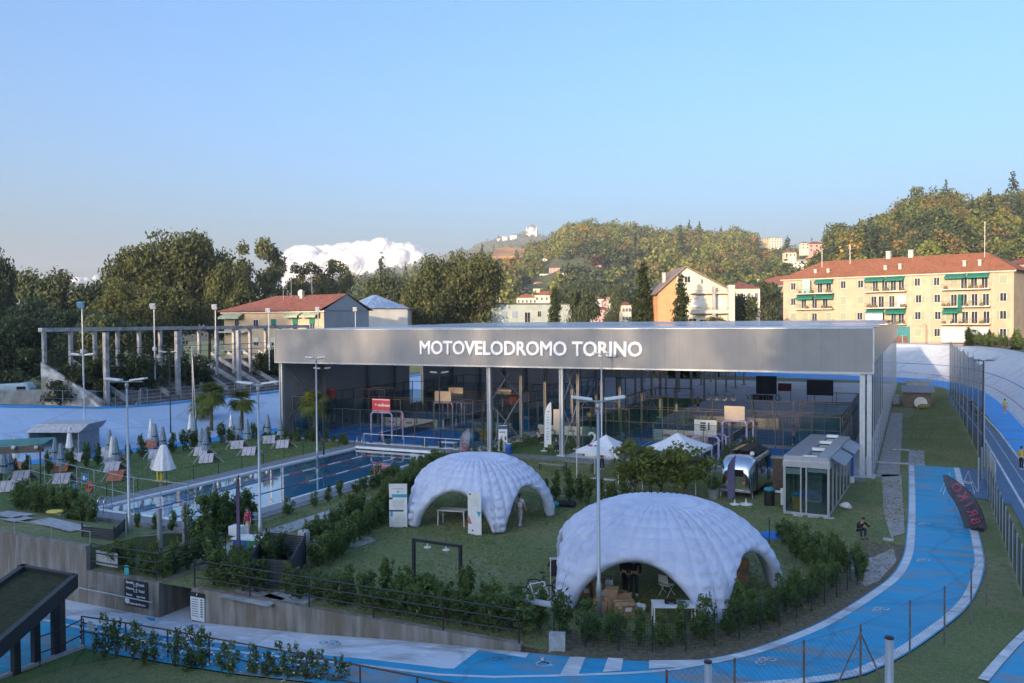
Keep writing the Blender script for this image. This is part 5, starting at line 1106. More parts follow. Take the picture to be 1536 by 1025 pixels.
# dark goal-like shower frame
p=G(621,872); q=G(691,884); fr_=thing('shower_frame','dark square portal frame with two white shower heads on the lawn','frame',(p.x,p.y,0)); dx=q-p; h=1.75; sN=Vector((-dx.y,dx.x,0)).normalized()*.12
for c in (Vector((0,0,0)),dx): m=MB(); m.extr([c-dx.normalized()*.06-sN*.5,c+dx.normalized()*.06-sN*.5,c+dx.normalized()*.06+sN*.5,c-dx.normalized()*.06+sN*.5],(0,0,h)); m.build('post',M_dark,fr_)
m=MB(); m.extr([-dx.normalized()*.06-sN*.5+Vector((0,0,h)),dx*1.03-sN*.5+Vector((0,0,h)),dx*1.03+sN*.5+Vector((0,0,h)),-dx.normalized()*.06+sN*.5+Vector((0,0,h))],(0,0,.12)); m.build('crossbar',M_dark,fr_)
for f in (.3,.7): m=MB(); c=dx*f; m.lathe([(.0,0),(.16,0),(.16,.03),(.03,.05),(.02,.2)],12,(c.x,c.y,h-.2)); m.build('shower_head',M_white,fr_)
# banner stands by the farther dome
def stand(lbl,px0,px1,pyt,pyb,items,tilt=0.,name='banner_stand',th=.03,feet=True):
    a=G(px0,pyb[0]); b=G(px1,pyb[1]); D=(a.xy.length+b.xy.length)/2; x=(b-a); W_=x.length; x.normalize(); r_=thing(name,lbl,'banner',(a+b)/2)
    dpt=(a+(b-a)/2-Vector((0,0,H))).dot(fw); hh=(((pyb[0]+pyb[1])/2-pyt)/F*dpt)*1.02
    n=Vector((x.y,-x.x,0)); m=MB(); m.extr([-x*W_/2,x*W_/2,x*W_/2+Vector((0,0,hh)),-x*W_/2+Vector((0,0,hh))],-n*th); m.build('panel',M_white,r_)
    for (u0,v0,u1,v1,mt) in items:
        m=MB(); P=[(-.5+u0)*W_*x+Vector((0,0,v0*hh)),(-.5+u1)*W_*x+Vector((0,0,v0*hh)),(-.5+u1)*W_*x+Vector((0,0,v1*hh)),(-.5+u0)*W_*x+Vector((0,0,v1*hh))]
        m.extr([p+n*.006 for p in P],-n*.004); m.build('print',mt,r_)
    if feet:
        m=MB()
        for u in (-.35,.35): m.extr([x*W_*u-x*.04-n*.2,x*W_*u+x*.04-n*.2,x*W_*u+x*.04+n*.2,x*W_*u-x*.04+n*.2],(0,0,.03))
        m.build('foot',M_dark,r_)
    return r_,x,n,W_,hh
M_cy=mat('cyan_print',(.05,.38,.62),.6); M_nv=mat('navy_print',(.05,.09,.18),.6); M_pk=mat('pink_print',(.55,.15,.22),.6); M_lg=mat('light_grey_print',(.45,.47,.5),.6)
b1,x,n,W_,hh=stand('white banner stand with cyan and navy bars before the farther dome',584,611,727,(791,791),[(.17,.69,1.,.76,M_cy),(0,.64,.2,.69,M_nv),(0,.36,.8,.40,M_nv),(.08,.25,.2,.36,M_cy),(.45,.8,.55,.83,M_nv),(.15,.88,.8,.895,M_lg)]+[(.2,.6-.035*k,.8,.61-.035*k,M_lg) for k in range(5)]+[(.35,.3-.04*k,.9,.305-.04*k,M_lg) for k in range(6)])
b2,x,n,W_,hh=stand('white leaning banner stand with pink and cyan triangles beside the dome leg',702,722,740,(801,804),[(.3,.08,.42,.12,M_nv),(.1,.93,.25,.97,M_nv)]+[(.2,.85-.04*k,.85,.857-.04*k,M_lg) for k in range(5)])
m=MB(); Q=lambda u,v:(-.5+u)*W_*x+Vector((0,0,v*hh))+n*.006; m.extr([Q(0,.25),Q(.32,.25),Q(.05,.45)],-n*.004); m.build('print',M_pk,b2); m=MB(); m.extr([Q(.65,.56),Q(1,.56),Q(.85,.43)],-n*.004); m.build('print',M_cy,b2)
b3,x,n,W_,hh=stand('white poster stand with dark header near the grey front column',748,761,639,(678,678),[(0,.86,1,.98,M_nv),(.1,.72,.8,.77,M_pk),(.2,.5,.5,.6,M_lg),(.7,.45,.9,.58,M_nv),(.7,.25,.9,.36,M_nv),(.15,.3,.55,.42,M_lg)])
dr=thing('blue_barrel','small blue drum standing beside the poster stand','barrel',G(763,681)); m=MB(); m.lathe([(.0,0),(.26,0),(.28,.05),(.26,.3),(.28,.34),(.26,.6),(.26,.85),(.0,.85)],14); m.build('drum',mat('blue_drum',(.03,.12,.45),.4),dr,smooth=True); m=MB(); m.lathe([(.0,.85),(.27,.85),(.27,.89),(.0,.89)],14); m.build('lid',M_white,dr)
# feather flags
def flag(lbl,base,h,w_,xdir,mf,items=(),txt=None,txm=None,lean=0.,bow=.35,n=14,mir=False,z0=.35,tsz=None):
    """tall sail flag: pole bowed over at the top, cloth on one side of it"""
    r_=thing('feather_flag',lbl,'flag',base); x=Vector(xdir).normalized(); pl=[];
    def pole(t): return x*(lean*h*t+(bow*w_*max(0,(t-.72)/.28)**2*1.6))+Vector((0,0,h*(t-.03*max(0,(t-.72)/.28)**2)))
    m=MB(); m.tube([pole(k/n) for k in range(n+1)],.018,5); m.build('pole',M_dark,r_)
    m=MB(); A=[];B=[]
    for k in range(n+1):
        t=z0/h+(1-z0/h)*k/n; p=pole(t); s=w_*min(1,max(0.02,(1-t)/.24)**.6) ; A.append(p); B.append(p+x*s-Vector((0,0,.12*w_*(1 if t>.8 else .3)))+Vector((-x.y,x.x,0))*.05*math.sin(t*9))
    m.strip(A,B); cl=m.build('sail',mf,r_)
    sol=cl.modifiers.new('thickness','SOLIDIFY'); sol.thickness=.008
    m=MB(); m.lathe([(.0,0),(.3,0),(.3,.05),(.05,.07),(.03,.3)],14); m.build('base',M_white,r_)
    nv=Vector((x.y,-x.x,0))
    if txt:
        up_=(pole(.6)-pole(.3)).normalized(); rd=-up_ if mir else up_
        M4=face_M(pole(.5)+x*w_*.5+nv*.03,up_ ,-x if not mir else -x)
        o=text_mesh('lettering',txt,tsz or w_*.75,txm,r_,M4,.012,.004); 
        o2=o.copy(); o2.data=o.data.copy(); o2.data.transform(Matrix.Translation(-nv*.06)); COL.objects.link(o2)
    for (t,u,s,mt) in items:
        m=MB(); c=pole(t)+x*w_*u+nv*.03; 
        if s<0: s=-s; m.tube([c+x*s*math.cos(k*.5236)+Vector((0,0,s*math.sin(k*.5236))) for k in range(13)],s*.28,5)
        else: m.extr([c-x*s-Vector((0,0,s*.35)),c+x*s-Vector((0,0,s*.35)),c+x*s+Vector((0,0,s*.35)),c-x*s+Vector((0,0,s*.35))],nv*.004)
        m.build('print',mt,r_)
    return r_
M_fg=mat('charcoal_flag_cloth',(.09,.095,.125),.75); M_fs=layered('silver_grey_flag_cloth',[(.18,.18,.21),(.07,.07,.085),(.3,.3,.34)],[1,1.2,2.],.6); M_fp=mat('violet_flag_cloth',(.10,.085,.20),.75); M_pinkt=mat('coral_lettering',(.38,.09,.15),.6)
# the leaning BRIKO flag is seen from behind, so its word reads mirrored
bk=thing('feather_flag','charcoal flag with coral letters BRIKO leaning over the blue way','flag',G(1466,795)); b0=bk.location; tp=AD(1419,714,(b0-Vector((0,0,H))).dot(fw)-.6)-b0
ax=tp.normalized(); sd_=Vector((.93,.36,0)); m=MB(); A=[];B=[];n=16
def bp(t): return tp*t+Vector((.26,.10,0))*math.sin(t*math.pi)*1.0
nrm=ax.cross(sd_).normalized()
for k in range(n+1):
    t=.02+.98*k/n; w_=1.15*min(1,((1.03-t)/.32)**.65); c=bp(t); A.append(c-sd_*w_*.55+nrm*.05*math.sin(7*t)); B.append(c+sd_*w_*.45+nrm*.05*math.sin(7*t+1))
m.strip(A,B); cl=m.build('sail',M_fg,bk); sol=cl.modifiers.new('thickness','SOLIDIFY'); sol.thickness=.01
m=MB(); m.tube([Vector(b) for b in B]+[Vector(A[-1])],.02,5); m.build('pole',M_black,bk); m=MB(); m.lathe([(.0,0),(.35,0),(.35,.06),(.05,.08),(.04,.2)],12); m.build('base',M_dark,bk)
toc=(Vector((0,0,H))-(b0+bp(.42))).normalized(); fn=nrm if nrm.dot(toc)>0 else -nrm
for k,ch in enumerate('BRIKO'):
    t=.17+.155*k; c=bp(t)-sd_*.02; d=(bp(t+.05)-bp(t-.05)).normalized(); yv=(sd_-d*sd_.dot(d)).normalized()
    me_M=Matrix((d,yv,fn)).transposed().to_4x4(); me_M.translation=c+fn*.075
    text_mesh('lettering',ch,.66,M_pinkt,bk,me_M,.02,.004)
flag('silver grey feather flag with coral ring logo behind the farther dome',G(686,698),3.0,.75,(.93,.37,0),M_fs,[(.5,.55,-.2,M_pinkt),(.36,.5,.22,M_pinkt),(.27,.45,.2,M_pinkt)],lean=.12,bow=.4)
flag('tall white feather flag with blue lettering before the lounge turf',G(816,677),4.4,.62,(1,.2,0),M_wfab,[(.78-.055*k,.5,.07+.03*(k%3==0),M_cy if k%2 else M_nv) for k in range(11)],bow=.5,lean=.02)
flag('narrow white feather flag seen nearly edge on beside the poster stand',G(748,676),3.8,.6,(.25,-1,0),M_wfab,bow=.3)
flag('violet feather flag on a round white foot behind the silver caravan tail',G(1102,757),3.1,.42,(-1,-.2,0),M_fp,[(.7,.5,.08,M_lg),(.6,.5,.06,M_lg)],bow=-.1)
wf=thing('flag_foot','empty round white flag foot beside the caravan','flag foot',G(1119,757)); m=MB(); m.lathe([(.0,0),(.38,0),(.38,.05),(.05,.08),(.03,.35)],16); m.build('base',M_white,wf)
flag('small violet feather flag between the right gazebo and caravan',G(1070,690),2.6,.4,(-1,-.2,0),M_fp,bow=-.1)
flag('thin violet feather flag on a tall pole beside the dark planter screen',G(361,862),4.6,.17,(-.9,-.4,0),mat('magenta_flag_cloth',(.12,.05,.11),.75,c2=(.08,.09,.2),scale=.8),bow=.1)
# ---------------------------------------------------------------- gazebos, benches
def gazebo(lbl,px,py_apex,Y,S=3.2):
    a=AY(px,py_apex,Y); r_=thing('white_gazebo',lbl,'gazebo',(a.x,Y,0),rad(-4)); zt=a.z; ze=zt-.95; m=MB(); h=S/2; n=6
    c=[(-h,-h,ze),(h,-h,ze),(h,h,ze),(-h,h,ze)]; ap=Vector((0,0,zt))
    for k in range(4):
        A=Vector(c[k]);B=Vector(c[(k+1)%4]); prev=[A.lerp(B,j/n) for j in range(n+1)]
        for i in range(1,6): 
            f=i/6; cur=[(A.lerp(B,j/n)).lerp(ap,f)-Vector((0,0,.10*math.sin(f*math.pi))) for j in range(n+1)]; m.strip(prev,cur); prev=cur
        m.strip(prev,[ap]*(n+1)); m.strip([A.lerp(B,j/n)-Vector((0,0,.26)) for j in range(n+1)],[A.lerp(B,j/n) for j in range(n+1)])
    m.build('canopy',M_wfab,r_,smooth=False)
    for (x,y,z) in c: m=MB(); m.tube([(x*.97,y*.97,0),(x*.97,y*.97,z-.05)],.03,6); m.build('leg',M_white,r_)
    return r_
gazebo('white pop up gazebo left of the young trees with red marked valance',909,652,56.5); gazebo('white pop up gazebo right behind the young trees',1016,649,55.5,3.7)
red=thing('red_logo','small coral logo on the left gazebo valance','logo',AY(889,668,54.6)); m=MB(); m.bb(-.35,-.02,-.1,.0,0,.05); m.bb(.1,-.02,-.08,.5,0,.02); m.build('print',M_pinkt,red)
M_wood=layered('grey_bench_wood',[(.28,.27,.25),(.2,.19,.17)],[1,6],.8)
bench('grey wooden beer bench at the edge of the paving left',828,706,2.2,.5,M_wood,'beer_bench',rz=rad(-3)); bench('grey wooden beer table beside the hall corner column',868,708,2.4,.75,M_wood,'beer_table',rz=rad(-5)); 
for px,py,lb in [(905,735,'pale picnic table farther left behind the reedy plants'),(925,755,'pale picnic table nearest behind the reedy plants'),(960,740,'pale picnic table under the young trees')]: bench(lb,px,py,1.7,.74,M_lg,'picnic_table',rz=rad(-8))
gx=mat('olive_chair_fabric',(.12,.15,.05),.85)
for px,py,rz,lb in [(770,672,20,'olive lounge chair nearest the blue drum'),(784,665,-30,'olive lounge chair right behind the drum'),(795,668,60,'olive lounge chair beside the white feather flag'),(826,682,200,'olive lounge chair nearest the front column base'),(856,674,150,'olive lounge chair behind the braced column'),(806,655,80,'olive lounge chair deepest on the lounge turf')]:
    p=G(px,py); chair(lb,(p.x,p.y,0),rad(rz),M_dark,gx,'lounge_chair')
bl=thing('bean_bag','blue bean bag on the left court behind the pool','bean bag',G(710,657)); m=MB(); m.ell((0,0,.3),(.4,.4,.34),12,8); m.build('bag',mat('pale_blue_cloth',(.2,.35,.55),.8),bl,smooth=True)
wt_=thing('white_table','low white table with papers near the far pool rail','table',G(672,676)); m=MB(); m.bb(-.8,-.35,.7,.8,.35,.74); m.build('tabletop',M_white,wt_)
for sx in (-1,1): m=MB(); m.bb(sx*.7-.02,-.3,0,sx*.7+.02,.3,.7); m.build('leg',M_galv,wt_)
# ---------------------------------------------------------------- silver caravan
M_alu=mat('polished_aluminium',(.70,.72,.74),.16,1.,var=.03,scale=1.5); M_tint=mat('dark_tinted_glass',(.015,.017,.02),.08,0,spec=.8); M_solar=mat('dark_roof_panel',(.02,.025,.035),.15,.2,spec=.8)
cv_=thing('silver_caravan','rounded polished silver caravan with dark roof panels and two coloured tail light stacks','caravan',(-10.1,53.9,0),rad(-4))
Wc,Lc,z0,z1=2.35,6.,.45,2.75
secs=[]; nsec=13
for k in range(nsec):
    t=k/(nsec-1)
    if t<.25: q=t/.25; s=math.sin(math.acos(1-q)) if q<1 else 1; y=(1-math.cos(q*math.pi/2))*1.1 if False else q*1.15
    elif t>.75: q=(1-t)/.25; s=math.sqrt(max(0,1-(1-q)**2)); y=Lc-q*1.15
    else: s=1; y=1.15+(t-.25)/.5*(Lc-2.3)
    s=max(.0,s if t<=.75 and t>=.25 else math.sqrt(max(0,1-(1-q)**2)))
    prof=[]
    for j in range(17):
        u=j/16; a=math.pi*u; x=-math.cos(a); zz=math.sin(a)
        ex=(abs(x)**.42)*(1 if x>0 else -1); ez=zz**.5
        wx=Wc/2*(.72+.28*s); hz=(z1-z0-.15)*(.55+.45*s)
        prof.append((ex*wx,y+ (0),z0+ez*hz if j not in(0,16) else z0))
    secs.append(prof)
m=MB(); vs=[p for s in secs for p in s]; fs=[]
for i in range(nsec-1):
    for j in range(16): fs.append((i*17+j,i*17+j+1,(i+1)*17+j+1,(i+1)*17+j))
fs.append(tuple(range(16,-1,-1))); fs.append(tuple((nsec-1)*17+j for j in range(17))); m.add(vs,fs); m.build('body',M_alu,cv_,smooth=False,bevel=.0)
for p_ in cv_.children: 
    for f in p_.data.polygons: f.use_smooth=len(f.vertices)==4
m=MB(); m.bb(-.5,-.03,1.35,.5,.04,1.78); m.build('rear_window',M_tint,cv_)
for s in (-1,1):
    m=MB(); 
    for k,zz in enumerate((1.15,.97,.8)): m.lathe([(.0,-.02),(.075,-.02),(.075,.05),(0,.05)],10,(0,0,0),[0,1,0][k] if k<2 else 2); 
    i0=len(m.v)-3*40
    for k in range(3):
        for i in range(i0+k*40,i0+(k+1)*40): v=m.v[i]; m.v[i]=(v[0]+s*.52,v[2]-.03,v[1]+(1.15,.97,.8)[k])
    m.build('tail_light',[mat('red_lens',(.5,.02,.02),.3),mat('amber_lens',(.6,.35,.15),.3),mat('green_lens',(.2,.3,.08),.3)],cv_)
for x0,x1,yy0,yy1 in [(-.95,-.35,1.6,4.9),(-.25,.45,1.5,4.9),(.52,.98,1.5,4.6)]:
    m=MB(); zr_=lambda x: 2.80-.22*abs(x)**2.2; m.add([(x0,yy0,zr_(x0)),(x1,yy0,zr_(x1)),(x1,yy1,zr_(x1)),(x0,yy1,zr_(x0)),(x0,yy0,zr_(x0)-.06),(x1,yy0,zr_(x1)-.06),(x1,yy1,zr_(x1)-.06),(x0,yy1,zr_(x0)-.06)],[(0,1,2,3),(0,4,5,1),(1,5,6,2),(2,6,7,3),(3,7,4,0)]); m.build('roof_panel',M_solar,cv_)
m=MB(); m.bb(Wc/2-.03,1.9,1.3,Wc/2+.012,2.9,1.85); m.bb(Wc/2-.03,3.6,.6,Wc/2+.012,4.4,2.2); m.build('side_window',M_tint,cv_)
m=MB(); m.bb(-.95,-.12,.38,.95,.05,.5); m.build('bumper',M_galv,cv_)
for s in (-1,1): m=MB(); m.tube([(s*.98,3.0,.36),(s*1.1,3.0,.36)],.36,16); m.build('wheel',M_black,cv_)
for s in (-1,1): m=MB(); m.tube([(s*.95,.3,.45),(s*1.02,.15,0)],.03); m.build('jack_leg',M_galv,cv_)
m=MB(); m.lathe([(.0,0),(.13,0),(.15,.1),(.1,.2),(0,.22)],10,(.75,1.2,2.58)); m.build('vent_cap',M_white,cv_)
# small things by the caravan
tb=thing('wooden_pillar','weathered wooden pillar with a flat top beside the caravan','pillar',(-7.75,56.,0)); m=MB(); m.bb(-.35,-.3,0,.35,.3,2.35); m.build('trunk',mat('brown_post_wood',(.10,.07,.05),.8,c2=(.05,.04,.03),scale=3),tb); m=MB(); m.bb(-.5,-.4,2.35,.5,.4,2.43); m.build('top',M_wood,tb)
wbn=thing('waste_bin','black waste bin with a blue bag rim beside the glass cabin','waste bin',G(1154,758)); m=MB(); m.lathe([(.0,0),(.3,0),(.32,.9),(.0,.9)],14); m.build('bin',M_black,wbn,smooth=False); m=MB(); m.ell((0,0,.95),(.35,.32,.16),12,6); m.build('bag',mat('teal_bag',(.02,.25,.35),.5),wbn,smooth=True)
sk=thing('white_sink_stand','small white washing stand between bin and glass cabin','stand',G(1168,757)); m=MB(); m.bb(-.3,-.2,.75,.3,.2,.82); m.build('top',M_white,sk); m=MB(); m.tube([(.2,0,0),(.2,0,1.0)],.09,8); m.build('canister',M_white,sk)
for sx in (-.25,): m=MB(); m.tube([(sx,-.15,0),(sx,-.15,.75)],.02); m.build('leg',M_galv,sk)
pl=thing('plant_pot','grey bucket with a plant left of the caravan','plant pot',G(1070,748)); m=MB(); m.lathe([(.0,0),(.28,0),(.36,.6),(.0,.58)],12); m.build('pot',M_steel,pl); crown('foliage',[((0,0,1.),(.4,.4,.45))],260,.1,M_leafs,pl,5,asp=.4)
# ---------------------------------------------------------------- glass cabin
cb=thing('glass_cabin','grey aluminium glass cabin with skylight roof and raised shutters','cabin',(-6.75,50.5,0),rad(-2.5)); Wb,Lb,hb=2.48,10.2,2.75
M_al=mat('matt_aluminium',(.44,.45,.48),.4,.4,var=.05); M_gl=glass('cabin_glass',(.7,.8,.8),.02,.5)
m=MB(); m.bb(0,0,.03,Wb,Lb,.16); m.build('floor',M_al,cb)
for x in (0,Wb): m=MB(); m.bb(x-.1 if x else -.02,0,.16,x+.02 if x else .12,.14,hb); m.build('corner_post',M_al,cb)
for k in range(1,7):
    Y=Lb*k/6
    for x in (0,Wb): m=MB(); m.bb(x-.06,Y-.08,.16,x+.03,Y,hb); m.build('mullion',M_al,cb)
for x in (.95,1.25): m=MB(); m.bb(x-.04,.02,.16,x+.04,.1,hb); m.build('mullion',M_al,cb)
m=MB(); m.bb(-.04,-.04,hb,Wb+.04,Lb,hb+.36); m.build('fascia',M_al,cb,bevel=.015)
m=MB(); m.bb(.0,.05,hb+.36,1.05,Lb-.1,hb+.62)
for k in range(22): m.bb(.06+.045*k,.12,hb+.62,.085+.045*k,Lb-.2,hb+.65)
m.bb(Wb-.7,.05,hb+.36,Wb,Lb-.1,hb+.6); m.bb(1.05,.05,hb+.36,Wb-.7,.25,hb+.62); m.build('roof_deck',M_al,cb)
m=MB()
for k in range(4): m.bb(1.05,.25+k*3.2,hb+.5,Wb-.7,.55+k*3.2,hb+.66)
m.build('roof_beam',M_white,cb)
m=MB(); m.bb(1.05,.25,hb+.44,Wb-.7,Lb-.1,hb+.46); m.build('skylight',M_gl,cb)
m=MB()
for Y0_,Y1_ in ((.7,4.6),(5.4,9.4)): m.extr([(Wb+.02,Y0_,hb+.5),(Wb+.02,Y1_,hb+.5),(Wb+.75,Y1_,hb+.1),(Wb+.75,Y0_,hb+.1)],(0.02,0,.05))
m.build('raised_shutter',M_solar if False else mat('slate_shutter',(.13,.16,.22),.4,.3),cb)
m=MB(); m.bb(.1,.05,.16,Wb-.1,.06,hb); m.build('front_glass',M_gl,cb); m=MB(); m.bb(Wb-.03,.14,.16,Wb-.02,Lb-.1,hb); m.bb(0.02,.14,.16,.03,Lb-.1,hb); m.build('side_glass',M_gl,cb)
m=MB(); m.bb(.12,.08,hb-.42,.92,.12,hb-.1); m.bb(1.3,.08,hb-.25,Wb-.15,.12,hb-.05); m.build('roller_blind',M_white,cb)
m=MB(); m.bb(.05,Lb-.15,.16,Wb-.05,Lb-.1,hb); m.build('back_wall',mat('dim_back_wall',(.2,.22,.24),.7),cb)
yb=thing('yellow_bin','yellow crate bin with teal lid inside the glass cabin','crate',(-6.1,51.4,.17)); m=MB(); m.bb(-.25,-.2,0,.25,.2,.75); m.build('bin',m_y,yb); m=MB(); m.bb(-.3,-.25,.75,.3,.25,1.0); m.build('lid',MATS['teal_bag'],yb)
fg=thing('white_fridge','white cabinet standing in the middle of the glass cabin','cabinet',(-5.4,54.,.17)); m=MB(); m.bb(-.4,-.35,0,.4,.35,1.6); m.build('body',M_white,fg); m=MB(); m.bb(-.37,-.37,.1,.37,-.355,1.5); m.build('door',M_lg,fg)
for px,py,lb in [(1197,774,'flat pale stepping slab farthest left before the cabin'),(1219,776,'flat pale stepping slab in the middle before the cabin'),(1243,778,'flat pale stepping slab right before the cabin')]:
    s_=thing('stepping_slab',lb,'slab',G(px,py)); m=MB(); m.box((0,0,.04),(.55,.3,.06),rz=.15); m.build('slab',M_slab,s_)
bs=thing('blue_post_box','blue post with a white box at the cabin side','post',G(1277,724)); m=MB(); m.bb(-.15,-.15,0,.15,.15,2.4); m.build('post',mat('blue_post',(.02,.12,.4),.5),bs); m=MB(); m.bb(-.18,-.18,0.,.18,.18,.45); m.build('box',M_white,bs)
bh=thing('blue_mat','bright blue folded tarpaulin hump behind the nearer dome','tarpaulin',G(1160,806)); m=MB(); m.ell((0,0,0),(.9,.5,.28),14,6); m.build('cover',mat('bright_blue_tarp',(.02,.16,.6),.5),bh,smooth=True)
wp=thing('wooden_sheet','pale sloping wooden ramp sheet beside the blue hump','board',G(1195,805)); m=MB(); m.extr([(-.7,-.35,.03),(.9,-.35,.03),(.9,.35,.03),(-.7,.35,.18)],(0,0,.03)); m.build('sheet',M_wood,wp)
tq=thing('turquoise_bag','turquoise bag lying on the grass right of the farther dome','bag',G(828,761)); m=MB(); m.ell((0,0,.18),(.36,.25,.2),12,6); m.ell((.25,.05,.2),(.2,.16,.16),10,6); m.build('bag',mat('turquoise_nylon',(.03,.33,.36),.6),tq,smooth=True)
for px,py,lb in [(843,760,'black bag on the grass right of the turquoise bag'),(856,761,'second black bag farther right of the turquoise bag')]:
    q=thing('black_bag',lb,'bag',G(px,py)); m=MB(); m.ell((0,0,.18),(.38,.25,.2),12,6); m.ell((.1,0,.3),(.2,.15,.12),8,5); m.build('bag',M_black,q,smooth=True)
# drying-rack like trestles on the blue way
def trestle(lbl,px,py,rz):
    r_=thing('trestle_stand',lbl,'trestle',G(px,py),rz)
    for s in (-1,1):
        m=MB(); m.tube([(-.45,s*.45,0),(0,s*.05,1.35),(.45,s*.45,0),(-.45,s*.45,0)],.018,5); m.tube([(-.25,s*.27,.6),(.25,s*.27,.6)],.014,5); m.build('frame',M_white,r_)
trestle('white triangular trestle stand behind the leaning flag, left one',1424,741,rad(10)); trestle('white triangular trestle stand behind the leaning flag, right one by the gate',1452,738,rad(-12))
# ---------------------------------------------------------------- reception desk, planters screen by the steps
dk=thing('reception_desk','green and blue reception desk with white top beside the pink topped woman','desk',G(385,838),rad(12)); m=MB(); m.bb(-1.0,-.35,0,1.0,.35,.95); m.build('body',mat('green_desk_front',(.02,.20,.16),.6),dk); m=MB(); m.bb(-1.08,-.42,.95,1.08,.42,1.02); m.build('top',M_white,dk); m=MB(); m.bb(-1.02,-.37,.55,-.35,-.352,.9); m.build('blue_print',mat('desk_blue',(.02,.12,.45),.6),dk)
m=MB(); n=14; m.tube([(.35*math.cos(t*math.pi/n)+.25,-.36,.42+.28*math.sin(t*math.pi/n)) for t in range(-2,n+3)],.035,5); m.bb(-.1,-.365,.3,.6,-.355,.36); m.build('emblem',M_white,dk)
bx_=thing('white_box','white box standing left of the reception desk','box',G(356,830)); m=MB(); m.bb(-.32,-.25,.9,.32,.25,1.35); m.build('box',M_white,bx_,bevel=.01); m=MB(); m.bb(-.05,-.05,0,.05,.05,.9); m.build('post',M_galv,bx_)
def screenbox(lbl,P,h,name='planter_screen'):
    r_=thing(name,lbl,'screen',P[0]); P=[Vector(p) for p in P]; m=MB()
    for a,b in zip(P,P[1:]):
        n=Vector((-(b-a).y,(b-a).x,0)).normalized()*.04
        for k in range(12): z=.06+k*(h-.1)/12; m.extr([a+Vector((0,0,z)),b+Vector((0,0,z)),b+Vector((0,0,z+(h-.1)/12-.025)),a+Vector((0,0,z+(h-.1)/12-.025))],n)
    m.build('slats',mat('anthracite_slats',(.035,.04,.05),.6),r_,world=True)
    for p in P: m=MB(); m.tube([p,p+Vector((0,0,h+.1))],.04); m.build('post',M_dark,r_,world=True)
    return r_
a,b,c,d=G(372,884),G(436,887),G(458,846),G(400,838); screenbox('anthracite slatted enclosure behind the low wall railing',[a,b,c,d,a],1.35)
a,b,c=G(124,832),G(172,838),G(192,815); screenbox('dark cloth covered fence corner with a brace beside the lamp post',[a,b,c],1.45,'cloth_fence')
for px,py,lb in [(420,838,'white curved stone block behind the anthracite enclosure'),(456,830,'upright white stone post at the enclosure corner')]:
    r_=thing('stone_block',lb,'stone',G(px,py)); m=MB(); m.lathe([(.0,0),(.3,0),(.3,1.0),(.25,1.12),(.0,1.15)],12); m.build('block',M_slab,r_,smooth=True)
wsn=thing('white_sign','white blank panel fixed low on the dark corner railing','panel',(-33.3,26.6,.1)); m=MB(); m.bb(-.5,0,.1,.9,.03,.75); m.build('panel',M_lg,wsn)
tn=thing('turquoise_notice','small turquoise notice on the corner wall edge','notice',(-31.6,26.4,.02)); m=MB(); m.bb(-.14,0,0.02,.14,.02,.45); m.build('panel',mat('turquoise_sign',(.05,.42,.5),.5),tn)
mc=thing('stone_slab','grey upright slab half hidden in the hedge end','slab',G(836,975)); m=MB(); m.box((0,0,.28),(.55,.3,.6),rz=.3); m.build('slab',M_slab,mc)
rk=thing('white_tubes','pale bundle lying on the hedge behind the railing','bundle',G(812,905,1.0)); m=MB(); m.tube([(-1.2,.1,0),(1.1,-.2,.05)],.12,8); m.tube([(-.9,.3,-.05),(1.2,0,-.02)],.1,8); m.build('bundle',mat('pale_blue_cover',(.42,.48,.55),.6),rk,smooth=True)
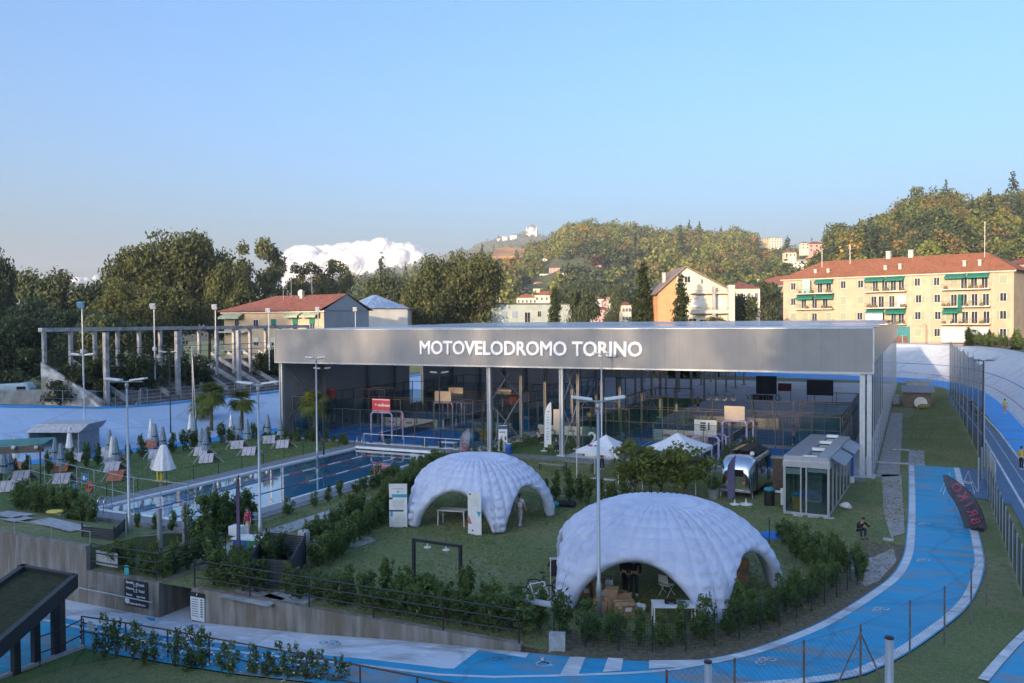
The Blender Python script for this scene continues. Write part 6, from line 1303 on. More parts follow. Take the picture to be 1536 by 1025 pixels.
# ---------------------------------------------------------------- people
SK=[(.42,.27,.19),(.36,.22,.15),(.5,.34,.25)]
def skinmesh(name,pts,edges,mt,parent,sub=1):
    me=bpy.data.meshes.new(name); me.from_pydata([p[0] for p in pts],edges,[]); me.materials.append(mt); o=bpy.data.objects.new(name,me); COL.objects.link(o)
    md=o.modifiers.new('skin','SKIN'); md.use_smooth_shade=True
    lay=me.skin_vertices[0].data if me.skin_vertices else None
    for i,p in enumerate(pts):
        r=p[1]; lay[i].radius=(r,r) if not hasattr(r,'__len__') else r
    lay[0].use_root=True
    sb=o.modifiers.new('sub','SUBSURF'); sb.levels=sub; sb.render_levels=sub
    if parent: o.parent=parent
    return o
def cloth(name,c): return mat(name,c,.85,var=.12,scale=6)
def person(lbl,loc,rz,top,bottom,hair=(.03,.022,.018),skin=0,stride=0.,arms=((.05,.0),(.05,.0)),bend=0.,sit=False,h=1.74,long=True,sleeve=True,shoes=(.6,.6,.6),cap=None):
    """faces -Y; arms: (forward swing of upper arm, bend of the elbow) for each side"""
    r_=thing('person',lbl,'person',loc,rz); k=h/1.74; sk_=mat('skin_%d'%skin,SK[skin],.6,var=.05)
    drop=-.5 if sit else 0; pel=Vector((0,.0,.94+drop))
    def sp(v): return (v[0]*k,v[1]*k,v[2]*k)
    fwd=Vector((0,-math.sin(bend),math.cos(bend))); waist=pel+fwd*.16; chest=pel+fwd*.40; neck=pel+fwd*.56; hb=neck+Vector((0,-.02-.06*bend,.09)); ht=hb+Vector((0,-.015,.12))
    legs=[];armj=[]
    for s,i in ((-1,0),(1,1)):
        st=stride*(1 if i else -1); hip=pel+Vector((s*.09,0,-.04))
        if sit: kn=hip+Vector((s*.05,-.40,.12)); an=Vector((s*.11,-.42,.07))
        else: kn=Vector((s*.10,-.06-st*.45+.03,.49)); an=Vector((s*.11,.03-st,.08+.04*max(0,-st)))
        toe=an+Vector((s*.02,-.16,-.035)); legs.append((hip,kn,an,toe))
        a,e=arms[i]; sh=chest+Vector((s*.19,0,.08)); el=sh+Vector((s*.06,-math.sin(a)*.29,-math.cos(a)*.29)); wr=el+Vector((-s*.02*(e>.5),-math.sin(a+e)*.25,-math.cos(a+e)*.25)); d=(wr-el).normalized(); armj.append((sh,el,wr,d,s))
    pts=[(sp(pel),(.13*k,.10*k)),(sp(waist),(.125*k,.09*k)),(sp(chest),(.15*k,.10*k)),(sp(neck),.052*k),(sp(hb),(.072*k,.085*k)),(sp(ht),(.07*k,.082*k))]; ed=[(0,1),(1,2),(2,3),(3,4),(4,5)]
    for hip,kn,an,toe in legs:
        o=len(pts); pts+=[(sp(hip),.085*k),(sp(kn),.055*k),(sp(an),.037*k),(sp(toe),.032*k)]; ed+=[(0,o),(o,o+1),(o+1,o+2),(o+2,o+3)]
    for sh,el,wr,d,s in armj:
        o=len(pts); palm=wr+d*.07; pts+=[(sp(sh),.052*k),(sp(el),.038*k),(sp(wr),.026*k),(sp(palm),(.034*k,.018*k))]; ed+=[(2,o),(o,o+1),(o+1,o+2),(o+2,o+3)]
        sd2=Vector((0,1,0)).cross(d).normalized() if abs(d.y)<.9 else Vector((1,0,0)); sd2=d.cross(Vector((s,0,0))).normalized()
        for f in range(4):
            b_=palm+sd2*(.024*(f-1.5))+d*.02; t1=b_+d*.035*(1-.1*abs(f-1.2))+Vector((-s*.008,0,0)); t2=t1+d*.025+Vector((-s*.016,0,0)); q=len(pts); pts+=[(sp(t1),.0085*k),(sp(t2),.007*k)]; ed+=[(o+3,q),(q,q+1)]
        th=wr+d*.045+sd2*-.035; q=len(pts); pts+=[(sp(th),.0095*k),(sp(th+d*.03-sd2*.008),.008*k)]; ed+=[(o+2,q),(q,q+1)]
    body=skinmesh('body',pts,ed,sk_,r_)
    m=MB(); fc=Vector(sp(hb+Vector((0,-.088,.055)))); m.ell(fc+Vector((0,-.012,-.005)),(.012*k,.018*k,.02*k),6,5)
    for s in (-1,1): m.ell(Vector(sp(hb+Vector((s*.078,.005,.05)))),(.014*k,.02*k,.03*k),6,5)
    m.build('nose_and_ears',sk_,body,smooth=True)
    m=MB()
    for s in (-1,1): m.ell(fc+Vector((s*.03*k,0,.022*k)),(.011*k,.008*k,.007*k),6,4)
    m.bb(fc.x-.022*k,fc.y-.002,fc.z-.052*k,fc.x+.022*k,fc.y+.006,fc.z-.045*k); m.build('eyes_and_mouth',mat('dark_features',(.05,.025,.02),.5),body)
    m=MB(); hc=Vector(sp(hb+Vector((0,.018,.095)))); m.ell(hc,(.088*k,.098*k,.085*k),12,8); m.ell(hc+Vector((0,.05*k,-.06*k)),(.075*k,.05*k,.09*k),10,6); m.build('hair' if cap is None else 'helmet',mat('hair_%d'%int(hair[0]*1000),hair,.7) if cap is None else cap,r_,smooth=True)
    # shirt
    pts=[(sp(pel+fwd*.02),(.155*k,.118*k)),(sp(waist),(.15*k,.112*k)),(sp(chest),(.17*k,.122*k)),(sp(neck-fwd*.05),.075*k)]; ed=[(0,1),(1,2),(2,3)]
    for sh,el,wr,d,s in armj:
        o=len(pts); e_=sh.lerp(el,.62) if sleeve else wr; pts+=[(sp(sh),.068*k)]+([(sp(e_),.058*k)] if sleeve else [(sp(el),.052*k),(sp(wr),.04*k)]); ed+=[(2,o),(o,o+1)]+([] if sleeve else [(o+1,o+2)])
    skinmesh('shirt',pts,ed,top,r_)
    pts=[(sp(pel+Vector((0,0,.06))),(.145*k,.112*k)),(sp(pel-Vector((0,0,.0))),(.15*k,.115*k))]; ed=[(0,1)]
    for hip,kn,an,toe in legs:
        o=len(pts); pts+=[(sp(hip-Vector((0,0,.03))),.10*k),(sp(kn if long else hip.lerp(kn,.85)),.068*k if long else .085*k)]+([(sp(an+Vector((0,0,.03))),.05*k)] if long else []); ed+=[(1,o),(o,o+1)]+([(o+1,o+2)] if long else [])
    skinmesh('trousers' if long else 'shorts',pts,ed,bottom,r_)
    shm=mat('shoe_%d'%int(shoes[0]*100),shoes,.6)
    for hip,kn,an,toe in legs:
        m=MB(); c=(an+toe)/2; m.ell(sp(c+Vector((0,-.01,-.008))),(.048*k,.135*k,.045*k),10,6); m.ell(sp(an+Vector((0,.02,.0))),(.045*k,.06*k,.06*k),8,6); m.build('shoe',shm,r_,smooth=True)
    return r_
C_pink=cloth('pink_top',(.50,.02,.12)); C_wh=cloth('white_trousers',(.55,.55,.57)); C_bl=cloth('black_cloth',(.015,.015,.018)); C_or=cloth('orange_shirt',(.65,.13,.03)); C_nv=cloth('navy_cloth',(.02,.025,.05)); C_rd=cloth('red_shirt',(.5,.03,.03)); C_yl=cloth('yellow_shirt',(.5,.38,.03)); C_lw=cloth('white_shirt',(.78,.79,.82)); C_gr=cloth('grey_trousers',(.5,.48,.47)); C_fl=cloth('lime_shirt',(.35,.5,.04)); C_te=cloth('teal_shirt',(.03,.12,.13))
def P_(px,py,z=0): p=G(px,py,z); return (p.x,p.y,0)
person('woman in pink top and white trousers standing behind the reception desk',P_(372,810),rad(-15),C_pink,C_wh,stride=.05,arms=((.1,.1),(-.1,.3)),h=1.68,hair=(.05,.03,.02))
person('man in white shirt and pale trousers walking under the farther dome',P_(780,789),rad(170),C_lw,C_gr,stride=.16,arms=((.3,.2),(-.3,.2)),h=1.76)
person('person in black crouching on the grass by the gravel, head bowed',P_(1287,806),rad(40),C_bl,C_nv,sit=True,bend=.7,arms=((.9,1.0),(.9,1.0)),shoes=(.05,.05,.05),sleeve=False)
person('padel player in orange shirt and shorts standing on the blue court',P_(603,645),rad(160),C_or,C_rd,stride=.08,long=False,h=1.8,arms=((.3,.8),(.2,.6)))
person('standing person in black trousers and white shoes behind the boxes, left one',P_(938,892),rad(160),C_bl,C_bl,stride=.06,h=1.75,sleeve=False)
person('standing person in black trousers and white shoes behind the boxes, right one',P_(951,894),rad(200),C_bl,C_nv,stride=.06,h=1.78,sleeve=False)
person('player in red shirt and black shorts reaching beside the braced column',P_(857,648),rad(90),C_rd,C_bl,stride=.12,long=False,arms=((.9,.5),(.3,.3)))
person('person in dark teal top sitting on an olive chair by the front column',P_(834,676),rad(30),C_te,C_nv,sit=True,arms=((.5,.8),(.5,.8)))
person('person in white top sitting behind the white feather flag',P_(808,664),rad(60),C_lw,C_nv,sit=True,arms=((.5,.8),(.5,.8)))
person('person in lime shirt far back among the court glass',P_(1047,617),rad(180),C_fl,C_bl,long=False,stride=.1)
person('player in lime shirt behind the lamp post on a right court',P_(884,640),rad(200),C_fl,C_bl,long=False,stride=.1)
person('player in yellow shirt beside the dark hall lamp post',P_(941,632),rad(150),C_yl,C_bl,long=False)
person('person in red top leaning against the court frame behind the cabin',P_(1190,668),rad(120),C_rd,C_bl,h=1.7,stride=.05)
person('person in maroon top standing beside the left gazebo',P_(903,705),rad(200),cloth('maroon_top',(.2,.02,.03)),C_nv,h=1.68)
person('track runner in yellow shirt standing on the azure strip far right',P_(1507,621),rad(170),C_fl,C_or,long=False,stride=.1)
person('person in yellow top and black trousers at the right picture edge',P_(1532,705),rad(150),C_yl,C_bl,stride=.1)
# two cyclists seen through the side net
for px,py,lb in [(1458,622,'cyclist in dark red riding the dull blue lane behind the net'),(1467,640,'cyclist in black riding close behind on the dull blue lane')]:
    p=G(px,py); bike('racing bicycle under the '+lb.split(' riding')[0],(p.x,p.y,.0),rad(90),M_dark); person(lb,(p.x,p.y-.0,.30),rad(180),cloth('dark_red_jersey',(.2,.03,.03)) if 'red' in lb else C_bl,C_bl,sit=False,bend=.7,arms=((1.0,.1),(1.0,.1)),h=1.65,cap=M_white)
# seated rider pose needs no copy: the two stand on their pedals
# ---------------------------------------------------------------- fences on the right and along the curve
cvp=[p for p in offs(cv,.75)]
fp=even([p for p in cvp if p.y<38.6],15)
fe=thing('garden_fence','dark green wire fence with thin posts along the curving blue way','fence',fp[0])
for p in fp: m=MB(); m.tube([p,p+Vector((0,0,1.25))],.024,6); m.build('post',M_green_m,fe,world=True)
M_gnet=netmat('green_wire_mesh',(.012,.035,.025),.55,.10,.1,False)
m=MB(); m.strip(fp,[p+Vector((0,0,1.15)) for p in fp]); uvnet(m.build('wire_mesh',M_gnet,fe,world=True))
fp=[G(*p) for p in [(1275,872),(1243,856),(1213,842),(1185,828),(1154,815)]]; fe=thing('garden_fence','short dark green wire fence right of the nearer dome','fence',fp[0])
for p in fp: m=MB(); m.tube([p,p+Vector((0,0,1.3))],.024,6); m.build('post',M_green_m,fe,world=True)
fp=[G(*p) for p in [(524,822),(488,806),(455,832),(424,842)]]; fe=thing('garden_fence','dark green posts of a wire fence left of the thick hedge','fence',fp[0])
for p in fp: m=MB(); m.tube([p,p+Vector((0,0,1.3))],.024,6); m.build('post',M_green_m,fe,world=True)
# chain link fence in the foreground, just outside the outer white line
def topfix(px,py,h): return G(px,py,h)
M_link=netmat('chain_link',(.16,.17,.18),.75,.13,.055,True); M_rust=mat('weathered_fence_post',(.18,.17,.16),.7,.2,c2=(.13,.09,.07),scale=4)
tops=[(1480,832),(1457,856),(1417,882),(1365,903),(1291,938),(1206,963),(1102,990),(1000,1008)]
hl=2.0; fp=[topfix(*p,hl) for p in tops]; fp=[Vector((p.x,p.y,zr(p.x))) for p in fp]
cl=thing('chain_link_fence','rusty chain link fence with thin posts along the outer white line','fence',fp[0])
for p in fp: m=MB(); m.tube([p,Vector((p.x,p.y,hl+.05))],.033,6); m.build('post',M_rust,cl,world=True)
m=MB(); m.strip(fp,[Vector((p.x,p.y,hl)) for p in fp]); uvnet(m.build('wire_mesh',M_link,cl,world=True)); m=MB(); m.tube([Vector((p.x,p.y,hl)) for p in fp],.008,4); m.tube([Vector((p.x,p.y,1.)) for p in fp],.006,4); m.build('strand',M_rust,cl,world=True)
c=fp[4]
for dx_ in (-.75,.75): m=MB(); m.tube([Vector((c.x+dx_*.95,c.y+dx_*.55,0)),Vector((c.x,c.y,1.75))],.026,6); m.build('strut',M_rust,cl,world=True)
# nearest grey fence posts, close to the camera
for px,pyt,D,lb in [(1334,958,14.5,'thick pale grey post nearest the camera at the bottom right'),(1062,994,15.5,'thick pale grey post nearest the camera at the bottom middle')]:
    t=AD(px,pyt,D); r_=thing('fence_post',lb,'post',(t.x,t.y,-.5)); m=MB(); m.tube([(0,0,-1),(0,0,t.z+.5)],.07,12); m.build('post',M_galv,r_,smooth=True); m=MB(); m.lathe([(.0,0),(.076,0),(.076,.03),(0,.045)],12,(0,0,t.z+.5)); m.build('cap',M_dark,r_)
# tall net fence beside the track straight
M_tnet=sheer('tall_dark_net',(.06,.06,.06),.60)
tf=thing('tall_net_fence','tall grey poles with a dark ball net between lawn strip and track','fence',(4.8,70,0))
ys=[62,67,72.5,79,86,94.2,102,110.2,117,124.3,132,140.]
for k,Y in enumerate(ys):
    X=4.8-.1*max(0,(72-Y)); m=MB(); m.tube([(X,Y,0),(X,Y,7.9 if Y>70 else 2.2)],.055 if k%2 else .045,8); m.build('post',M_galv,tf,world=True)
m=MB(); m.strip([(4.8,Y,2.2) for Y in ys[2:]],[(4.8,Y,7.8-.5*math.sin((Y-72)*.2)**2) for Y in ys[2:]]); m.build('netting',M_tnet,tf,world=True)
m=MB(); m.strip([(4.8-.1*max(0,(72-Y)),Y,.1) for Y in ys],[(4.8-.1*max(0,(72-Y)),Y,2.2) for Y in ys]); m.build('lower_netting',sheer('lower_dark_net',(.05,.06,.055),.62),tf,world=True)
lf=thing('mesh_fence','grey posts with dark mesh along the near end of the lawn strip','fence',(3.9,52,0))
for k in range(14):
    Y=36+k*1.9; X=4.6-.012*(60-Y) ; X=AX(1500-(Y-44)*1.6,800,4).x if False else 4.05+.012*(Y-44); m=MB(); m.tube([(X,Y,0),(X,Y,2.0)],.035,6); m.build('post',M_galv,lf,world=True)
m=MB(); m.strip([(4.05+.012*(36+k*1.9-44),36+k*1.9,.05) for k in range(14)],[(4.05+.012*(36+k*1.9-44),36+k*1.9,1.95) for k in range(14)]); m.build('mesh',MATS['lower_dark_net'],lf,world=True)
for X,Y0_,Y1_,lb in [(4.4,57.5,60.5,'tall grey steel gate panel standing open by the leaning flag'),(4.55,63,66.5,'second grey steel gate panel beyond the first')]:
    r_=thing('steel_gate',lb,'gate',(X,Y0_,0)); m=MB(); m.tube([(X,Y0_,0.05),(X,Y0_,2.6),(X,Y1_,2.6),(X,Y1_,.05),(X,Y0_,.05)],.04,6)
    for k in range(14): y=Y0_+(Y1_-Y0_)*(k+.5)/14; m.tube([(X,y,.05),(X,y,2.6)],.016,4)
    m.build('frame',M_steel,r_,world=True); m=MB(); m.bb(X-.05,Y0_+.05,1.,X+.05,Y0_+.2,1.25); m.build('lock',M_black,r_,world=True)
rail('inner_track_rail','low grey rail curving along the inner edge of the far track',[Vector((p.x,p.y,0)) for p in smooth([Vector(q) for q in [(-2.4,163.5,0),(1.5,158,0),(4.,150,0),(4.9,138,0)]],2)],(.5,1.9),4.5,.03,m_=M_steel)
# pool end fence of grey tubes
for P,lb,hs in [([G(45,727,.0),G(190,765),G(283,779)],'thin grey fence of tubes and wires between kiosk and pool end',(1.,2.0)),([G(283,815),G(238,826),G(190,832)],'grey tube fence around the near pool corner',(.8,2.0)),([G(283,815),G(318,800),G(322,770)],'grey tube fence behind the tall bushy shrubs',(.6,2.0))]:
    f_=rail('tube_fence',lb,P,hs,2.4,.02,m_=M_galv,pr=.03)
for px,py,lb in [(277,815,'thick square grey fence post at the near pool corner'),(240,826,'thick grey fence post left of the pool corner')]:
    r_=thing('fence_post',lb,'post',G(px,py)); m=MB(); m.bb(-.09,-.09,0,.09,.09,2.1); m.build('post',M_galv,r_); m=MB(); m.bb(-.11,-.11,0,.11,.11,.02); m.build('foot',M_galv,r_)
# green roofed canopy at the lower left
ca=thing('green_roof_canopy','dark metal canopy with a planted flat roof on slim posts','canopy',G(85,985,-1.5)); zt=1.15
c1=G(33,846,zt); c2=G(117,861,zt); v=(c2-c1); n_=Vector((v.y,-v.x,0)).normalized()  # towards the camera-left
dirr=(G(0,962,zt)-c2).normalized(); c3=c2+dirr*14; c4=c1+dirr*14
m=MB(); up2=Vector((0,0,1))
for a,b in [(c1,c2),(c2,c3),(c3,c4),(c4,c1)]:
    d=(b-a).normalized(); q=Vector((-d.y,d.x,0))
    ins=((c1+c2+c3+c4)/4-(a+b)/2); q=q if q.dot(ins)>0 else -q
    m.extr([a-up2*.55,b-up2*.55,b,a],q*.22)
m.build('edge_trim',M_dark,ca,world=True)
m=MB(); m.extr([p.lerp((c1+c2+c3+c4)/4,.03)-up2*.3 for p in (c1,c2,c3,c4)],(0,0,.14)); m.build('planted_roof',layered('sedum_roof',[(.03,.04,.012),(.02,.028,.01),(.05,.05,.02)],[1,1,5],.95,bump=.8,bscale=16),ca,world=True)
for px,py in [(92,983),(84,986),(54,998),(24,1013)]:
    b=G(px,py,-1.5); m=MB(); m.bb(b.x-.12,b.y-.12,-1.5,b.x+.12,b.y+.12,zt-.5); m.build('post',mat('brown_steel_post',(.06,.05,.045),.6) if px==92 else M_dark,ca,world=True)
rail('kerb_railing','dark two bar railing on the kerb beside the canopy posts',[G(126,970,-1.42),G(98,985,-1.45),G(60,1000,-1.45)],(.5,1.1),1.6,.025)
def MB_half(m,h_):
    o=MB(); keep=[i for i,f in enumerate(m.f) if (m.v[f[0]][0]>0)==bool(h_)]
    for i in keep: o.add([m.v[k] for k in m.f[i]],[tuple(range(len(m.f[i])))],m.m[i])
    return o
wr=thing('warning_stand','white and dark striped warning post with a round white sign','sign',G(133,966,-1.5)); m=MB()
for k in range(7): m.tube([(-.45,0,.12*k),(-.45,0,.12*k+.12)],.04,6,mi=k%2); m.tube([(.45,0,.12*k),(.45,0,.12*k+.12)],.04,6,mi=k%2)
[MB_half(m,h_).build('striped_post',[M_white,M_dark],wr) for h_ in (0,1)]; m=MB(); m.tube([(.15,-.02,.75),(.15,.02,.75)],.2,16); m.build('disc',M_white,wr); m=MB(); m.tube([(-.45,0,.8),(.45,0,.8)],.02); m.build('bar',M_dark,wr)
# small service hut on the lawn strip
hut=thing('service_hut','small brown service hut with grey roof on the narrow lawn strip','hut',G(1377,612)); b=hut.location; m=MB(); m.bb(-1.7,0,0,1.5,4,1.9); m.build('wall',mat('brown_hut_wall',(.20,.15,.12),.8,c2=(.14,.11,.09)),hut); m=MB(); m.add([(-1.9,-.3,1.9),(1.9,-.3,1.9),(1.9,4.3,2.35),(-1.9,4.3,2.35),(-1.9,-.3,2.05),(1.9,-.3,2.05),(1.9,4.3,2.5),(-1.9,4.3,2.5)],[(0,1,2,3),(4,5,6,7),(0,1,5,4),(1,2,6,5),(3,0,4,7),(2,3,7,6)]); m.build('roof',mat('grey_hut_roof',(.25,.26,.3),.6),hut)
h2=thing('white_cabinet_hut','small white concrete cabinet behind the brown hut','cabinet',(b.x,b.y+7,0)); m=MB(); m.bb(-1.4,0,0,1.4,2.4,2.7); m.build('wall',M_lg,h2); m=MB(); m.bb(-.3,-.04,1.2,.2,.0,2.1); m.build('vent_opening',M_dark,h2); m=MB(); m.bb(-1.55,-.15,2.7,1.55,2.55,2.85); m.build('roof',M_slab,h2)
dsh=thing('satellite_dish','white dish leaning against the brown hut','dish',(b.x+.3,b.y-.5,.7)); m=MB(); m.lathe([(.02,0),(.5,.12),(.75,.3)],16); m.v=[(v_[0],-v_[2],v_[1]) for v_ in m.v]; m.build('bowl',M_white,dsh); m=MB(); m.tube([(0,0,0),(0,.4,-.6)],.04); m.build('stand',M_galv,dsh)
stw=thing('straw_heap','yellowish straw bundle before the brown hut','bundle',(b.x+.6,b.y-1.3,.3)); m=MB(); m.ell((0,0,0),(.7,.45,.35),12,6); m.build('bundle',mat('straw',(.3,.25,.09),.9,c2=(.2,.16,.05),scale=8),stw)
cn=thing('utility_box','pale blue utility box at the foot of the hall side','box',(-2.0,b.y+4,0)); m=MB(); m.bb(-.4,-.4,0,.4,.4,1.1); m.build('box',M_lg,cn); m=MB(); m.bb(-.45,-.45,1.1,.45,.45,1.2); m.build('lid',M_steel,cn)
pole=thing('sign_pole','thin white sign pole at the edge of gravel and blue way','pole',G(1339,812)); m=MB(); m.tube([(0,0,0),(0,0,.95)],.03); m.build('pole',M_galv,pole); m=MB(); m.bb(-.45,-.12,.02,.05,.12,.12); m.build('foot',M_slab,pole)
# ---------------------------------------------------------------- old grandstand on the left bank
og=thing('ruined_grandstand','derelict concrete grandstand frame with bare columns and broken terraces on the left bank','grandstand',(-80,72,2))
M_old=layered('old_concrete',[(.36,.34,.32),(.25,.235,.21),(.44,.42,.40)],[1,.5,1.8],.95,bump=.5,bscale=8); M_dk=layered('rubble_terrace',[(.20,.15,.13),(.13,.11,.08),(.28,.25,.23)],[1,.7,2.5],.95,bump=.8,bscale=6)
for Y in [57.4,60.4,63.3,66.2,69.1,72.1,75.1,78.1,81,84,87,90,93,96,99]:
    m=MB(); m.bb(-80.15,Y-.16,2.5,-79.8,Y+.16,10.45); m.build('column',M_old,og,world=True)
for Y in [61.6,71.1,80.8,90.2,99.5]:
    m=MB(); m.bb(-76.4,Y-.22,1.8,-75.95,Y+.22,10.3); m.build('column',M_old,og,world=True)
m=MB(); m.bb(-80.3,57.,10.45,-79.7,99,10.85); m.build('ring_beam',M_old,og,world=True)
for Y in [63.3,69.1,75.1,78.1,81,84,87,90,93,96]:
    m=MB(); m.extr([(-84.,Y,6.9),(-75.6,Y,3.0),(-75.6,Y,3.5),(-84.,Y,7.4)],(0,.35,0)); m.build('raker',M_old,og,world=True)
m=MB()
for k in range(9):
    x=-76-.95*k; z=3.0+.42*k
    m.bb(x-.95,60.5,z-1.2,x,99,z)
    if k in(2,5,7): m.bb(x-.15,61,z,x,99,z+.35)
m.build('terrace',M_dk,og,world=True)
m=MB(); m.add([(-80,57,2),(-75.2,60.4,2.4),(-75.2,60.4,3.2),(-77.6,58.8,5.2),(-80,57,7.4)],[(0,1,2,3,4)]); m.extr([(-80,57,2),(-75.2,60.4,2.4),(-75.2,60.4,3.2),(-77.6,58.8,5.2),(-80,57,7.4)],(-.3,.45,0)); m.build('end_wall',layered('peeling_white_wall',[(.66,.64,.61),(.50,.48,.45),(.28,.25,.21)],[1,.6,.9],.9),og,world=True)
for h in (5.8,6.5,7.2):
    m=MB(); m.tube([(-79.7,57.4,h+1.3),(-79.7,99,h+1.3)],.03,5); m.build('rail',mat('rusty_pipe',(.14,.08,.06),.8),og,world=True)
for k,(px,py,X) in enumerate([(123,459,-76.2),(231,461,-76.2),(323,462,-76.2),(403,467,-76.2),(477,465,-76.2),(533,465,-76.2)]):
    t=AX(px,py,X); r_=thing('floodlight_mast',['blue square floodlight mast farthest left on the old grandstand','floodlight mast second from the left, on the old grandstand','floodlight mast left of the yellow house','floodlight mast in front of the yellow house balconies','floodlight mast before the yellow house right windows','floodlight mast right of the grey gable of the yellow house'][k],'floodlight',(t.x,t.y,2)); h=t.z-2
    m=MB(); m.tube([(0,0,3.0 if k<4 else 0),(0,0,h)],.08,6); m.build('mast',M_galv,r_); m=MB(); m.box((.1,-.25,h+.1),(.6,.3,.55),rz=.4,rx=.5); m.build('lamp',mat('blue_lamp_housing',(.12,.32,.5),.5) if k==0 else M_lg,r_); m=MB(); m.box((.12,-.1,h-4.6),(.4,.3,.4)); m.build('junction_box',M_lg,r_)
bw_=thing('bank_parapet','stained low concrete parapet behind the left bank fence','wall',(-79,50,3)); m=MB(); P=[(-90,47,3.2),(-82,54,3),(-77,61,2.6)]; m.strip([Vector(p)+up_*1.7 for p in P],[Vector(p)-up_*.6 for p in P]); m.strip([Vector(p)+up_*1.7+Vector((-.3,.3,0)) for p in P],[Vector(p)+up_*1.7 for p in P]); m.build('wall',M_old,bw_,world=True)
lt=thing('seat_terrace','dark stepped seating rows with pale edges behind the left bank','terrace',(-75.5,75,2.5))
for k in range(6):
    m=MB(); z=2.35+.32*k; x=-74.3-.8*k; m.extr([(x,64.5,z-.5),(x,110,z-.5),(x,110,z+.05),(x,64.5,z+.05)],(-.8,0,0)); m.build('step',M_dk,lt,world=True); m=MB(); m.extr([(x+.02,64.5,z+.05),(x+.02,110,z+.05),(x+.02,110,z+.12),(x+.02,64.5,z+.12)],(-.18,0,0)); m.build('step_edge',M_old,lt,world=True)
tl=even([Vector((p.x-.15,p.y,p.z)) for p in tL if p.y<105],26); fb=thing('bank_fence','thin grey post and mesh fence along the top of the left bank','fence',tl[0])
for p in tl: m=MB(); m.tube([p,p+up_*1.6],.03,5); m.build('post',M_galv,fb,world=True)
m=MB(); m.tube([p+up_*1.6 for p in tl],.02,4); m.build('top_rail',M_galv,fb,world=True); m=MB(); m.tube([p+up_*.8 for p in tl],.015,4); m.build('middle_rail',M_galv,fb,world=True)
gt=thing('bank_gate','tall grey double gate frame in the left bank fence','gate',AX(211,607,-74.6)); 
m=MB()
for s in (0,1.0): m.tube([(0,s*.9,-.6),(0,s*.9,1.7)],.06); 
m.tube([(0,0,1.7),(0,.9,1.7)],.05); m.tube([(0,0,.4),(0,.9,.4)],.04); m.build('frame',mat('blue_grey_frame',(.16,.24,.33),.5),gt)
vn=thing('parked_van','pale blue grey van or trailer parked beyond the bank at the left edge','van',AX(5,585,-88)); p=vn.location; vn.location=(p.x,p.y,2.9); m=MB(); m.extr([(-2.6,0,.5),(2.6,0,.5),(2.6,0,1.5),(2.3,0,2.0),(-2.6,0,1.8)],(0,1.9,0)); m.build('body',mat('pale_blue_body',(.42,.55,.66),.35),vn,bevel=.08); m=MB(); m.bb(1.3,-.02,1.1,2.2,.0,1.65); m.build('window',M_tint,vn); vn.rotation_euler=(0,0,rad(35))
for x in (-1.7,1.6): m=MB(); m.tube([(x,-.05,.36),(x,.25,.36)],.36,14); m.build('wheel',M_black,vn)
for x in (-1.7,1.6): m=MB(); m.tube([(x,1.65,.36),(x,1.95,.36)],.36,14); m.build('wheel',M_black,vn)
